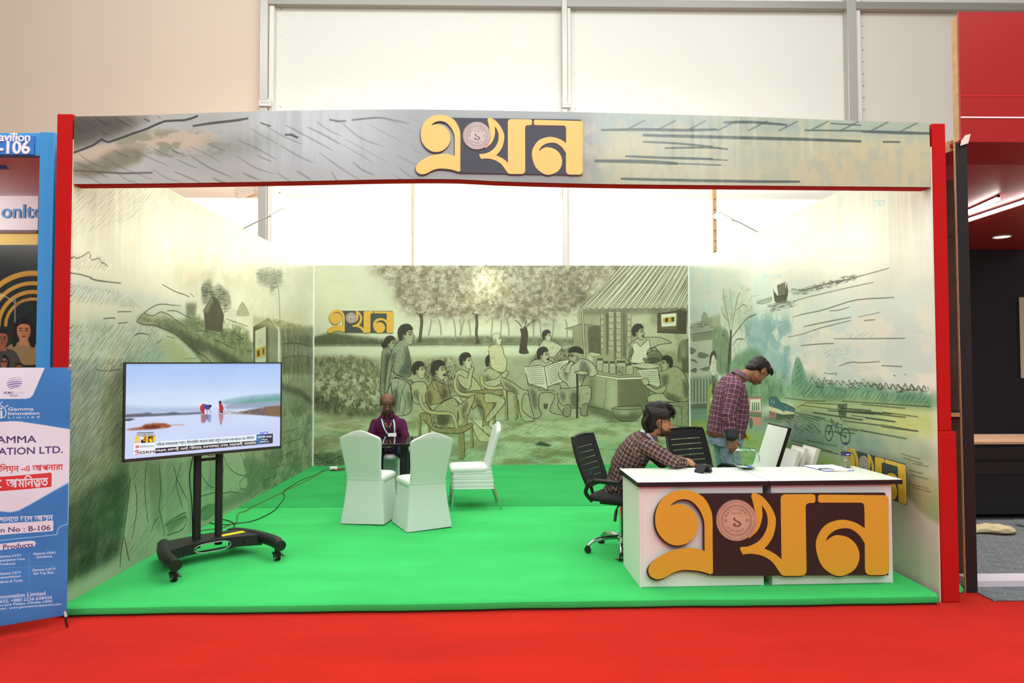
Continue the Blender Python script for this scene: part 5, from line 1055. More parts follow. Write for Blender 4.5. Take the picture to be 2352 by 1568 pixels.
MB().loft([[(x, yfr(x)+0.004, b-0.004), (x, yfr(x)+0.004, c_-0.01), (x, yfr(x)+0.10, c_-0.01), (x, yfr(x)+0.10, b-0.004)] for x, b, c_ in zip(xs, zb, zt)], MT).build('frame', M['red_cloth'], t, smooth=False)
cvb = paint_fascia(); imf = cvb.image('fascia_print')
fm = image_material('fascia_vinyl', imf, 0.22, 0.5, vinyl_bump('x'))
nz = 8; secs = []
for x, b, c_ in zip(xs, zb, zt):
    bulge = 0.5*(1+math.sin(x*3.1))*0.006
    secs.append([(x, yfr(x)-0.006-bulge*math.sin(math.pi*k/nz), b+(c_-b)*k/nz) for k in range(nz+1)]+[(x, yfr(x)+0.003, c_), (x, yfr(x)+0.003, b)])
o = MB().loft(secs, MT).build('printed_vinyl', fm, t)
Hf = (ZF1-ZF0+.12)
uv_project(o, lambda c: ((c.x-off.x-XL)/6.0, 1-(ZF1+.06-(c.z-off.z))/Hf))

# ------------------------------------------------------------------ cut-out logotype signs
coin_im = paint_coin().image('coin_print')
def coin_material(name, tint):
    m = image_material(name, coin_im, 0.45, 0.4); nt = m.node_tree; b = nt.nodes['Principled BSDF']
    tx = [n for n in nt.nodes if n.type == 'TEX_IMAGE'][0]
    mx = nt.nodes.new('ShaderNodeMix'); mx.data_type = 'RGBA'; mx.blend_type = 'MULTIPLY'; mx.inputs[0].default_value = 1.0
    nt.links.new(tx.outputs['Color'], mx.inputs[6]); mx.inputs[7].default_value = (*lin(tint), 1); nt.links.new(mx.outputs[2], b.inputs['Base Color'])
    return m
def logo_sign(label, p_l, p_r, zc, col, back, coin, thick, letter_gloss=0.4, tilt=0.0):
    """p_l, p_r: left and right end on the wall (x, y); zc: height of the centre"""
    a = Vector((p_l[0], p_l[1], 0)); b_ = Vector((p_r[0], p_r[1], 0)); wd = (b_-a).length; c = (a+b_)/2
    t = thing('logo_sign', label, 'sign', (c.x, c.y, zc), math.atan2((b_-a).y, (b_-a).x))
    t.rotation_euler[1] = tilt
    mk = lambda P, d: [tuple(v) for v in logo_xy(P)*wd+np.array(d)]
    bm_ = mat('logo_backing', back, rough=0.5); lm = mat('logo_letter_face', col, rough=letter_gloss)
    MB().prism(mk(LOGO_BACK, (0, 0)), -thick, -0.0005).prism(mk(LOGO_E+np.array([-9, 11]), (0, 0)), -thick*0.98, -0.0005).prism(mk(LOGO_N+np.array([-3, 9]), (0, 0)), -thick*0.96, -0.0005).prism(mk(LOGO_K+np.array([-3, 9]), (0, 0)), -thick*0.94, -0.0005).build('backing', bm_, t, smooth=False)
    for P, n_ in ((LOGO_E, 'letter'), (LOGO_K, 'letter'), (LOGO_N, 'letter')):
        MB().prism(mk(P, (0, 0)), -thick-0.003, -thick+0.002).build(n_, lm, t, smooth=False)
    cc = logo_xy(np.array([COIN_C]))[0]*wd; cr = COIN_R/1804*wd
    o = MB().tube([(cc[0], -thick-0.007, cc[1]), (cc[0], -thick+0.001, cc[1])], cr, 48).build('coin', coin_material('coin_face', coin), t)
    uv_project(o, lambda q: ((q.x-cc[0])/(2*cr)+0.5, (q.z-cc[1])/(2*cr)+0.5))
    return t
pl, pr = at(955, 335, yfp(955)-0.014), at(1339, 335, yfp(1339)-0.014)
logo_sign('yellow cut-out logotype with a pale coin, on the printed header board', pl, pr, at(1147, 335, yfp(1147)).z, (250, 198, 108), (60, 62, 74), (236, 230, 230), 0.004)  # washed-out glare is put into the paler yellow of these letters
pl, pr = at(752, 738, YB-0.001), at(904, 738, YB-0.001)
logo_sign('small yellow cut-out logotype on the back mural left of the trees', pl, pr, at(828, 738, YB).z, (206, 164, 60), (62, 70, 66), (206, 200, 186), 0.008)
def onX(px, py, X):
    d = ray(px, py); tt = (X+KR*YB)/(d[0]+KR*d[1]); return Vector((X, d[1]*tt, CAM_H+d[2]*tt))
pa = onX(1955, 1066, XR+0.003); pb = onX(2103, 1118, XR+0.003)
logo_sign('yellow cut-out logotype on the right wall mural, half hidden by the desk', pa, pb, (onX(2093, 1052, XR).z+onX(2093, 1162, XR).z)/2, (200, 160, 46), (44, 60, 58), (190, 186, 174), 0.008)

# ------------------------------------------------------------------ marquee hall behind the stand
YT = 13.2
def fabric(name, col, trans):
    m = mat(name, col, rough=0.7, spec=0.2, bump=0.04, bscale=1.2)
    nt = m.node_tree; b = nt.nodes['Principled BSDF']; out = nt.nodes['Material Output']
    if trans:
        tr = nt.nodes.new('ShaderNodeBsdfTranslucent'); tr.inputs[0].default_value = (*lin(col), 1)
        mx = nt.nodes.new('ShaderNodeMixShader'); mx.inputs[0].default_value = trans
        nt.links.new(b.outputs[0], mx.inputs[1]); nt.links.new(tr.outputs[0], mx.inputs[2]); nt.links.new(mx.outputs[0], out.inputs['Surface'])
    return m
ZS = at(1000, 455, YT).z
F1 = fabric('tent_fabric', (242, 243, 236), 0.22); F2 = fabric('tent_fabric_left_bay', (240, 224, 204), 0.2); F3 = fabric('tent_fabric_right_bay', (236, 232, 222), 0.2)
FT = fabric('translucent_tent_fabric', (250, 248, 236), 0.6)
px = [at(x, 300, YT).x for x in (612, 1300, 1960)]
struct(MB().box(((-13+px[0])/2, YT+0.02, (ZS+11)/2), (px[0]+13, 0.03, 11-ZS)).build('wall_hall_left', F2, smooth=False))
struct(MB().box(((px[2]+px[0])/2, YT+0.02, (ZS+11)/2), (px[2]-px[0], 0.03, 11-ZS)).build('wall_hall_middle', F1, smooth=False))
struct(MB().box(((13+px[2])/2, YT+0.02, (ZS+11)/2), (13-px[2], 0.03, 11-ZS)).build('wall_hall_right', F3, smooth=False))
struct(MB().box((0, YT+0.06, (ZS+0.1+ZHALL)/2), (26, 0.02, ZS+0.1-ZHALL)).build('wall_hall_lower', FT, smooth=False))
MA2 = mat('aluminium_edge', (232, 232, 224), rough=0.4)
for i, (xa, xb, lab) in enumerate(((597, 628, 'left'), (1290, 1311, 'middle'), (1945, 1979, 'right'))):
    a = at(xa, 200, YT-0.12).x; b_ = at(xb, 200, YT-0.12).x
    t = thing('tent_post', 'tall aluminium tent upright, the %s one of three behind the stand' % ('left', 'central', 'right')[i], 'tent post', ((a+b_)/2, YT-0.1, ZHALL), group='tent uprights')
    wd = b_-a; Hh = 11-ZHALL
    MB().box((-wd*0.18, 0, Hh/2), (wd*0.62, 0.16, Hh)).build('upright', M['alu'], t, bevel=0.01)
    MB().box((wd*0.32, 0.03, Hh/2), (wd*0.36, 0.10, Hh)).build('keder_channel', MA2, t, bevel=0.006)
    for k in range(18):
        zz = ZS-ZHALL+0.1+k*0.24
        MB().cyl((wd*0.5+0.10, 0.088, zz), (wd*0.5+0.10, 0.104, zz), 0.012, 8).build('lacing_eyelet', M['chrome'], t)
    if i < 2:
        zz = at(605, 238, YT-0.2).z-ZHALL
        MB().box((0, -0.10, zz), (wd*0.9, 0.05, 0.10)).box((wd*0.3, -0.11, zz+0.05), (0.05, 0.05, 0.12), r=(0, 0.5, 0)).cyl((-wd*0.3, -0.12, zz+0.02), (wd*0.4, -0.12, zz+0.03), 0.02).build('strap_ratchet', M['whiteplastic'], t, bevel=0.006)
zb_ = at(1300, 9, YT-0.12).z
t = thing('tent_beam', 'horizontal aluminium purlin near the top of the tent wall', 'beam', (0, YT-0.10, zb_))
MB().box(((px[0]+11)/2, 0, 0), (11-px[0], 0.12, 0.15)).build('purlin', mat('grey_aluminium', (160, 158, 150), rough=0.4, metal=0.3), t, bevel=0.01)
for (x, w_, z0, z1, lab, m_) in ((948, 0.055, 0, ZS+0.4, 'slim bare wooden pole behind the stand, left of the central upright', mat('pale_wood', (214, 190, 150), rough=0.6, var=0.1, vscale=9)),
                                 (1641, 0.075, 0, ZS+0.25, 'wooden pole with a row of studs behind the stand, right of the central upright', mat('tan_wood', (200, 164, 118), rough=0.6, var=0.12, vscale=9))):
    p = at(x, 500, YT-0.35)
    t = thing('tent_pole', lab, 'pole', (p.x, YT-0.35, ZHALL), group='wooden poles behind the stand')
    MB().box((0, 0, (z1-ZHALL)/2), (w_, 0.05, z1-ZHALL)).build('pole', m_, t, bevel=0.008)
    if x > 1000:
        for k in range(9): MB().cyl((0, -0.032, 3.2+k*0.2), (0, -0.024, 3.2+k*0.2), 0.012, 8).build('stud', M['darkply'], t)
p = at(565, 441, YT-0.05)
v = MB(); v.prism([(-0.18, 0.12), (0.17, 0.12), (0.17, -0.03), (0.02, -0.08), (-0.16, -0.14)], -0.01, 0.01)
t = thing('loose_flap', 'torn corner of tent fabric hanging by the left tent upright', 'flap', (p.x, YT-0.05, p.z)); v.build('fabric_flap', F2, t, smooth=False)
# ------------------------------------------------------------------ LED floodlights clamped on the wall tops
ML = mat('lamp_glass', (255, 255, 250), rough=0.3, emit=(255, 250, 235), estr=14)
def flood(label, loc, aim, watts, arm):
    """flat LED floodlight on a short arm; arm = vector from lamp back to the wall top"""
    t = thing('floodlight', label, 'floodlight', loc, group='LED floodlights on the wall tops')
    d = (Vector(aim)-Vector(loc)).normalized(); R = d.to_track_quat('-Z', 'Y').to_matrix().to_4x4()
    MB().box((0, 0, 0.02), (0.24, 0.18, 0.035)).box((0, 0, 0.045), (0.16, 0.10, 0.02)).build('housing', M['whiteplastic'], t, bevel=0.006).matrix_local = R
    MB().box((0, 0, 0.0), (0.21, 0.15, 0.008)).build('lamp_panel', ML, t, smooth=False).matrix_local = R
    a = Vector(arm); MB().tube([(0, 0, 0.03), a*0.5+Vector((0, 0, 0.03)), a], 0.010, 8).build('bracket_arm', M['alu'], t)
    l = bpy.data.lights.new('flood_beam', 'SPOT'); l.energy = watts; l.spot_size = math.radians(150); l.spot_blend = 0.6; l.shadow_soft_size = 0.16; l.color = (1.0, 0.98, 0.93)
    o = bpy.data.objects.new('flood_beam', l); COL.objects.link(o); o.parent = t
    o.matrix_local = Matrix.Translation(d*0.02) @ R
    return t
for lab, X, y, s in (('front floodlight on the left wall top, peeping out under the header board', XL, 6.02, 1), ('rear floodlight on the left wall top', XL, 7.90, 1),
                     ('front floodlight on the right wall top, just behind the header board', XR, 5.75, -1), ('rear floodlight on the right wall top', XR, 8.05, -1)):
    flood(lab, ((X if s > 0 else xr(y))+s*0.42, y, HW+0.16), (X+s*1.9, y, 0.2), 40, (-s*0.42, 0, -0.16))
flood('floodlight at the middle of the back wall top', (-0.20, YB-0.17, HW+0.02), (-0.2, YB-0.75, 0.2), 40, (0, 0.17, -0.02))

# ------------------------------------------------------------------ neighbouring stand at the left: blue frame, pale ceiling, film poster
BL = mat('blue_board', (62, 150, 214), rough=0.5); BLD = mat('blue_sign_board', (54, 124, 204), rough=0.5); LWH = mat('lettering_white', (240, 240, 244), rough=0.5); LBL = mat('lettering_blue', (88, 158, 220), rough=0.5)
def lettering(name, txt, right, base, Y, px_w, m, parent, bold=0.0, depth=0.004):
    """raised letters ending at pixel column `right`, baseline row `base`, on the plane y = Y"""
    tr = text_tris(txt); a = at(right-px_w, base, Y); b = at(right, base, Y); lo, hi = tr[..., 0].min(), tr[..., 0].max(); k = (b.x-a.x)/(hi-lo)
    c = bpy.data.curves.new(name, 'FONT'); c.body = txt; c.size = k; c.extrude = depth; c.offset = bold*k
    tmp = bpy.data.objects.new('tmp', c); COL.objects.link(tmp); dg = bpy.context.evaluated_depsgraph_get()
    me = bpy.data.meshes.new_from_object(tmp.evaluated_get(dg)); bpy.data.objects.remove(tmp); bpy.data.curves.remove(c)
    o = bpy.data.objects.new(name, me); COL.objects.link(o); me.materials.clear(); me.materials.append(m)
    o.matrix_world = Matrix.Translation((a.x-lo*k, Y, a.z)) @ Matrix.Rotation(math.pi/2, 4, 'X')
    if parent: o.parent = parent; o.matrix_parent_inverse = parent.matrix_basis.inverted()
    return o
YL = 4.9
a, b = at(95, 303, YL), at(128, 303, YL); c_ = at(113, 843, YL)
t = thing('booth_post', 'flat blue upright at the corner of the neighbouring stand, left of the red post', 'post', ((a.x+b.x)/2, YL, ZHALL))
MB().box((-0.010, 0.03, (a.z-ZHALL)/2), (b.x-a.x, 0.06, a.z-ZHALL)).build('upright', BL, t, bevel=0.004)
z1, z0 = at(40, 305, YL).z, at(40, 357, YL).z
t = thing('pavilion_sign', 'blue header sign with white letters and number 106, left of the blue upright', 'sign', (a.x, YL, z0))
xr = a.x-0.006
MB().box((-1.0+xr-a.x, 0.03, (z1-z0)/2), (2.0, 0.05, z1-z0)).build('header_panel', BL, t, smooth=False)
x80 = at(80, 330, YL).x
MB().box((x80-a.x-1.0, 0.0, (z1-z0)/2-0.01), (2.0, 0.012, z1-z0-0.03)).build('sign_panel', BLD, t, smooth=False)
lettering('lettering', 'Pavilion', 69, 324, YL-0.008, 84, LWH, t, 0.015)
lettering('stand_number', 'B-106', 68, 352, YL-0.008, 93, LWH, t, 0.025)
# ceiling, inner walls; an added, unseen fill lamp brightens them
area('booth_fill', (-5.0, 5.45, 3.0), (-4.6, 6.3, 2.2), 1.2, 0.5, 13, (1.0, 0.95, 0.92))
YI = 6.25
zc_ = z0+0.02
MB().box((-5.2, (YL+YI)/2+0.05, zc_+0.03), (4.2, YI-YL-0.06, 0.04)).build('ceiling', mat('pale_ceiling', (226, 214, 216), rough=0.6), None, smooth=False)['kind'] = 'structure'
tri = [at(-60, 366, YL+0.35), at(-10, 366, YL+0.35), at(18, 387, YL+0.35), at(-60, 389, YL+0.35)]
t = thing('hanging_pennant', 'blue wedge-shaped panel hanging under the neighbouring stand ceiling', 'panel', (tri[0].x, YL+0.35, tri[0].z))
MB().prism([(p.x-tri[0].x, p.z-tri[0].z) for p in tri], 0, 0.02).build('wedge_panel', BL, t, smooth=False)
zA, zB, zC = at(40, 440, YI).z, at(40, 530, YI).z, at(40, 537, YI).z
MB().box((-5.2, YI+0.06, (zc_+zB+0.2)/2), (4.2, 0.05, zc_-zB+0.2)).build('wall_inner', mat('pale_inner_wall', (226, 210, 212), rough=0.6), None, smooth=False)['kind'] = 'structure'
xe = at(92, 500, YI).x
t = thing('name_board', 'white name board with light blue letters inside the neighbouring stand', 'sign', (xe, YI, zB))
MB().box((-1.0, 0.0, (zA-zB)/2), (2.0, 0.06, zA-zB)).build('board', mat('white_board', (236, 238, 240), rough=0.5), t, smooth=False)
MB().box((-1.0, -0.01, (zB+zC)/2-zB), (2.0, 0.07, abs(zB-zC))).build('grey_divider', mat('grey_strip', (120, 104, 100), rough=0.6), t, smooth=False)  # plain grey strip along the lower edge of the name board
lettering('lettering', 'onltd', 96, 500, YI-0.036, 92, LBL, t, 0.01)
zD = at(40, 568, YI).z
t = thing('yellow_board', 'plain yellow strip above the film poster', 'board', (xe, YI, zD)); MB().box((-1.0, 0, (zC-zD)/2), (2.0, 0.05, zC-zD)).build('strip', mat('yellow_board', (232, 206, 104), rough=0.5), t, smooth=False)
imp = paint_poster().image('poster_print')
t = thing('film_poster', 'dark poster with gold rings and several people, below the yellow strip', 'poster', ((POS_X0+POS_X1)/2, POS_Y, POS_Z0))
o = MB().box((0, 0, (POS_Z1-POS_Z0)/2), (POS_X1-POS_X0, 0.02, POS_Z1-POS_Z0)).build('printed_sheet', image_material('poster_sheet', imp, 0.3, 0.4), t, smooth=False)
uv_project(o, lambda q: (q.x/(POS_X1-POS_X0)+0.5, q.z/(POS_Z1-POS_Z0)))
MB().box((-4.85, POS_Y+0.06, 0.8), (3.0, 0.05, 1.75)).build('wall_lower', mat('dark_inner_wall', (60, 54, 52), rough=0.7), None, smooth=False)['kind'] = 'structure'
MB().box((-3.30, 6.0, 1.55), (0.04, 2.0, 3.2)).build('wall_partition', M['darkply'], None, smooth=False)['kind'] = 'structure'
for z in (2.18, 1.2):
    p = at(133, 0, YL+0.05)
t = thing('partition_batten', 'dark timber battens in the gap between the blue upright and the red post', 'batten', (-3.16, 5.05, ZHALL))
MB().box((0, 0, 1.6), (0.05, 0.05, 3.2)).build('upright_batten', M['darkply'], t, smooth=False)
MB().box((0.02, 0.03, 2.3), (0.10, 0.04, 0.08)).build('cross_batten', M['black'], t, smooth=False)
MB().box((0.02, 0.03, 0.95), (0.10, 0.04, 0.05)).build('cross_batten', M['darkply'], t, smooth=False)

# ------------------------------------------------------------------ X-banner in front of the left post
imb2 = paint_banner().image('banner_print')
bdir = Vector((BAN_D[0], BAN_D[1], 0)); bn_ = Vector((-BAN_D[1], BAN_D[0], 0)); bn_ = bn_ if bn_.y > 0 else -bn_
t = thing('x_banner', 'blue and white printed stand banner at the far left edge, before the red post', 'banner', (BAN_R[0], BAN_R[1], ZHALL), math.atan2(-BAN_D[1], -BAN_D[0]))
zb2 = BAN_Z-ZHALL
nu, nv = 12, 30; rows = []
for j in range(nv+1):
    rows.append([(-BAN_W+BAN_W*i/nu, 0.006*math.sin(i*0.9+j*0.25)*math.sin(math.pi*j/nv)-0.004*math.sin(j*0.5), zb2+BAN_H*j/nv+0.008*math.sin(math.pi*i/nu)*(1 if j == 0 else 0)) for i in range(nu+1)]+
                [(-BAN_W+BAN_W*i/nu, 0.006*math.sin(i*0.9+j*0.25)*math.sin(math.pi*j/nv)-0.004*math.sin(j*0.5)+0.0012, zb2+BAN_H*j/nv) for i in range(nu, -1, -1)])
o = MB().loft(rows).build('printed_sheet', image_material('banner_sheet', imb2, 0.42, 0.4), t)
uv_project(o, lambda q: (q.x/BAN_W+1, (q.z-zb2)/BAN_H))
hub = Vector((-BAN_W/2, 0.10, 0.80))
for (x, z) in ((-0.008, zb2+BAN_H-0.01), (-BAN_W+0.008, zb2+BAN_H-0.01), (-0.008, zb2+0.012), (-BAN_W+0.008, zb2+0.012)):
    MB().tube([hub, ((hub.x+x)/2, 0.07, (hub.z+z)/2+0.02), (x, 0.01, z)], 0.006, 8).build('support_rod', M['blackmetal'], t)
    s_ = 1 if z > 1 else -1
    MB().tube([(x-0.004, 0.006, z-0.012*s_), (x+0.004, -0.006, z+0.022*s_)], 0.009, 8).build('rod_tip', M['alu'], t)
MB().tube([(-0.012, 0.0, zb2+0.004), (0.004, -0.01, 0.004)], 0.007, 8).build('front_foot', M['blackmetal'], t); MB().tube([(-BAN_W+0.012, 0.0, zb2+0.004), (-BAN_W, -0.01, 0.004)], 0.007, 8).build('front_foot', M['blackmetal'], t)
MB().tube([hub, (-BAN_W/2, 0.45, 0.006)], 0.007, 8).build('rear_foot', M['blackmetal'], t)

# ------------------------------------------------------------------ neighbouring stand at the right: red header, dark room
RD = mat('red_board', (160, 20, 20), rough=0.42, bump=0.05, bscale=3); DKP = mat('charcoal_board', (30, 27, 27), rough=0.5)
YR = 5.0
x0, zt_, zb_ = at(2203, 100, YR).x, at(2240, 27, YR).z, at(2240, 326, YR).z
t = thing('red_header_box', 'tall red header box of the neighbouring stand at the right, with a raw plywood side', 'header board', (x0, YR, zb_))
MB().box((1.5, 0.01, (zt_-zb_)/2), (3.0, 0.02, zt_-zb_)).build('red_face', RD, t, smooth=False)
MB().box((0.02, 0.055, (zt_-zb_)/2-0.01), (0.03, 0.075, zt_-zb_-0.02)).build('plywood_side', M['ply'], t, smooth=False)
zl = at(2280, 270, YR).z-zb_; MB().box((1.5, -0.002, zl), (3.0, 0.006, 0.010)).build('white_line', LWH, t, smooth=False)
zl2 = at(2280, 220, YR).z-zb_; MB().box((1.5, 0.0, zl2), (3.0, 0.004, 0.006)).build('panel_seam', mat('bright_red_seam', (206, 34, 32), rough=0.4), t, smooth=False)
MB().box((1.5, 0.3, 0.012), (3.0, 0.58, 0.02)).build('underside', RD, t, smooth=False)
MB().prism([(-0.01, -0.03), (0.05, -0.01), (0.07, 0.06), (0.03, 0.05), (0.0, 0.01)], -0.004, 0.0).build('torn_paper', mat('torn_white_paper', (226, 214, 204), rough=0.8), t, smooth=False)
YRb = 10.0
MB().box((x0+2.2, (YR+YRb)/2+0.3, zb_+0.05), (4.4, YRb-YR-0.6, 0.05)).build('ceiling_right', mat('maroon_ceiling', (176, 62, 58), rough=0.35, spec=0.3), None, smooth=False)['kind'] = 'structure'
MB().box((x0+2.6, YRb+0.03, 1.6), (5.2, 0.05, 3.4)).build('wall_dark', mat('dark_wall', (26, 27, 31), rough=0.6), None, smooth=False)['kind'] = 'structure'
pa, pb = at(2192, 345, YR+0.02), at(2221, 345, YR+0.02); pc, pd = at(2217, 1362, YR+0.02), at(2246, 1362, YR+0.02)
t = thing('booth_post', 'charcoal upright with a raw wooden edge, right of the red post', 'post', (pc.x, YR+0.02, ZHALL))
def leaning(xa, xb, y0, y1, z0, z1, dx):
    return MB().loft([[(xa, y0, z0), (xb, y0, z0), (xb, y1, z0), (xa, y1, z0)], [(xa+dx, y0, z1), (xb+dx, y0, z1), (xb+dx, y1, z1), (xa+dx, y1, z1)]])
w_ = pd.x-pc.x; dx = pa.x-pc.x; Hh = zb_-ZHALL
leaning(0.008, w_, 0, 0.018, 0, Hh, dx).build('charcoal_face', DKP, t, smooth=False)
leaning(0.004, 0.008, 0.001, 0.018, 0, Hh, dx).build('wooden_edge', M['ply'], t, smooth=False)
p0, p1 = at(2160, 990, 5.35).x, at(2214, 990, 5.35).x
t = thing('plywood_partition', 'dark plywood partition panels between the red post and the charcoal upright', 'partition', (p0, 5.35, ZHALL))
for za, zz in ((0, at(2190, 948, 5.35).z-ZHALL), (at(2190, 948, 5.35).z-ZHALL+0.02, at(2190, 545, 5.35).z-ZHALL), (at(2190, 545, 5.35).z-ZHALL+0.005, 3.15)):
    MB().box((0.10, 0, (za+zz)/2), (0.27, 0.02, zz-za)).build('panel', M['darkply'], t, smooth=False)
MB().box((0.09, -0.03, at(2190, 952, 5.32).z-ZHALL), (0.25, 0.03, 0.03)).build('cross_batten', M['ply'], t, smooth=False)
q0 = at(2168, 345, 5.1); q1 = at(2204, 312, 5.1)
t = thing('plywood_brace', 'raw plywood strip bridging the red post and the red header box', 'brace', (q0.x, 5.13, q0.z))
MB().prism([(-0.15, -0.08), (q1.x-q0.x-0.03, 0.01), (q1.x-q0.x-0.03, 0.09), (-0.15, 0.02)], 0, 0.02).build('brace_strip', M['ply'], t, smooth=False)
def onz_(px, py, z): d = ray(px, py); s = (z-CAM_H)/d[2]; return Vector((d[0]*s, d[1]*s, z))
LED = mat('led_strip', (255, 255, 255), emit=(255, 244, 238), estr=13)
zc = zb_+0.024
for i, (a_, b_, lab) in enumerate((((2180, 500), (2293, 449), 'shorter of the two slanting LED strips in the maroon ceiling'), ((2180, 514), (2420, 434), 'longer of the two slanting LED strips in the maroon ceiling'))):
    A, B = onz_(*a_, zc-0.006), onz_(*b_, zc-0.006)
    t = thing('led_strip_light', lab, 'ceiling light', A, 0, 'LED strips in the maroon ceiling')
    D = B-A; ang = math.atan2(D.y, D.x); MB().box((D.length/2, 0, -0.03), (D.length, 0.03, 0.03)).build('diffuser', LED, t, smooth=False).rotation_euler[2] = ang
    MB().box((D.length/2, 0, -0.006), (D.length+0.02, 0.02, 0.03)).build('housing', M['black'], t, smooth=False).rotation_euler[2] = ang
P = onz_(2301, 543, zc); t = thing('downlight', 'round recessed downlight in the maroon ceiling', 'ceiling light', P)
MB().lathe([(0.085, 0.0), (0.105, -0.012), (0.11, 0.004)], 28).build('rim', M['whiteplastic'], t); MB().lathe([(0.0, -0.008), (0.085, -0.006)], 28).build('lamp_disc', LED, t)
area('dark_room_fill', (5.2, 7.0, 3.1), (5.2, 7.2, 0), 1.6, 0.3, 70, (1, 0.93, 0.9))  # fill lamp added to brighten the maroon ceiling and the dark room
# floor, sill, desk, litter
def rug(name, x0, x1, y0, y1, z, m): return struct(MB().box(((x0+x1)/2, (y0+y1)/2, z), (x1-x0, y1-y0, 0.006)).build(name, m, smooth=False))
gm = mat('grey_carpet_tiles', (112, 116, 118), rough=0.9, spec=0.1, var=0.18, vscale=30, bump=0.3, bscale=200)
nt = gm.node_tree; bsdf = nt.nodes['Principled BSDF']; tc = nt.nodes.new('ShaderNodeTexCoord'); bk = nt.nodes.new('ShaderNodeTexBrick'); bk.inputs['Scale'].default_value = 3.2; bk.inputs['Mortar Size'].default_value = 0.012
bk.inputs['Color1'].default_value = (*lin((104, 110, 112)), 1); bk.inputs['Color2'].default_value = (*lin((118, 122, 124)), 1); bk.inputs['Mortar'].default_value = (*lin((136, 140, 140)), 1); mp = nt.nodes.new('ShaderNodeMapping'); mp.inputs['Rotation'].default_value = (0, 0, 0.5)
nt.links.new(tc.outputs['Object'], mp.inputs['Vector']); nt.links.new(mp.outputs['Vector'], bk.inputs['Vector']); nt.links.new(bk.outputs['Color'], bsdf.inputs['Base Color'])
rug('floor_right', x0+0.05, x0+5.2, 4.84, YRb, ZHALL+0.006, gm)
yS = onz_(2290, 1350, ZHALL).y
MB().box((x0+2.6, yS+0.09, ZHALL+0.03), (5.0, 0.18, 0.045)).build('trim_3', mat('lilac_white_sill', (214, 204, 214), rough=0.5), None, smooth=False)['kind'] = 'structure'
yD = onz_(2300, 1196, ZHALL).y; xd = at(2236, 1100, yD).x; zD_ = at(2300, 1016, yD).z
t = thing('cabinet_desk', 'black desk with a pale wooden top inside the dark neighbouring stand', 'desk', (xd-0.25, yD, ZHALL+0.009))
hD = zD_-ZHALL-0.02
MB().box((0.9, 0.35, hD/2+0.03), (1.8, 0.68, hD-0.06)).build('carcass', mat('black_laminate', (22, 20, 21), rough=0.4), t, bevel=0.004)
MB().box((0.9, 0.33, hD+0.012), (1.84, 0.74, 0.03)).build('desk_top', mat('pale_wood_top', (196, 158, 124), rough=0.45, var=0.1, vscale=6), t, bevel=0.003)
for zz in (hD-0.10, hD-0.26):
    MB().box((0.9, -0.006, zz), (1.74, 0.014, 0.13)).build('drawer_front', mat('black_drawer', (30, 27, 28), rough=0.4), t, bevel=0.003)
for k in (0.05, 1.75): MB().box((k, 0.35, 0.015), (0.06, 0.6, 0.03)).build('foot', M['black'], t, smooth=False)
P = onz_(2283, 1224, ZHALL+0.009); rs = np.random.RandomState(8)
cl = mat('beige_cloth', (206, 190, 150), rough=0.9, bump=0.3, bscale=90)
b_ = MB()
secs = []
for i in range(15):
    u = i/14; r = 0.018+0.045*math.sin(math.pi*u)**0.6; cx = -0.22+0.44*u; cy = 0.03*math.sin(u*7)
    secs.append([(cx+0.012*rs.randn(), cy+1.5*r*math.cos(2*math.pi*k/14)*(1+0.18*math.sin(3*k+i)), max(0.0, r*0.75*(1+math.sin(2*math.pi*k/14))*(1+0.16*math.sin(2*k+1.7*i)))) for k in range(14)])
o = b_.loft(secs).build('crumpled_cloth', cl, sub=1); o.location = P; tag(o, 'crumpled beige cloth on the grey floor in front of the black desk', 'cloth')
P = onz_(2332, 1206, ZHALL+0.009)
t = thing('plastic_cup', 'clear plastic cup lying beside the beige cloth', 'cup', P, 0.5); mg = mat('clear_plastic', (235, 240, 245), rough=0.08, trans=0.9, ior=1.4)
o = MB().lathe([(0.026, 0.0), (0.036, 0.10), (0.038, 0.103), (0.034, 0.10), (0.024, 0.004)], 24).build('cup_body', mg, t); o.matrix_local = Matrix.Translation((0, 0, 0.038)) @ Matrix.Rotation(math.pi/2-0.11, 4, 'X')
P = at(2347, 775, YRb-0.02); t = thing('wall_sheet', 'narrow cream sheet on the dark wall at the right edge of the picture', 'sheet', (P.x, YRb-0.01, P.z)); MB().box((0.35, 0, 0), (0.74, 0.012, 1.2)).build('paper', mat('cream_sheet', (214, 208, 178), rough=0.6), t, smooth=False)
P = onz_(2206, 1366, ZHALL)
o = MB().loft([[(-0.05+0.03*math.sin(j), 0.0+0.02*j, 0.0), (0.05, 0.02*j, 0.0), (0.06+0.02*math.sin(j*2), 0.02*j+0.01, 0.03+0.025*j), (-0.04, 0.02*j+0.012, 0.02+0.02*j)] for j in range(6)]).build('carpet_offcut', M['green_carpet'], sub=1); o.location = P+Vector((0, 0.02, 0)); tag(o, 'scrap of green carpet at the foot of the charcoal upright', 'carpet scrap')
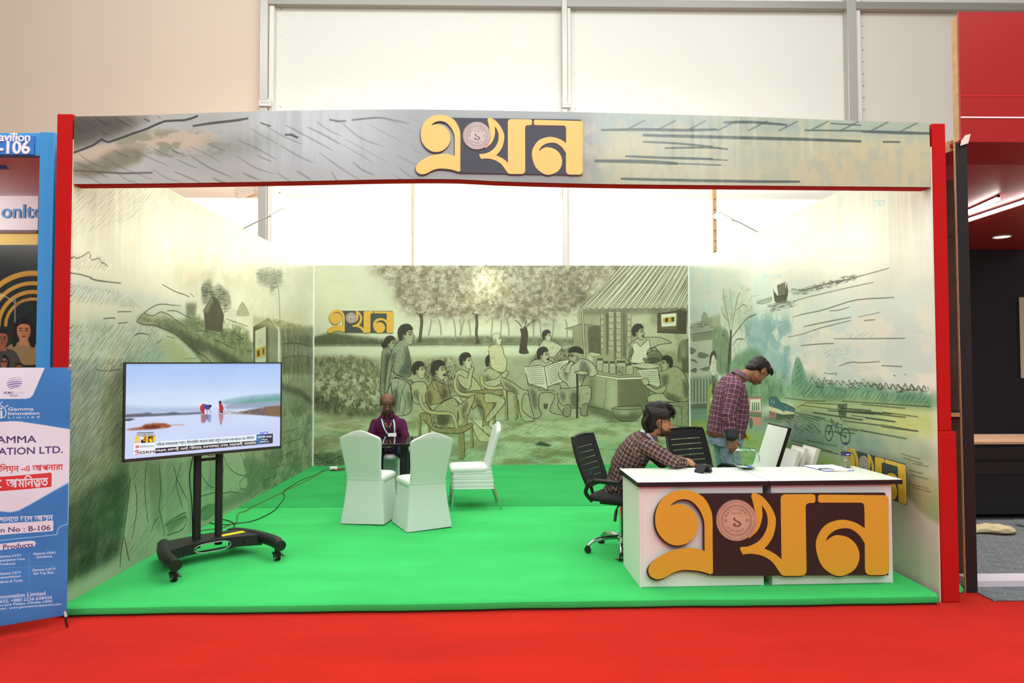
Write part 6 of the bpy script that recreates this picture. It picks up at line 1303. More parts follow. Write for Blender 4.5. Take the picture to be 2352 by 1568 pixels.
# ------------------------------------------------------------------ television on a rolling stand
TVA = math.atan2(0.66, 0.75)
tv = thing('television_stand', 'large flat television showing a river scene, on a black rolling stand', 'television', (-2.315, 5.67, 0.0), TVA)
BM = M['blackmetal']
x0, x1, z0, z1, yf = -0.672, 0.574, 0.876, 1.637, 0.060
MB().box(((x0+x1)/2, yf+0.022, (z0+z1)/2), (x1-x0, 0.040, z1-z0)).box(((x0+x1)/2, yf+0.052, (z0+z1)/2-0.08), (x1-x0-0.35, 0.03, z1-z0-0.3)).build('television_body', M['black'], tv, bevel=0.005)
bz = 0.012
fr = MB()
for c, d in ((((x0+x1)/2, yf, z1-bz/2), (x1-x0, 0.012, bz)), (((x0+x1)/2, yf, z0+bz), (x1-x0, 0.012, bz*2)), ((x0+bz/2, yf, (z0+z1)/2), (bz, 0.012, z1-z0)), ((x1-bz/2, yf, (z0+z1)/2), (bz, 0.012, z1-z0))): fr.box(c, d)
fr.build('bezel', mat('dark_bezel', (52, 50, 50), rough=0.35), tv, smooth=False)
tvi = paint_tv().image('screen_picture')
tm = bpy.data.materials.new('lit_screen'); tm.use_nodes = True; nt = tm.node_tree; b = nt.nodes['Principled BSDF']; tx = nt.nodes.new('ShaderNodeTexImage'); tx.image = tvi
b.inputs['Base Color'].default_value = (0.01, 0.01, 0.012, 1); b.inputs['Roughness'].default_value = 0.12; b.inputs['Emission Strength'].default_value = 1.12; nt.links.new(tx.outputs['Color'], b.inputs['Emission Color'])
o = MB().box(((x0+x1)/2, yf+0.001, (z0+z1)/2+bz/2), (x1-x0-2*bz, 0.004, z1-z0-3*bz)).build('screen', tm, tv, smooth=False)
uv_project(o, lambda q: ((q.x-x0-bz)/(x1-x0-2*bz), (q.z-z0-2*bz)/(z1-z0-3*bz)))
MB().box(((x0+x1)/2+0.03, yf-0.004, z0-0.002), (0.055, 0.014, 0.014)).build('maker_badge', mat('grey_badge', (120, 118, 116), rough=0.3, metal=0.6), tv, bevel=0.002)
for s in (-1, 1): MB().tube([(s*0.088, 0.19, 0.10), (s*0.088, 0.19, 1.50)], 0.031, 18, sq=0.85).build('column', BM, tv)
MB().box((0, 0.185, 0.825), (0.15, 0.03, 0.024)).build('cross_bar', BM, tv, bevel=0.004)
MB().box((0, 0.145, 1.28), (0.42, 0.03, 0.06)).box((0, 0.15, 1.1), (0.42, 0.03, 0.06)).box((-0.16, 0.125, 1.2), (0.03, 0.025, 0.42)).box((0.16, 0.125, 1.2), (0.03, 0.025, 0.42)).build('wall_mount', BM, tv, bevel=0.004)
# base: plate between two bowed legs
n = 15; xs = np.linspace(-0.36, 0.36, n); fy = 0.075-0.10*(np.abs(xs)/0.36)**2.4
MB().loft([[(x, y, 0.155), (x, 0.345-0.05*(abs(x)/0.36), 0.155), (x, 0.345-0.05*(abs(x)/0.36), 0.172), (x, y, 0.172)] for x, y in zip(xs, fy)]).build('base_plate', BM, tv, bevel=0.003)
ap = MB()
for sgn in (-1, 1):
    xs2 = np.linspace(0.13, 0.37, 8)*sgn; ap.loft([[(x, 0.072-0.10*(abs(x)/0.36)**2.4, 0.085), (x, 0.088-0.10*(abs(x)/0.36)**2.4, 0.085), (x, 0.088-0.10*(abs(x)/0.36)**2.4, 0.158), (x, 0.072-0.10*(abs(x)/0.36)**2.4, 0.158)] for x in xs2])
ap.box((0, 0.079, 0.090), (0.27, 0.016, 0.012)).box((0, 0.079, 0.152), (0.27, 0.016, 0.012))
ap.build('front_apron', BM, tv, smooth=False)
for sgn in (-1, 1):
    for xx in (0.25,): MB().cyl((sgn*xx, 0.030, 0.122), (sgn*xx, 0.034, 0.122), 0.021, 20).build('grommet', M['black'], tv)
t_ = np.linspace(0, 2*math.pi, 28, endpoint=False)
MB().tube([(0.145*math.copysign(abs(math.cos(a))**0.6, math.cos(a)), 0.062, 0.118+0.036*math.sin(a)) for a in t_], 0.0035, 6, closed=True).build('white_cable_loop', mat('pale_cable', (160, 176, 170), rough=0.5), tv)
MB().box((0.20, 0.17, 0.1735), (0.20, 0.06, 0.002), r=(0, 0, 0.1)).build('yellow_sticker', mat('yellow_sticker', (232, 214, 30), rough=0.4), tv, smooth=False)
RUB = mat('caster_rubber', (24, 22, 22), rough=0.6); HUBM = mat('caster_hub', (190, 186, 180), rough=0.35)
for sgn in (-1, 1):
    pts = catmull([(sgn*0.402, -0.335, 0.130), (sgn*0.408, -0.22, 0.140), (sgn*0.395, -0.06, 0.142), (sgn*0.355, 0.14, 0.140), (sgn*0.30, 0.33, 0.132), (sgn*0.272, 0.43, 0.120)], 5, False)
    MB().tube(pts, [0.046]*4+[0.050]*(len(pts)-8)+[0.044]*4, 18, sq=0.95).build('leg', BM, tv)
    for (cx, cy, br) in ((sgn*0.398, -0.275, 1), (sgn*0.282, 0.395, 0)):
        c = MB().cyl((cx, cy, 0.062), (cx, cy, 0.100), 0.020, 14).box((cx, cy+0.008, 0.058), (0.052, 0.058, 0.022)).box((cx-0.024, cy, 0.044), (0.005, 0.036, 0.036)).box((cx+0.024, cy, 0.044), (0.005, 0.036, 0.036)).build('caster', M['black'], tv, bevel=0.003)
        for sx in (-0.011, 0.011):
            MB().tube([(cx+sx-0.008, cy, 0.032), (cx+sx+0.008, cy, 0.032)], 0.032, 24).build('wheel', RUB, c); 
        for sx in (-0.021, 0.021): MB().cyl((cx+sx-0.002, cy, 0.032), (cx+sx+0.002, cy, 0.032), 0.018, 20).build('hub_cap', HUBM, c)
        if br: MB().box((cx+0.02, cy-0.05, 0.056), (0.02, 0.05, 0.006), r=(0.5, 0, 0.4)).build('brake_lever', M['black'], c, bevel=0.002)
MB().tube(catmull([(-0.13, 0.15, 0.90), (-0.15, 0.19, 0.7), (-0.128, 0.2, 0.5), (-0.122, 0.19, 0.3), (-0.118, 0.2, 0.18)], 5, False), 0.004, 6).build('hanging_cable', M['black'], tv)

# ------------------------------------------------------------------ cables on the carpet, extension block
def floor_path(pts, sx, ox, oy, z=0.0085): return [onz_(ox+x/sx, oy+y/sx, z) for x, y in pts]
c1 = floor_path([(2110, 262), (1960, 345), (1760, 420), (1560, 540), (1482, 600), (1502, 680), (1430, 790), (1350, 880), (1200, 970), (1000, 1050), (760, 1085), (600, 1105), (410, 1090), (330, 1060), (410, 1022), (560, 1025), (690, 1065), (735, 1110), (700, 1160), (640, 1196)], 6.72, 430, 1040)
tag(MB().tube(catmull([tuple(p) for p in c1], 5, False), 0.0045, 6).build('power_cable', M['black']), 'black cable running along the left wall to the television stand', 'cable')
c2 = floor_path([(2100, 290), (1900, 400), (1560, 560), (1465, 612), (1300, 690), (1130, 772), (1000, 830), (900, 895), (800, 925), (770, 980), (765, 1066), (640, 1112), (540, 1155), (410, 1172), (230, 1195), (165, 1240), (210, 1290)], 6.72, 430, 1040)
tag(MB().tube(catmull([tuple(p) for p in c2], 5, False), 0.0038, 6).build('twisted_cable', mat('brown_cable', (112, 62, 34), rough=0.6)), 'brown twisted wire beside the black cable on the green carpet', 'cable')
P = onz_(766, 1080, 0.006)
t = thing('extension_block', 'white extension block with coiled wires at the foot of the back wall', 'power strip', P, 0.12)
MB().box((0, 0, 0.032), (0.11, 0.07, 0.05)).build('socket_block', M['whiteplastic'], t, bevel=0.006)
MB().cyl((0.0, -0.0355, 0.032), (0.0, -0.037, 0.032), 0.010, 12).build('label_dot', M['alu'], t)
for k, (col, rr) in enumerate(((( 150, 24, 26), 0.085), ((30, 26, 26), 0.10), ((150, 24, 26), 0.07))):
    MB().tube([(0.06+rr*math.cos(a)*1.1+0.01*math.sin(3*a+k), -0.015+0.5*rr*math.sin(a), 0.006+0.010*k+0.006*math.sin(2*a+k)) for a in t_], 0.0035, 6, closed=True).build('coiled_wire', mat('wire_%d' % k, col, rough=0.5), t)
MB().tube(catmull([(-0.05, 0, 0.03), (-0.09, -0.02, 0.02), (-0.13, -0.06, 0.005)], 5, False), 0.004, 6).build('lead', M['black'], t)

# ------------------------------------------------------------------ banquet chairs in stretch covers
WF = mat('white_stretch_cover', (204, 212, 206), rough=0.55, spec=0.35, bump=0.06, bscale=40)
def rrect(hx, y0, y1, z, rad=0.03, n=4, wob=None):
    pts = []
    for cx, cy, a0 in ((hx-rad, y1-rad, 0), (-hx+rad, y1-rad, 90), (-hx+rad, y0+rad, 180), (hx-rad, y0+rad, 270)):
        for k in range(n+1):
            a = math.radians(a0+90*k/n); pts.append((cx+rad*math.cos(a), cy+rad*math.sin(a), z+(wob(cx, cy) if wob else 0)))
    return pts
def chair_back(t):
    prof = [(0.40, 0.178), (0.46, 0.184), (0.52, 0.185), (0.60, 0.190), (0.70, 0.203), (0.78, 0.213), (0.84, 0.219), (0.866, 0.218), (0.882, 0.208), (0.898, 0.176), (0.914, 0.138), (0.930, 0.098), (0.945, 0.056), (0.955, 0.018)]
    secs = []
    for z, hw in prof:
        yc = -0.190-0.27*max(0, z-0.45); th = 0.026 if z < 0.9 else 0.026*max(0.35, 1-(z-0.9)*9)
        r = min(0.022, hw*0.8, th*0.9); secs.append(rrect(hw, yc-th, yc+th, z, r))
    MB().loft(secs).build('backrest', WF, t, angle=60, sub=1)
def seat_top(t, z=0.455):
    secs = [rrect(0.196, -0.20, 0.225, z-0.07, 0.05), rrect(0.205, -0.205, 0.238, z-0.02, 0.06), rrect(0.203, -0.203, 0.235, z+0.012, 0.06), rrect(0.180, -0.19, 0.21, z+0.030, 0.06), rrect(0.10, -0.12, 0.12, z+0.038, 0.06)]
    MB().loft(secs).build('seat', WF, t, angle=70, sub=1)
def covered_chair(label, loc, rz):
    t = thing('banquet_chair', label, 'chair', loc, rz, 'white covered banquet chairs')
    chair_back(t); seat_top(t)
    secs = []
    for z, hx, y0, y1, r in ((0.012, 0.236, -0.262, 0.235, 0.03), (0.03, 0.234, -0.260, 0.233, 0.03), (0.12, 0.222, -0.245, 0.222, 0.03), (0.22, 0.208, -0.230, 0.210, 0.03), (0.32, 0.198, -0.220, 0.204, 0.03), (0.40, 0.193, -0.216, 0.208, 0.035), (0.45, 0.192, -0.217, 0.215, 0.04)):
        w_ = (lambda cx, cy, z=z: 0.006*math.sin(cx*40+cy*23)) if z < 0.02 else None
        secs.append(rrect(hx, y0, y1, z, r, 5, w_))
    MB().loft(secs).build('skirt', WF, t, angle=70)
    MB().tube([(0.194*math.cos(a) if False else x, y, 0.452) for x, y, _ in rrect(0.192, -0.219, 0.200, 0, 0.035, 4) for a in (0,)], 0.0026, 6, closed=True).build('seam', WF, t)
    for sx in (-1, 1):
        for sy in (-0.235, 0.205): MB().cyl((sx*0.17, sy*0.8, 0), (sx*0.16, sy*0.75, 0.4), 0.010, 8).build('leg', M['chrome'], t)
    return t
covered_chair('white covered chair with its back to the camera, left of the pair', (-1.335, 7.20, 0), math.atan2(-0.087, 0.467))
covered_chair('white covered chair turned slightly, right of the pair with backs to the camera', (-0.785, 6.94, 0), math.atan2(0.18, 0.367))
covered_chair('white covered chair under the seated man in the purple shirt', (-1.465, 8.83, 0), math.pi).scale.z = 0.955
t = thing('banquet_chair', 'white covered chair seen from the side, cover hitched up over chrome legs', 'chair', (-0.33, 7.78, 0), math.radians(97), 'white covered banquet chairs')
chair_back(t); seat_top(t)
secs = []
for k in range(22):
    z = 0.235+0.215*k/21; fl = 0.030*(1-k/21)+0.005; w_ = 0.0035*math.sin(k*1.9)
    secs.append(rrect(0.190+fl*0.6+w_, -0.225-fl-w_, 0.208+w_, z, 0.035, 5, lambda cx, cy, k=k: 0.010*math.sin(cx*16+k*0.5)+0.05*(cy+0.2)*(1-k/21)*0.4))
MB().loft(secs).build('hitched_skirt', WF, t, angle=60)
for sx in (-1, 1):
    MB().tube([(sx*0.165, -0.20, 0.42), (sx*0.19, -0.285, 0.14), (sx*0.20, -0.335, 0.0)], 0.0125, 10).build('leg', M['chrome'], t)
    MB().tube([(sx*0.165, 0.185, 0.42), (sx*0.185, 0.20, 0.2), (sx*0.195, 0.215, 0.0)], 0.0125, 10).build('leg', M['chrome'], t)

# ------------------------------------------------------------------ black glass table
t = thing('glass_table', 'small black glass-topped table in front of the man in purple', 'table', (-1.09, 7.93, 0))
MB().box((0, 0, 0.735), (0.74, 0.74, 0.010)).build('glass_top', mat('black_glass', (10, 11, 12), rough=0.03, spec=0.9), t, bevel=0.003)
MB().box((0, 0, 0.715), (0.60, 0.60, 0.03)).build('frame', M['blackmetal'], t, bevel=0.004)
MB().box((0, 0, 0.36), (0.085, 0.085, 0.70)).build('column', M['blackmetal'], t, bevel=0.006)
MB().box((0, 0, 0.012), (0.46, 0.46, 0.024)).build('foot_plate', M['blackmetal'], t, bevel=0.006)

# ------------------------------------------------------------------ reception desk: two units and one sign
EDGE = mat('black_edge_band', (34, 24, 26), rough=0.45); DW = mat('white_desk_panel', (228, 226, 222), rough=0.45, var=0.02, vscale=3); DT = mat('white_desk_top', (222, 228, 216), rough=0.32)
RZ = 0.030
def desk(label, xl, xr, bl, br, yfront):
    t = thing('reception_desk', label, 'desk', (xl, yfront, 0), RZ, 'white reception desk units')
    w_ = xr-xl; D = 0.645
    MB().box((w_/2, D/2, 0.7445), (w_, D, 0.033)).build('edge_band', EDGE, t, bevel=0.002)
    MB().box((w_/2, D/2, 0.7605), (w_-0.003, D-0.003, 0.005)).build('top', DT, t, bevel=0.001)
    a, b = bl-xl, br-xl
    MB().box(((a+b)/2, 0.038, 0.364), (b-a-0.034, 0.017, 0.722)).build('front_panel', DW, t, smooth=False)
    for x in (a+0.0085, b-0.0085): MB().box((x, 0.03+0.285, 0.364), (0.016, 0.57, 0.728)).build('side_panel', DW, t, bevel=0.001)
    MB().box(((a+b)/2, 0.40, 0.55), (b-a-0.036, 0.36, 0.016)).build('shelf', DW, t, smooth=False)
    return t
desk('left unit of the white reception desk with black edging', 1.000, 1.972, 1.020, 1.935, 4.945)
desk('right unit of the white reception desk with black edging', 1.975, 2.975, 1.998, 2.906, 4.974)
pl, pr = at(1487, 1225, 4.957), at(2039, 1225, 4.990)
logo_sign('large orange and dark brown logotype board with a copper coin, on the desk front', pl, pr, at(1763, 1223, 4.97).z, (214, 160, 50), (46, 30, 28), (236, 196, 172), 0.016, 0.45)

# ------------------------------------------------------------------ things on the desk
ZD = 0.763
t = thing('folded_wallet', 'open black wallet with clear card sleeves standing on the desk', 'wallet', (1.60, 5.36, ZD), 0.5)
LE = mat('black_leather', (26, 25, 27), rough=0.5, bump=0.2, bscale=250)
MB().prism([(-0.045, 0.0), (-0.042, 0.0), (0.0, 0.060), (-0.006, 0.066), (-0.05, 0.012)], -0.045, 0.045, 'xz').build('cover', LE, t, bevel=0.003)
MB().prism([(0.042, 0.0), (0.046, 0.002), (0.004, 0.064), (0.0, 0.060)], -0.045, 0.045, 'xz').build('back_cover', LE, t, bevel=0.001)
for k in range(3): MB().prism([(0.040+k*0.012, 0.004), (0.042+k*0.012, 0.004), (0.008+k*0.02, 0.056+k*0.001), (0.006+k*0.02, 0.056)], -0.04, 0.04, 'xz').build('card_sleeve', mat('clear_sleeve_%d' % k, (90, 92, 96), rough=0.15, alpha=0.75), t, smooth=False)
t = thing('fish_bowl', 'round clear glass bowl on the desk with a few cards inside', 'bowl', (1.994, 5.505, ZD))
gl = mat('clear_glass', (244, 252, 248), rough=0.01, trans=1.0, ior=1.16)
R_ = 0.108
pr_o = [(0.0, 0.0), (0.050, 0.0), (0.062, 0.006)]+[(R_*math.sin(a), 0.092-R_*0.86*math.cos(a)) for a in np.linspace(0.72, 2.50, 18)]
pr_i = [(r-0.002 if i > 1 else r-0.001, z+0.002) for i, (r, z) in enumerate(pr_o[3:])][::-1]+[(0.045, 0.012), (0.0, 0.010)]
MB().lathe(pr_o+[(pr_o[-1][0]+0.001, pr_o[-1][1]+0.004)]+pr_i, 48).build('glass_vessel', gl, t, angle=50)
t = thing('blue_card', 'blue card lying at the bottom of the glass bowl', 'card', (2.025, 5.49, ZD+0.020), 0.3); MB().box((0, 0, 0.004), (0.055, 0.035, 0.002), r=(0.25, 0.1, 0)).build('card_sheet', mat('blue_print', (60, 110, 200), rough=0.5), t, smooth=False)
t = thing('white_slip', 'crumpled white slip at the bottom of the glass bowl', 'card', (1.975, 5.505, ZD+0.016), 0.8); MB().loft([[(-0.03+0.015*i, 0.03, 0.003+0.004*math.sin(i*2)), (-0.03+0.015*i, -0.03, 0.006+0.004*math.cos(i*2)), (-0.03+0.015*i, -0.03, 0.007+0.004*math.cos(i*2)), (-0.03+0.015*i, 0.03, 0.004+0.004*math.sin(i*2))] for i in range(5)]).build('slip_sheet', mat('slip_paper', (226, 234, 240), rough=0.6), t)
cq = [onz_(x, y, ZD) for x, y in ((1842, 1070), (1897, 1083), (1962, 1081), (1912, 1068))]; cc = sum(cq, Vector())/4
t = thing('clipboard', 'blue clipboard with white paper on the right half of the desk', 'clipboard', (cc.x, cc.y, ZD))
q2 = [(p.x-cc.x, p.y-cc.y) for p in cq]
MB().prism(q2, 0, 0.004, 'xy').build('board', mat('blue_board_edge', (38, 44, 140), rough=0.4), t, smooth=False)
MB().prism([(x*0.965, y*0.94) for x, y in q2], 0.004, 0.0075, 'xy').build('paper', mat('white_paper', (240, 242, 248), rough=0.6), t, smooth=False)
P = onz_(1901, 1076.5, ZD+0.012)
o = MB().tube([(-0.07, 0.012, 0), (0.0, 0.0, 0), (0.012, -0.002, 0)], [0.007, 0.0078, 0.0045], 10).tube([(0.012, -0.002, 0), (0.05, -0.009, -0.001)], [0.0045, 0.003], 8).build('pen', mat('grey_pen', (130, 130, 128), rough=0.3, metal=0.4)); o.location = P; tag(o, 'grey pen lying on the clipboard paper', 'pen')
P = onz_(1925, 1080, ZD+0.011)
o = MB().tube([(-0.035, 0.006, 0), (0.06, -0.006, 0)], [0.006, 0.006], 10).tube([(0.06, -0.006, 0), (0.075, -0.008, 0)], [0.005, 0.002], 8).build('marker_pen', mat('cream_pen', (222, 216, 192), rough=0.4)); o.location = P; tag(o, 'cream coloured pen lying across the clipboard in front of the grey pen', 'pen')
t = thing('water_bottle', 'half-full clear water bottle with a dark blue label at the back of the desk', 'bottle', (2.845, 5.575, ZD))
bp = [(0.0, 0.0), (0.030, 0.0), (0.035, 0.006), (0.0345, 0.02), (0.036, 0.035), (0.0345, 0.05), (0.036, 0.065), (0.0345, 0.08), (0.036, 0.09), (0.036, 0.13), (0.034, 0.145), (0.026, 0.165), (0.016, 0.18), (0.0135, 0.188), (0.0135, 0.197)]
MB().lathe(bp+[(r-0.0012, z) for r, z in bp[::-1][:-2]]+[(0.0, 0.003)], 32).build('bottle_wall', mat('pet_plastic', (246, 250, 252), rough=0.03, trans=1.0, ior=1.30), t, angle=60)
MB().lathe([(0.0, 0.004), (0.0325, 0.006), (0.0325, 0.062), (0.0, 0.062)], 28).build('water', mat('water', (240, 248, 250), rough=0.0, trans=1.0, ior=1.33), t)
MB().lathe([(0.0365, 0.098), (0.0368, 0.0985), (0.0368, 0.125), (0.0365, 0.1255), (0.0362, 0.125), (0.0362, 0.0985)], 32).build('label_band', mat('bottle_label', (56, 44, 104), rough=0.4), t)
MB().box((0.0, -0.0365, 0.1115), (0.024, 0.003, 0.006)).build('label_mark', LWH, t, smooth=False)
MB().lathe([(0.0, 0.206), (0.0135, 0.206), (0.015, 0.203), (0.015, 0.190), (0.0, 0.190)], 24).build('cap', mat('bottle_cap', (40, 38, 70), rough=0.4), t)

# ------------------------------------------------------------------ office chairs
MESHB = mat('black_mesh_fabric', (24, 24, 25), rough=0.75, bump=0.3, bscale=400); FR = mat('black_nylon', (22, 23, 22), rough=0.38)
def office_chair(label, loc, rz, star):
    """faces local +y"""
    t = thing('office_chair', label, 'chair', loc, rz, 'black office chairs behind the desk')
    MB().loft([rrect(0.22, -0.20, 0.22, 0.445, 0.07), rrect(0.245, -0.23, 0.25, 0.46, 0.08), rrect(0.247, -0.23, 0.25, 0.485, 0.08), rrect(0.225, -0.21, 0.22, 0.51, 0.08), rrect(0.12, -0.1, 0.1, 0.518, 0.06)]).build('seat', MESHB, t, angle=60, sub=1)
    MB().box((0, 0, 0.432), (0.30, 0.28, 0.03)).build('seat_pan', FR, t, bevel=0.008)
    # backrest: bowed panel with six see-through slots
    def bp(x, z): k = (z-0.58)/0.41; return (x, -0.235-0.14*k-0.012*math.sin(math.pi*min(1, max(0, k)))+0.10*x*x/0.05*0.16, z)
    hw = lambda z: 0.232+0.018*math.sin(math.pi*min(1, max(0, (z-0.56)/0.44)))
    zs = [0.57]; sl = [0.63, 0.68, 0.73, 0.78, 0.83, 0.88]
    b = MB()
    def patch(xa, xb, za, zb, n=8, cap_top=False):
        secs = []
        for i in range(n+1):
            x = xa+(xb-xa)*i/n
            ring = []
            for z, dy in ((za, -0.010), (zb, -0.010), (zb, 0.010), (za, 0.010)):
                p = bp(x, z); ring.append((p[0], p[1]+dy, p[2]))
            secs.append(ring)
        b.loft(secs)
    z0 = 0.57
    for s_ in sl+[0.975]:
        m_ = 3 if s_ == 0.975 else 2
        for q in range(m_): patch(-hw((z0+s_)/2), hw((z0+s_)/2), z0+(s_-z0)*q/m_, z0+(s_-z0)*(q+1)/m_)
        if s_ < 1:
            w2 = hw(s_); patch(-w2, -w2*0.80, s_, s_+0.009, 2); patch(w2*0.80, w2, s_, s_+0.009, 2)
        z0 = s_+0.009
    b.build('backrest', MESHB, t, angle=50)
    rim = [bp(sx*hw(z), z) for sx, z in [(1, z) for z in np.linspace(0.57, 0.952, 10)]]+[bp(x, 0.975+0.010*(1-(x/0.2)**2)) for x in np.linspace(0.19, -0.19, 9)]+[bp(-hw(z), z) for z in np.linspace(0.952, 0.57, 10)]+[bp(x, 0.565) for x in np.linspace(-0.16, 0.16, 5)]
    MB().tube(rim, 0.013, 8, closed=True).build('back_frame', FR, t)
    MB().tube(catmull([(0, -0.05, 0.43), (0, -0.22, 0.44), (0, -0.275, 0.52), (0, -0.27, 0.66)], 5, False), 0.025, 10, sq=0.5).build('back_bracket', FR, t)
    for s_ in (-1, 1):
        pts = catmull([(s_*0.24, -0.17, 0.455), (s_*0.275, -0.21, 0.52), (s_*0.285, -0.20, 0.57), (s_*0.285, -0.16, 0.625), (s_*0.285, 0.0, 0.632), (s_*0.285, 0.12, 0.615), (s_*0.283, 0.17, 0.57), (s_*0.272, 0.16, 0.52), (s_*0.24, 0.12, 0.445)], 4, False)
        a_ = MB().tube(pts, 0.017, 10).build('armrest', FR, t)
        MB().box((s_*0.285, -0.02, 0.642), (0.055, 0.25, 0.022)).build('arm_pad', FR, a_, bevel=0.009)
    MB().cyl((0, 0, 0.30), (0, 0, 0.43), 0.026, 16).cyl((0, 0, 0.14), (0, 0, 0.31), 0.019, 16).build('gas_lift', M['chrome'], t)
    MB().tube([(0.05, 0.02, 0.425), (0.20, 0.04, 0.415), (0.235, 0.045, 0.40)], 0.006, 8).tube([(0.235, 0.045, 0.40), (0.275, 0.05, 0.36), (0.30, 0.055, 0.325)], 0.013, 10).build('lever', M['black'], t)
    MB().cyl((0, 0, 0.09), (0, 0, 0.15), 0.034, 18).build('hub', M['chrome'], t)
    for k in range(5):
        a = star+k*2*math.pi/5; c, s_ = math.cos(a), math.sin(a)
        MB().tube(catmull([(0.02*c, 0.02*s_, 0.125), (0.14*c, 0.14*s_, 0.120), (0.24*c, 0.24*s_, 0.100), (0.295*c, 0.295*s_, 0.062)], 4, False), [0.020]*4+[0.018]*5+[0.014]*4, 10).build('star_leg', M['chrome'], t)
        cs = MB().cyl((0.30*c, 0.30*s_, 0.045), (0.30*c, 0.30*s_, 0.066), 0.010, 10).box((0.30*c, 0.30*s_, 0.048), (0.036, 0.036, 0.014), r=(0, 0, a)).build('caster', FR, t, bevel=0.003)
        for q in (-1, 1): MB().tube([(0.30*c-q*0.006*s_, 0.30*s_+q*0.006*c, 0.025), (0.30*c-q*0.022*s_, 0.30*s_+q*0.022*c, 0.025)], 0.025, 18).build('wheel', RUB, cs)
    return t
office_chair('black office chair under the man leaning on the desk', (1.055, 5.93, 0), math.radians(-120), math.radians(186.6+122))
office_chair('empty black office chair with slotted back behind the glass bowl', (1.98, 6.36, 0), math.radians(-152), 0.3)

# ------------------------------------------------------------------ white panels leaning on the right wall
def leaning_panel(label, ya, yb, xtop, ztop, slope, th, edge, name='display_board'):
    t = thing(name, label, 'board', (xtop-slope*ztop, (ya+yb)/2, 0), group='white panels leaning on the right wall')
    nx = 1/math.hypot(1, slope); nz_ = -slope*nx; L = yb-ya
    def ring(z, o): x = slope*z; return [(x+o*nx, -L/2, z+o*nz_+0.0), (x+o*nx, L/2, z+o*nz_)]
    def slab(o0, o1, ins, nm, m_):
        a, b = ring(0.0+ins, o0), ring(ztop-ins, o0); c, d = ring(0.0+ins, o1), ring(ztop-ins, o1)
        lift = max(0, -min(p[2] for p in a+c))
        V_ = [(p[0], p[1]*(1-2*ins/L), p[2]+lift) for p in (a[0], a[1], b[1], b[0], c[0], c[1], d[1], d[0])]
        MB().add(V_, [(0, 1, 2, 3), (4, 7, 6, 5), (0, 4, 5, 1), (1, 5, 6, 2), (2, 6, 7, 3), (3, 7, 4, 0)]).build(nm, m_, t, smooth=False)
    slab(0, th, 0, 'core', edge); slab(-0.004, 0.0005, 0.003, 'face', DW)
    return t
leaning_panel('tall white panel with a black edge leaning on the right wall', 6.89, 7.41, 2.935, 0.955, 0.335, 0.035, EDGE)
gre = mat('grey_white_edge', (214, 210, 196), rough=0.6)
leaning_panel('short thick white panel leaning right of the tall panel, front of its stack', 6.22, 6.50, 2.74, 0.80, 0.335, 0.035, gre)
leaning_panel('short white panel second from the front, leaning right of the tall panel', 6.26, 6.54, 2.82, 0.825, 0.335, 0.035, gre)
leaning_panel('short white panel nearest the wall, leaning right of the tall panel', 6.22, 6.50, 2.91, 0.83, 0.335, 0.035, gre)
P = onz_(1422, 1286, 0.004); o = MB().tube([(-0.03, 0, 0.004), (-0.01, 0.008, 0.008), (0.01, -0.004, 0.006), (0.03, 0.006, 0.004)], 0.0045, 6).tube([(-0.01, 0.01, 0.005), (0.0, -0.02, 0.005)], 0.004, 6).build('dry_scrap', mat('brown_scrap', (96, 62, 36), rough=0.8)); o.location = P; tag(o, 'small brown scrap on the green carpet beside the office chair', 'litter')
# ------------------------------------------------------------------ people
def tinted(name, base, rough=0.55, spec=0.35, bump=0.0, bscale=200, sss=0.0):
    """material whose colour comes from the mesh's own 'tint' colours (brows, lips, beard, cloth trim)"""
    m = mat(name, base, rough=rough, spec=spec, bump=bump, bscale=bscale); nt = m.node_tree; b = nt.nodes['Principled BSDF']
    a = nt.nodes.new('ShaderNodeAttribute'); a.attribute_name = 'tint'; nt.links.new(a.outputs['Color'], b.inputs['Base Color'])
    if sss: b.inputs['Subsurface Weight'].default_value = sss; b.inputs['Subsurface Radius'].default_value = (0.012, 0.004, 0.002); b.inputs['Subsurface Scale'].default_value = 1.0
    return m
def plaid(name, base, bands, rough=0.8):
    """woven check; 'weave' attribute carries (along, across) in metres. bands: (period, offset, width, colour, strength)"""
    m = mat(name, base, rough=rough, spec=0.15); nt = m.node_tree; b = nt.nodes['Principled BSDF']; L = nt.links.new
    a = nt.nodes.new('ShaderNodeAttribute'); a.attribute_name = 'weave'; sp = nt.nodes.new('ShaderNodeSeparateXYZ'); L(a.outputs['Vector'], sp.inputs[0])
    col = None
    def mth(op, x, y):
        n = nt.nodes.new('ShaderNodeMath'); n.operation = op
        for i, v in enumerate((x, y)):
            if isinstance(v, (int, float)): n.inputs[i].default_value = v
            elif v is not None: L(v, n.inputs[i])
        return n.outputs[0]
    cur = nt.nodes.new('ShaderNodeRGB'); cur.outputs[0].default_value = (*lin(base), 1); cur = cur.outputs[0]
    for per, off, wid, c, st in bands:
        for ax in ('X', 'Y'):
            d = mth('PINGPONG', mth('ADD', sp.outputs[ax], off+10*per), per/2)      # distance to the nearest line
            mr = nt.nodes.new('ShaderNodeMapRange'); mr.inputs['From Min'].default_value = wid*0.5; mr.inputs['From Max'].default_value = wid*0.5+0.0014; mr.inputs['To Min'].default_value = st; mr.inputs['To Max'].default_value = 0
            L(d, mr.inputs['Value'])
            mx = nt.nodes.new('ShaderNodeMix'); mx.data_type = 'RGBA'; L(mr.outputs[0], mx.inputs[0]); L(cur, mx.inputs[6]); mx.inputs[7].default_value = (*lin(c), 1); cur = mx.outputs[2]
    L(cur, b.inputs['Base Color'])
    return m
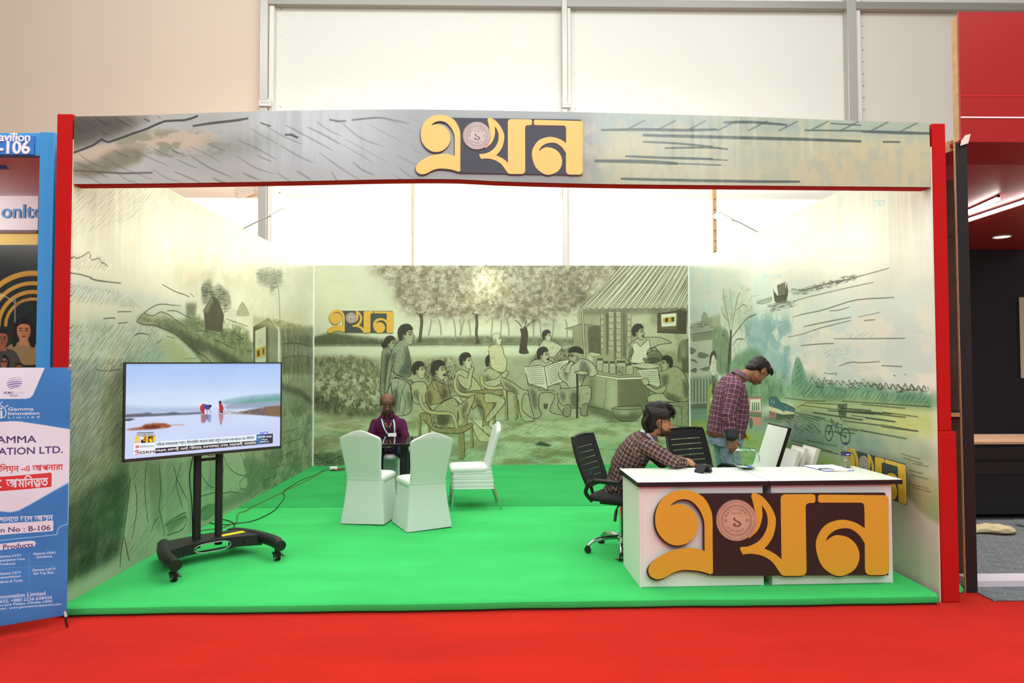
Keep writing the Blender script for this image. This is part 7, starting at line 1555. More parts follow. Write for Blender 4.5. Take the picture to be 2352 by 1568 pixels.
def bake(name, mb, material, parent, voxel, iters=3, wrinkle=None, tint=None, weave=None):
    """fuse overlapping closed shapes into ONE continuous skin"""
    me0 = mb.mesh(name+'_src'); tmp = bpy.data.objects.new('tmp', me0); COL.objects.link(tmp)
    r = tmp.modifiers.new('r', 'REMESH'); r.mode = 'VOXEL'; r.voxel_size = voxel; r.adaptivity = 0
    s = tmp.modifiers.new('s', 'SMOOTH'); s.factor = 0.5; s.iterations = iters
    dg = bpy.context.evaluated_depsgraph_get(); me = bpy.data.meshes.new_from_object(tmp.evaluated_get(dg)); me.name = name
    bpy.data.objects.remove(tmp); bpy.data.meshes.remove(me0)
    n = len(me.vertices); co = np.empty(n*3); me.vertices.foreach_get('co', co); co = co.reshape(-1, 3)
    if wrinkle:
        no = np.empty(n*3); me.vertices.foreach_get('normal', no); no = no.reshape(-1, 3)
        d = wrinkle(co); co = co+no*d[:, None]; me.vertices.foreach_set('co', co.ravel()); me.update()
    if tint is not None:
        at_ = me.color_attributes.new('tint', 'FLOAT_COLOR', 'POINT'); c = np.ones((n, 4), np.float32); c[:, :3] = tint(co); at_.data.foreach_set('color', c.ravel())
    if weave is not None:
        at_ = me.attributes.new('weave', 'FLOAT_VECTOR', 'POINT'); at_.data.foreach_set('vector', weave(co).astype(np.float32).ravel())
    me.materials.clear(); me.materials.append(material)
    for p in me.polygons: p.use_smooth = True
    o = bpy.data.objects.new(name, me); COL.objects.link(o)
    if parent: o.parent = parent; o.matrix_parent_inverse = parent.matrix_basis.inverted()
    return o
def adopt(o, parent): o.parent = parent; o.matrix_parent_inverse = parent.matrix_basis.inverted(); return o
def noise3(co, scale, seed=0, stretch=(1, 1, 1)):
    s = np.array(stretch)*scale
    return np.array([mnoise.noise(Vector((p[0]*s[0]+seed, p[1]*s[1], p[2]*s[2]))) for p in co])
def trunk(mb, secs, side, grow=0.0, n=28, ext=0.0):
    """secs: (centre, half width along `side`, half depth). Superelliptic sections along the spine"""
    C = [Vector(s[0]) for s in secs]; sv = Vector(side).normalized(); rings = []
    for i, (c, hw, hd) in enumerate(secs):
        t = (C[min(i+1, len(C)-1)]-C[max(i-1, 0)]).normalized(); sd = (sv-t*sv.dot(t)).normalized(); f = t.cross(sd)
        ring = []
        for k in range(n):
            a = 2*math.pi*k/n; ca, sa = math.cos(a), math.sin(a); e = 0.85
            ring.append(C[i]+sd*(hw+grow)*math.copysign(abs(ca)**e, ca)+f*(hd+grow)*math.copysign(abs(sa)**e, sa))
        rings.append(ring)
    mb.loft(rings)
def head_matrix(pos, fwd, up=(0, 0, 1), s=1.0):
    f = Vector(fwd).normalized(); l = Vector(up).cross(f).normalized(); u = f.cross(l)
    return Matrix(((f.x, l.x, u.x, pos[0]), (f.y, l.y, u.y, pos[1]), (f.z, l.z, u.z, pos[2]), (0, 0, 0, 1))) @ Matrix.Scale(s, 4)
def add_head(mb, H, neck_base):
    E = lambda c, r, rot=None: mb.ell(c, r, H, 22, 14, rot)
    E((-0.012, 0, 0.036), (0.098, 0.077, 0.086)); E((0.038, 0, 0.030), (0.056, 0.064, 0.062)); E((0.034, 0, -0.040), (0.060, 0.059, 0.080)); E((0.036, 0, -0.084), (0.050, 0.050, 0.036)); E((0.075, 0, -0.103), (0.017, 0.017, 0.016))
    E((0.082, 0, 0.013), (0.015, 0.050, 0.010))
    mb.cap((0.090, 0, 0.008), 0.0085, (0.111, 0, -0.034), 0.0115, 12, M=H); E((0.113, 0, -0.040), (0.013, 0.0125, 0.010))
    for s in (-1, 1):
        E((0.099, s*0.0145, -0.0455), (0.012, 0.0085, 0.0085)); E((0.056, s*0.037, -0.030), (0.032, 0.019, 0.032)); E((0.0775, s*0.031, -0.0085), (0.014, 0.0165, 0.0115)); E((0.024, s*0.043, -0.070), (0.046, 0.014, 0.036))
        E((-0.006, s*0.077, -0.012), (0.017, 0.006, 0.029), (0, 0.25, s*0.35)); E((0.000, s*0.076, -0.040), (0.009, 0.006, 0.010))
        rim = [(0.004, s*0.077, -0.036), (0.010, s*0.078, -0.010), (0.008, s*0.080, 0.012), (-0.006, s*0.086, 0.021), (-0.020, s*0.090, 0.010), (-0.023, s*0.090, -0.010), (-0.016, s*0.085, -0.030), (-0.002, s*0.079, -0.044)]
        mb.tube(catmull(rim, 4, False), 0.0046, 8, H)
    E((0.091, 0, -0.0695), (0.011, 0.0235, 0.0065)); E((0.089, 0, -0.0805), (0.0115, 0.020, 0.0078))
    nb = Vector(neck_base); top = H @ Vector((-0.022, 0, -0.055)); mb.cap(tuple(top), 0.056, tuple(nb), 0.062, 18)
def head_tint(H, skin, hairc=None, beard=0.0, hairfn=None, lip=None, brow=True):
    Hi = np.array(H.inverted()); sk = np.array(lin(skin)); bl = np.array(lin((26, 20, 18)))
    lp = np.array(lin(lip)) if lip else sk*np.array([1.0, 0.66, 0.62])
    def f(co):
        q = np.c_[co, np.ones(len(co))]@Hi.T; x, y, z = q[:, 0], np.abs(q[:, 1]), q[:, 2]
        c = np.repeat(sk[None], len(co), 0); n = noise3(co, 60, 3)*0.06+noise3(co, 14, 9)*0.06; c = c*(1+n)[:, None]
        def mix(m, col): c[:] = c*(1-m[:, None])+np.array(col)[None]*m[:, None]
        near = np.clip((0.16-np.sqrt(x**2+y**2+z**2))/0.02, 0, 1)
        mix(np.clip(1.2-np.abs((y-0.0)/0.024), 0, 1)*np.clip(1.3-np.abs(z+0.075)/0.011, 0, 1)*(x > 0.08)*0.8, lp)
        if beard:
            bm = np.clip((-0.030-z-np.maximum(0, 0.055-x)*0.0)/0.016, 0, 1)*np.clip((x+0.012)/0.03, 0, 1)*np.clip((z+0.135)/0.02, 0, 1)
            bm = bm*(1-np.clip(1.25-np.abs(y)/0.022, 0, 1)*np.clip(1.2-np.abs(z+0.074)/0.008, 0, 1))*np.where((x > 0.085) & (z > -0.055) & (y < 0.02), 0.0, 1.0)
            mous = np.clip((0.032-y)/0.008, 0, 1)*np.clip(1.25-np.abs(z+0.0585)/0.0065, 0, 1)*(x > 0.07)
            cheekcut = np.clip(((-z-0.055)+np.clip(0.045-x, 0, 1)*0.9)/0.02, 0, 1)
            mix(np.maximum(bm*np.minimum(1, cheekcut)*beard*(0.92+0.25*noise3(co, 240, 5)), mous*min(1, beard*1.15)).clip(0, 1), bl)
        if brow:
            mix(np.clip(1.5-np.abs(z-(0.0185-0.10*np.abs(y-0.030)**1.0*0.25))/0.0058, 0, 1)*((y > 0.011) & (y < 0.052) & (x > 0.05))*0.9, bl)
            mix(np.clip(1.4-np.abs(z+0.0155+0.06*np.abs(y-0.031))/0.0032, 0, 1)*((y > 0.016) & (y < 0.047) & (x > 0.068))*0.92, bl*0.6)
            mix(np.clip(1.2-np.sqrt((y-0.0095)**2+(z+0.0505)**2)/0.0042, 0, 1)*(x > 0.10)*0.8, bl)
        if hairfn is not None: mix(hairfn(q[:, 0], q[:, 1], q[:, 2], co)*near, np.array(lin(hairc)))
        return c
    return f
def hand(mb, wrist, d, nrm, thumb, curl=0.5, s=1.0, spread=0.0):
    """d: towards the fingers, nrm: out of the palm, thumb: towards the thumb side"""
    w = Vector(wrist); d = Vector(d).normalized(); n = Vector(nrm); n = (n-d*n.dot(d)).normalized(); t = d.cross(n); t = t if t.dot(Vector(thumb)) > 0 else -t
    P = lambda a, b, c: w+d*(a*s)+t*(b*s)+n*(c*s)
    for b0, b1 in ((0.014, 0.028), (0.002, 0.006), (-0.010, -0.015), (-0.015, -0.030)):
        mb.cap(P(-0.005, b0*0.8, 0), 0.0165*s, P(0.082 if abs(b1) < 0.02 else 0.076, b1, 0.001), 0.0125*s, 10)
    for b, ln, k in ((0.029, 0.070, 0.9), (0.0095, 0.079, 1.0), (-0.0105, 0.073, 1.05), (-0.0295, 0.057, 1.15)):
        p = P(0.082-abs(b)*0.2, b, 0.0); ang = curl*0.5*k; tt = t*(spread*b*8)
        for seg, (fr, r0, r1) in enumerate(((0.44, 0.0092, 0.0084), (0.32, 0.0084, 0.0078), (0.24, 0.0078, 0.0066))):
            q = p+(d*math.cos(ang)+n*math.sin(ang)+tt)*(ln*fr*s); mb.cap(tuple(p), r0*s, tuple(q), r1*s, 10); p = q; ang += curl*0.75*k
    p = P(0.022, 0.026, 0.006); q = p+(d*0.62+t*0.70+n*0.30).normalized()*0.040*s; mb.cap(tuple(p), 0.0125*s, tuple(q), 0.0105*s, 10)
    q2 = q+(d*0.86+t*0.30+n*(0.35+0.3*curl)).normalized()*0.034*s; mb.cap(tuple(q), 0.0105*s, tuple(q2), 0.0080*s, 10)
def segweave(segs):
    """weave coordinates from the nearest limb axis: (p0, p1, reference direction, bias)"""
    S_ = []
    for p0, p1, ref, bias in segs:
        p0, p1 = np.array(p0, float), np.array(p1, float); a = p1-p0; L = np.linalg.norm(a); a /= L; r = np.array(ref, float); r -= a*r.dot(a); r /= np.linalg.norm(r); S_.append((p0, a, L, r, np.cross(a, r), bias))
    def f(co):
        best = np.full(len(co), 1e9); out = np.zeros((len(co), 3))
        for p0, a, L, r, b, bias in S_:
            v = co-p0; t = v@a; tc = np.clip(t, 0, L); dist = np.linalg.norm(v-tc[:, None]*a, axis=1)*bias
            m = dist < best; best[m] = dist[m]
            ang = np.arctan2(v@b, v@r); rad = 0.5*np.sqrt((v@b)**2+(v@r)**2)+0.5*np.median(np.sqrt((v@b)**2+(v@r)**2)[m]) if m.any() else 0
            out[m, 0] = t[m]; out[m, 1] = (ang*rad)[m] if m.any() else 0
        return out
    return f
def shoe(mb, ankle, d):
    a = Vector(ankle); d = Vector((d[0], d[1], 0)).normalized(); z = a.z
    mb.cap(tuple(a-d*0.04-Vector((0, 0, z-0.045))), 0.042, tuple(a+d*0.08-Vector((0, 0, z-0.042))), 0.040); mb.cap(tuple(a+d*0.06-Vector((0, 0, z-0.038))), 0.040, tuple(a+d*0.17-Vector((0, 0, z-0.032))), 0.030)
    mb.cap(tuple(a), 0.045, tuple(a-Vector((0, 0, z-0.05))), 0.042)
from mathutils.bvhtree import BVHTree
def ribbon(name, pts, wid, thick, across, m, parent):
    """flat strap through pts; `across` = direction of its width"""
    P = [Vector(p) for p in pts]; secs = []
    for i, p in enumerate(P):
        t = (P[min(i+1, len(P)-1)]-P[max(i-1, 0)]).normalized(); w_ = Vector(across); w_ = (w_-t*w_.dot(t)).normalized(); n_ = t.cross(w_)
        secs.append([p+w_*wid/2+n_*thick/2, p-w_*wid/2+n_*thick/2, p-w_*wid/2-n_*thick/2, p+w_*wid/2-n_*thick/2])
    o = MB().loft(secs).build(name, m, None, angle=60); return adopt(o, parent)
def drape(ob, pts, origin_dir, off=0.006):
    """lay points onto a garment: cast along origin_dir and lift by off"""
    me = ob.data; bv = BVHTree.FromPolygons([v.co[:] for v in me.vertices], [p.vertices[:] for p in me.polygons]); d = Vector(origin_dir).normalized(); out = []
    for p in pts:
        h = bv.ray_cast(Vector(p)-d*1.0, d)
        out.append((h[0]-d*off) if h[0] is not None else Vector(p))
    return out
def collar(ring_c, side, fwd, r_s, r_f, hgt, open_a, m, parent, tilt, name='collar'):
    """folded shirt collar: an open band round the neck with points in front"""
    c = Vector(ring_c); s = Vector(side).normalized(); f = Vector(fwd).normalized(); up = s.cross(f)*-1
    if up.z < 0: up = -up
    secs = []; n = 26
    for i in range(n+1):
        a = math.radians(open_a+(360-2*open_a)*i/n); dirv = f*math.cos(a)*r_f+s*math.sin(a)*r_s; fr = 1-abs(2*i/n-1)
        lowr = 0.018+0.020*(1-fr)**3; h_ = hgt*(0.75+0.25*fr)
        p = c+dirv-f*tilt*0; dn = dirv.normalized()
        secs.append([p+up*h_*0.2, p+up*h_, p+dn*0.006+up*h_*1.02, p+dn*(lowr)+up*(h_*0.15-0.012*(1-fr)), p+dn*(lowr-0.004)+up*(h_*0.12-0.012*(1-fr))])
    o = MB().loft(secs).build(name, m, None, angle=60); return adopt(o, parent)

def tuft_hair(name, parent, H, blobs, strands, col, vox=0.004, seed=1, rough=0.45, amp=0.006, flow=(1, 1, 1)):
    h = MB()
    for c, r, rot in blobs: h.ell(c, r, H, 20, 12, rot)
    for pts, r0, r1 in strands:
        p = catmull(pts, 4, False); n = len(p); h.tube(p, [r0+(r1-r0)*i/(n-1) for i in range(n)], 8, H)
    m = mat(name+'_strands', col, rough=rough, spec=0.4)
    Hi = np.array(H.inverted())
    def wr(co):
        q = np.c_[co, np.ones(len(co))]@Hi.T
        return amp*noise3(q[:, :3], 60, seed, flow)+amp*0.7*noise3(q[:, :3], 140, seed+4, flow)
    return bake(name, h, m, parent, vox, 1, wr)

# ================= man in purple, sitting behind the glass table, looking down at his phone
def man_purple():
    t = thing('person', 'seated man in a purple shirt with lanyards, head bowed, behind the glass table', 'person', (-1.41, 8.80, 0))
    H = head_matrix((-1.405, 8.650, 1.116), (0.16, -0.95, -0.27), s=1.06); nb = (-1.41, 8.735, 0.955)
    SK = (104, 74, 56)
    secs = [((-1.41, 8.85, 0.50), 0.165, 0.11), ((-1.41, 8.83, 0.62), 0.16, 0.115), ((-1.41, 8.79, 0.76), 0.165, 0.12), ((-1.41, 8.76, 0.84), 0.190, 0.115), ((-1.41, 8.755, 0.885), 0.172, 0.095), ((-1.41, 8.75, 0.930), 0.122, 0.078), ((-1.41, 8.745, 0.970), 0.075, 0.06)]
    shR, shL = (-1.575, 8.760, 0.862), (-1.245, 8.760, 0.862); elR, elL = (-1.640, 8.69, 0.655), (-1.175, 8.69, 0.655); wrR, wrL = (-1.50, 8.50, 0.605), (-1.32, 8.49, 0.605)
    kR, kL = (-1.475, 8.36, 0.50), (-1.14, 8.38, 0.50); aR, aL = (-1.475, 8.41, 0.085), (-1.16, 8.43, 0.085)
    b = MB(); add_head(b, H, nb); trunk(b, secs, (1, 0, 0), -0.02)
    for sh, el, wr in ((shR, elR, wrR), (shL, elL, wrL)): b.cap(sh, 0.05, el, 0.038); b.cap(el, 0.040, wr, 0.027)
    for s, k, a in ((-1, kR, aR), (1, kL, aL)): b.cap((-1.41+s*0.095, 8.82, 0.55), 0.075, k, 0.05); b.cap(k, 0.05, a, 0.035)
    hand(b, wrR, (0.75, -0.62, -0.16), (0.1, 0.1, 1), (0.5, 0.8, 0.2), 0.55); hand(b, wrL, (-0.62, -0.66, -0.22), (0, 0.1, 1), (-0.6, 0.8, 0.2), 0.6)
    hf = lambda x, y, z, co: np.clip((0.052-x-np.clip(z-0.02, 0, 1)*0.55)/0.014, 0, 1)*np.clip((0.080-z-0.9*np.clip(0.052-np.abs(y), 0, 1)*1.0)/0.018, 0, 1)*np.clip((z+0.050+np.clip(x, 0, 1)*1.1)/0.016, 0, 1)*np.where((np.abs(y) > 0.0735) & (x > -0.035) & (z < 0.022), 0, 1)*(0.86+0.2*noise3(co, 300, 2))
    body = bake('body', b, tinted('brown_skin_seated', SK, 0.46, 0.28), t, 0.0042, 3, None, head_tint(H, SK, (24, 20, 19), 0.42, hf))
    tuft_hair('hair', t, H, [((-0.030, s*0.050, 0.030), (0.066, 0.031, 0.056), None) for s in (-1, 1)]+[((-0.062, 0, 0.020), (0.050, 0.066, 0.060), None)], [], (22, 19, 18), 0.004, 3, 0.7, 0.003)
    SH = mat('purple_cotton', (76, 24, 58), rough=0.8, spec=0.2, bump=0.12, bscale=350)
    c = MB(); trunk(c, secs[:-1]+[((-1.41, 8.745, 0.950), 0.095, 0.07)], (1, 0, 0), 0.008)
    for sh, el, wr in ((shR, elR, wrR), (shL, elL, wrL)):
        e_, w_ = Vector(el), Vector(wr); c.cap(sh, 0.060, el, 0.057); c.cap(el, 0.057, tuple(e_+(w_-e_)*0.35), 0.052)
    sh_o = bake('shirt', c, SH, t, 0.007, 4, lambda co: 0.0065*noise3(co, 15, 1, (1.4, 1, 0.55))+0.0045*noise3(co, 34, 7, (0.8, 1, 1.7))+0.008*np.sin(co[:, 2]*75+co[:, 0]*12+3*noise3(co, 5, 4))*np.clip(0.78-co[:, 2], 0, 0.16)/0.2)
    j = MB()
    for s, k, a in ((-1, kR, aR), (1, kL, aL)): j.cap((-1.41+s*0.095, 8.84, 0.565), 0.092, k, 0.072); j.cap(k, 0.071, tuple(Vector(a)+Vector((0, 0, 0.02))), 0.058)
    j.ell((-1.41, 8.86, 0.565), (0.185, 0.12, 0.085))
    bake('trousers', j, mat('dark_denim', (38, 48, 70), rough=0.85, spec=0.15, var=0.2, vscale=9, bump=0.1, bscale=400), t, 0.008, 3, lambda co: 0.005*noise3(co, 20, 5))
    for a in (aR, aL):
        f = MB(); shoe(f, a, (0, -1)); bake('shoe', f, M['black'], t, 0.007, 2)
    collar((-1.41, 8.728, 0.968), (1, 0, 0), (0, -1, -0.30), 0.070, 0.066, 0.040, 24, SH, t, 0)
    # lanyards and badge
    WB = mat('pale_blue_lanyard', (196, 220, 236), rough=0.5, var=0.25, vscale=60); BK = mat('dark_lanyard', (46, 44, 44), rough=0.6); YE = mat('yellow_lanyard_mark', (220, 176, 40), rough=0.5)
    def strap(nm, xz, wid, m, off): return ribbon(nm, [tuple(p) for p in drape(sh_o, [(x, 8.3, z) for x, z in catmull(xz, 6, False)], (0, 1, 0), off)], wid, 0.002, (1, 0, 0.15), m, t)
    strap('lanyard', [(-1.478, 0.925), (-1.468, 0.89), (-1.445, 0.82), (-1.405, 0.735)], 0.017, WB, 0.008); strap('lanyard', [(-1.335, 0.915), (-1.318, 0.87), (-1.312, 0.80), (-1.315, 0.735)], 0.019, WB, 0.008)
    strap('lanyard', [(-1.405, 0.70), (-1.425, 0.665), (-1.44, 0.62)], 0.017, WB, 0.008); strap('lanyard', [(-1.318, 0.70), (-1.322, 0.66), (-1.33, 0.62)], 0.018, WB, 0.008)
    l1 = strap('dark_lanyard', [(-1.466, 0.925), (-1.44, 0.88), (-1.41, 0.835), (-1.385, 0.79)], 0.020, BK, 0.006); l2 = strap('dark_lanyard', [(-1.342, 0.92), (-1.354, 0.88), (-1.368, 0.83), (-1.385, 0.79)], 0.020, BK, 0.006)
    for x, z, rr in ((-1.428, 0.865, 0.6), (-1.413, 0.84, 0.6), (-1.360, 0.86, -0.45), (-1.369, 0.835, -0.45)):
        p = drape(sh_o, [(x, 8.3, z)], (0, 1, 0), 0.009)[0]; adopt(MB().box(tuple(p), (0.014, 0.002, 0.014), r=(0, rr, 0)).build('lanyard_mark', YE, None, smooth=False), t)
    p = drape(sh_o, [(-1.345, 8.3, 0.72)], (0, 1, 0), 0.016)[0]; adopt(MB().box(tuple(p), (0.105, 0.004, 0.048), r=(0.05, -0.05, 0)).build('badge', mat('badge_card', (236, 240, 240), rough=0.35), None, bevel=0.002), t)
    for k in range(4): 
        p = drape(sh_o, [(-1.383-0.001*k, 8.3, 0.93-0.075*k)], (0, 1, 0), 0.003)[0]; adopt(MB().tube([tuple(p), tuple(p+Vector((0, -0.003, 0)))], 0.005, 10).build('button', mat('purple_button_%d' % k, (50, 18, 40), rough=0.4), None), t)
    ph = thing('phone', 'dark phone held low in the hands of the man in purple', 'phone', (-1.405, 8.405, 0.612)); MB().box((0, 0, 0), (0.075, 0.145, 0.008), r=(0.18, 0, 0.1)).build('phone_body', M['black'], ph, bevel=0.003)
man_purple()

# ================= young man leaning on the desk, profile to the right
def man_leaning():
    t = thing('person', 'young bearded man in a brown checked shirt leaning on the desk, in profile', 'person', (1.08, 5.95, 0))
    H = head_matrix((1.352, 5.80, 1.126), (1.0, -0.06, -0.03), s=1.06); nb = (1.275, 5.83, 1.000); SK = (170, 122, 88)
    secs = [((1.055, 5.95, 0.50), 0.165, 0.125), ((1.07, 5.94, 0.60), 0.165, 0.125), ((1.10, 5.92, 0.72), 0.165, 0.125), ((1.145, 5.89, 0.82), 0.175, 0.125), ((1.20, 5.86, 0.905), 0.180, 0.115), ((1.245, 5.845, 0.965), 0.145, 0.085), ((1.272, 5.835, 1.005), 0.080, 0.060)]
    shR, shL = (1.235, 5.685, 0.925), (1.255, 6.02, 0.93); elR, elL = (1.425, 5.555, 0.818), (1.42, 5.96, 0.76); wrR, wrL = (1.545, 5.640, 0.800), (1.53, 5.75, 0.815)
    b = MB(); add_head(b, H, nb); trunk(b, secs, (0, 1, 0), -0.022)
    for sh, el, wr in ((shR, elR, wrR), (shL, elL, wrL)): b.cap(sh, 0.05, el, 0.038); b.cap(el, 0.041, wr, 0.027)
    hand(b, wrR, (0.72, 0.68, -0.14), (-0.1, 0.1, -1), (-0.6, 0.7, 0), 0.35); hand(b, wrL, (0.55, -0.8, -0.05), (0, 0, -1), (-0.8, -0.5, 0), 0.5)
    for s, k, a in ((-1, (1.47, 5.80, 0.52), (1.45, 5.78, 0.085)), (1, (1.47, 6.08, 0.52), (1.42, 6.10, 0.085))): b.cap((1.08, 5.95+s*0.09, 0.57), 0.07, k, 0.05); b.cap(k, 0.05, a, 0.035)
    body = bake('body', b, tinted('tan_skin_leaning', SK, 0.5, 0.25), t, 0.0042, 2, None, head_tint(H, SK, (30, 22, 20), 1.0, lambda x, y, z, co: np.clip((0.028-x)/0.012, 0, 1)*np.clip((x+0.002)/0.006, 0, 1)*np.clip((0.02-z)/0.01, 0, 1)*np.clip((z+0.05)/0.02, 0, 1)*(np.abs(y) > 0.055)*0.8))
    PL = plaid('brown_check', (92, 72, 74), [(0.0095, 0.0, 0.0032, (52, 40, 48), 0.6), (0.038, 0.0095, 0.0125, (34, 28, 38), 0.62), (0.019, 0.003, 0.0008, (150, 132, 130), 0.35), (0.038, 0.0285, 0.0012, (206, 160, 124), 0.8)])
    c = MB(); trunk(c, [((1.045, 5.955, 0.475), 0.185, 0.135)]+secs[:-1]+[((1.262, 5.838, 0.985), 0.10, 0.072)], (0, 1, 0), 0.008)
    for sh, el, wr in ((shR, elR, wrR), (shL, elL, wrL)):
        e_, w_ = Vector(el), Vector(wr); c.cap(sh, 0.072, el, 0.053); c.cap(el, 0.053, tuple(e_+(w_-e_)*0.50), 0.047); c.cap(tuple(e_+(w_-e_)*0.42), 0.051, tuple(e_+(w_-e_)*0.58), 0.050)
    wv = segweave([((1.07, 5.94, 0.50), (1.27, 5.84, 1.0), (0, -1, 0), 0.62), (shR, elR, (0, -1, 0.3), 1.0), (elR, tuple(Vector(elR)+(Vector(wrR)-Vector(elR))*0.6), (0, -1, 0.3), 1.0), (shL, elL, (0, 1, 0), 1.0), (elL, wrL, (0, 1, 0), 1.0)])
    def wrk(co):
        arm = np.exp(-((co[:, 0]-1.30)**2+(co[:, 1]-5.62)**2)/0.012)
        return 0.006*noise3(co, 16, 2)+0.004*noise3(co, 36, 8)+0.006*np.sin((co[:, 2]*60+co[:, 0]*50)+3*noise3(co, 6, 3))*arm+0.005*np.sin(co[:, 2]*90-co[:, 0]*30+2*noise3(co, 8, 6))*np.clip(0.70-co[:, 2], 0, 0.15)/0.15
    sh_o = bake('shirt', c, PL, t, 0.006, 3, wrk, None, wv)
    j = MB()
    for s, k, a in ((-1, (1.47, 5.80, 0.52), (1.45, 5.78, 0.085)), (1, (1.47, 6.08, 0.52), (1.42, 6.10, 0.085))): j.cap((1.08, 5.95+s*0.09, 0.585), 0.085, k, 0.07); j.cap(k, 0.069, tuple(Vector(a)+Vector((0, 0, 0.02))), 0.056)
    bake('trousers', j, mat('dark_trousers', (34, 34, 40), rough=0.85), t, 0.009, 3)
    for a in ((1.45, 5.78, 0.085), (1.42, 6.10, 0.085)):
        f = MB(); shoe(f, a, (1, 0)); bake('shoe', f, M['black'], t, 0.007, 2)
    cl_ = collar((1.273, 5.834, 0.990), (0, 1, 0), (0.94, 0, -0.34), 0.072, 0.068, 0.036, 28, plaid_flat, t, 0)
    LB_ = mat('pale_blue_lanyard_side', (206, 226, 240), rough=0.5); NV = mat('navy_print', (52, 64, 110), rough=0.5)
    pts = [(1.205, 5.80, 1.052), (1.225, 5.765, 1.045), (1.255, 5.745, 1.020), (1.285, 5.742, 0.985), (1.312, 5.752, 0.945)]
    ribbon('lanyard', catmull(pts, 5, False), 0.020, 0.002, (0.55, -0.45, 0.65), LB_, t)
    for k in range(3):
        p = Vector(pts[1]).lerp(Vector(pts[3]), 0.2+0.3*k)+Vector((0, -0.0045, 0.002)); adopt(MB().box(tuple(p), (0.006, 0.002, 0.016), r=(0.3, 0.85, 0)).build('lanyard_mark', NV, None, smooth=False), t)
    wr_ = Vector(wrR); ax_ = (Vector(wrR)-Vector(elR)).normalized(); u_ = ax_.cross(Vector((0, 0, 1))).normalized(); v_ = ax_.cross(u_)
    adopt(MB().tube([tuple(wr_-ax_*0.008+(u_*math.cos(a)+v_*math.sin(a))*0.030) for a in np.linspace(0, 2*math.pi, 24, endpoint=False)], 0.0022, 6, closed=True).build('bracelet', mat('bracelet_thread', (150, 140, 120), rough=0.5), None), t)
    # thick layered hair falling over the forehead
    bl = [((-0.015, 0, 0.060), (0.108, 0.084, 0.088), None), ((0.030, 0, 0.110), (0.085, 0.072, 0.055), (0, 0.25, 0)), ((-0.045, 0, 0.010), (0.078, 0.080, 0.095), None), ((-0.062, 0, -0.045), (0.046, 0.068, 0.055), None), ((0.085, 0, 0.082), (0.036, 0.064, 0.040), (0, 0.6, 0)), ((-0.03, 0.0, 0.115), (0.075, 0.065, 0.045), None)]
    st = []; rs = np.random.RandomState(11)
    for k in range(44):
        y = -0.070+0.140*rs.rand(); st.append(([(0.03, y*0.7, 0.135+0.01*rs.rand()), (0.092, y*0.95, 0.122+0.008*rs.randn()), (0.118+0.006*rs.randn(), y*1.0, 0.080), (0.110+0.006*rs.randn(), y*1.05, 0.044+0.010*rs.randn())], 0.010, 0.0035))
    for s in (-1, 1):
        for k in range(20):
            x = -0.075+0.14*k/19; st.append(([(x-0.02, s*0.05, 0.115), (x, s*0.082, 0.080), (x+0.008, s*0.087, 0.050), (x+0.014+0.004*rs.randn(), s*0.083, 0.026+0.005*rs.randn()-0.06*(x < -0.03))], 0.012, 0.006))
    for k in range(26):
        y = -0.068+0.136*k/25; st.append(([(-0.08, y, 0.06), (-0.112, y*0.95, 0.0), (-0.105, y*0.9, -0.05), (-0.088+0.004*rs.randn(), y*0.88, -0.086+0.005*rs.randn())], 0.013, 0.008))
    for k in range(24):
        a = rs.rand()*6.28; st.append(([(-0.02+0.03*math.cos(a), 0.03*math.sin(a), 0.140), (-0.01+0.06*math.cos(a), 0.05*math.sin(a), 0.152+0.006*rs.randn()), (0.01+0.085*math.cos(a), 0.068*math.sin(a), 0.125)], 0.010, 0.004))
    tuft_hair('hair', t, H, bl, st, (20, 17, 16), 0.0036, 5, 0.55, 0.0032, (0.4, 1.3, 0.5))
plaid_flat = mat('brown_check_plain', (96, 76, 78), rough=0.8, var=0.2, vscale=60)
man_leaning()

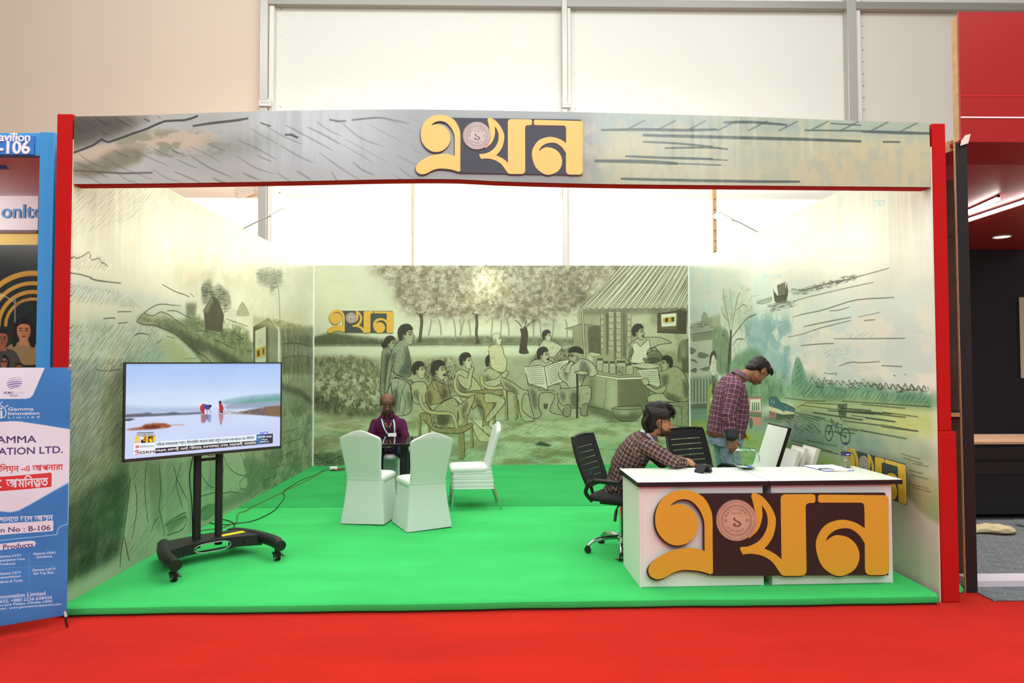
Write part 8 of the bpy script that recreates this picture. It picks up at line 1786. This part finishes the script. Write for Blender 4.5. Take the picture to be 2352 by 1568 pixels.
# ================= man standing behind the chair, looking down
def man_standing():
    t = thing('person', 'standing man in a red and blue checked shirt and jeans, bending his head down', 'person', (2.26, 6.78, 0))
    a_ = math.radians(-56); H = head_matrix((2.570, 6.745, 1.545), (math.cos(a_)*0.88, math.cos(a_)*0.48, math.sin(a_)), s=1.08); nb = (2.405, 6.765, 1.475); SK = (150, 106, 76)
    secs = [((2.255, 6.79, 0.86), 0.175, 0.155), ((2.262, 6.79, 0.95), 0.180, 0.168), ((2.295, 6.79, 1.08), 0.180, 0.176), ((2.305, 6.785, 1.22), 0.185, 0.160), ((2.315, 6.78, 1.34), 0.190, 0.140), ((2.34, 6.775, 1.42), 0.165, 0.105), ((2.395, 6.768, 1.485), 0.085, 0.068)]
    shR, shL = (2.285, 6.585, 1.375), (2.31, 6.975, 1.375); elR, elL = (2.205, 6.535, 1.125), (2.34, 7.01, 1.13); wrR, wrL = (2.225, 6.505, 0.895), (2.37, 6.97, 0.90)
    b = MB(); add_head(b, H, nb); trunk(b, secs, (0, 1, 0), -0.025)
    for sh, el, wr in ((shR, elR, wrR), (shL, elL, wrL)): b.cap(sh, 0.055, el, 0.042); b.cap(el, 0.044, wr, 0.031)
    hand(b, wrR, (0.10, -0.02, -1), (0.25, 1, 0), (1, -0.2, 0), 0.55, 1.06); hand(b, wrL, (0.1, 0.0, -1), (0.2, -1, 0), (1, 0.2, 0), 0.5)
    legs = (((2.26, 6.70, 0.86), (2.285, 6.69, 0.48), (2.25, 6.69, 0.085)), ((2.26, 6.88, 0.86), (2.29, 6.90, 0.48), (2.25, 6.92, 0.085)))
    for h_, k, a in legs: b.cap(h_, 0.08, k, 0.05); b.cap(k, 0.05, a, 0.036)
    body = bake('body', b, tinted('brown_skin_standing', SK, 0.5, 0.25), t, 0.0042, 2, None, head_tint(H, SK, (28, 22, 20), 0.35))
    PL = plaid('red_blue_check', (132, 68, 70), [(0.050, 0.0, 0.016, (72, 62, 82), 0.5), (0.025, 0.0125, 0.0040, (48, 46, 72), 0.62), (0.050, 0.025, 0.0035, (176, 172, 190), 0.42)])
    c = MB(); trunk(c, [((2.258, 6.79, 0.905), 0.185, 0.165)]+secs[1:-1]+[((2.378, 6.77, 1.465), 0.105, 0.08)], (0, 1, 0), 0.010)
    for sh, el, wr in ((shR, elR, wrR), (shL, elL, wrL)):
        e_, w_ = Vector(el), Vector(wr); c.cap(sh, 0.082, el, 0.066); c.cap(el, 0.066, tuple(e_+(w_-e_)*0.70), 0.058)
    wv = segweave([((2.26, 6.79, 0.86), (2.34, 6.775, 1.48), (0, -1, 0), 0.60), (shR, elR, (0, -1, 0), 1.0), (elR, wrR, (0, -1, 0), 1.0), (shL, elL, (0, 1, 0), 1.0), (elL, wrL, (0, 1, 0), 1.0)])
    sh_o = bake('shirt', c, PL, t, 0.0065, 3, lambda co: 0.007*noise3(co, 13, 2)+0.004*noise3(co, 32, 8)+0.007*np.sin(co[:, 2]*85+co[:, 0]*20+3*noise3(co, 6, 3))*np.exp(-((co[:, 1]-6.50)/0.06)**2)*np.exp(-((co[:, 2]-1.08)/0.10)**2), None, wv)
    e_, w_ = Vector(elR), Vector(wrR); ax_ = (w_-e_).normalized()
    q = MB(); q.cap(tuple(e_+ax_*0.150), 0.062, tuple(e_+ax_*0.195), 0.061); bake('rolled_cuff', q, mat('cuff_lining', (52, 56, 58), rough=0.8, var=0.3, vscale=40), t, 0.006, 2, lambda co: 0.004*noise3(co, 40, 3))
    j = MB()
    for h_, k, a in legs: j.cap(tuple(Vector(h_)+Vector((0, 0, 0.0))), 0.105, k, 0.078); j.cap(k, 0.077, tuple(Vector(a)+Vector((0, 0, 0.02))), 0.068)
    trunk(j, [((2.25, 6.79, 0.80), 0.175, 0.150), ((2.257, 6.79, 0.90), 0.175, 0.158), ((2.26, 6.79, 0.935), 0.172, 0.156)], (0, 1, 0), 0.006)
    bake('jeans', j, mat('light_denim', (134, 156, 166), rough=0.85, spec=0.15, var=0.22, vscale=7, bump=0.12, bscale=300), t, 0.008, 3, lambda co: 0.007*noise3(co, 18, 5)+0.004*noise3(co, 40, 2))
    bl_ = MB(); trunk(bl_, [((2.256, 6.79, 0.893), 0.190, 0.174), ((2.259, 6.79, 0.928), 0.189, 0.174)], (0, 1, 0), 0.006); adopt(bl_.build('belt', mat('brown_leather_belt', (104, 62, 34), rough=0.5), None), t)
    adopt(MB().box((2.420, 6.70, 0.905), (0.010, 0.045, 0.038), r=(0, 0, 0.45)).build('buckle', M['chrome'], None, bevel=0.003), t); adopt(MB().box((2.433, 6.665, 0.890), (0.02, 0.035, 0.045), r=(0.3, 0.2, 0.4)).build('yellow_key_tag', mat('yellow_tag', (206, 172, 40), rough=0.5), None, bevel=0.004), t)
    for x in (2.19, 2.33): adopt(MB().box((x, 6.592, 0.910), (0.010, 0.012, 0.052)).build('belt_loop', mat('denim_loop_%d' % int(x*100), (150, 170, 176), rough=0.8), None), t)
    for h_, k, a in legs:
        f = MB(); shoe(f, a, (1, 0)); bake('shoe', f, mat('brown_shoe', (60, 42, 32), rough=0.5), t, 0.007, 2)
    collar((2.400, 6.768, 1.480), (0, 1, 0), (0.86, 0.1, -0.5), 0.078, 0.076, 0.052, 26, mat('red_blue_check_plain', (104, 80, 92), rough=0.8, var=0.3, vscale=45), t, 0)
    bl = [((-0.020, 0, 0.046), (0.098, 0.081, 0.086), None), ((0.035, 0, 0.090), (0.066, 0.070, 0.038), (0, 0.35, 0)), ((-0.050, 0, 0.010), (0.066, 0.076, 0.075), None), ((-0.068, 0, -0.040), (0.038, 0.066, 0.050), None), ((-0.01, 0, 0.012), (0.06, 0.083, 0.05), None), ((0.02, 0.0, 0.06), (0.060, 0.080, 0.045), None)]
    st = []; rs = np.random.RandomState(4)
    for k in range(40):
        y = -0.064+0.128*rs.rand(); st.append(([(0.05, y*0.8, 0.115), (0.085, y, 0.105+0.008*rs.randn()), (0.102+0.006*rs.randn(), y, 0.082)], 0.009, 0.003))
    for k in range(90):
        a = rs.rand()*6.28; e = rs.rand()*1.1; q = np.array([-0.02+0.098*math.cos(a)*math.cos(e), 0.081*math.sin(a)*math.cos(e), 0.046+0.086*math.sin(e)]); st.append(([q*0.97, q*1.03+np.array([0.012, 0.0, 0.002]), q*1.06+np.array([0.022, 0, 0.002])], 0.008, 0.003))
    tuft_hair('hair', t, H, bl, st, (24, 20, 19), 0.004, 7, 0.55, 0.003, (0.6, 1, 1))
man_standing()
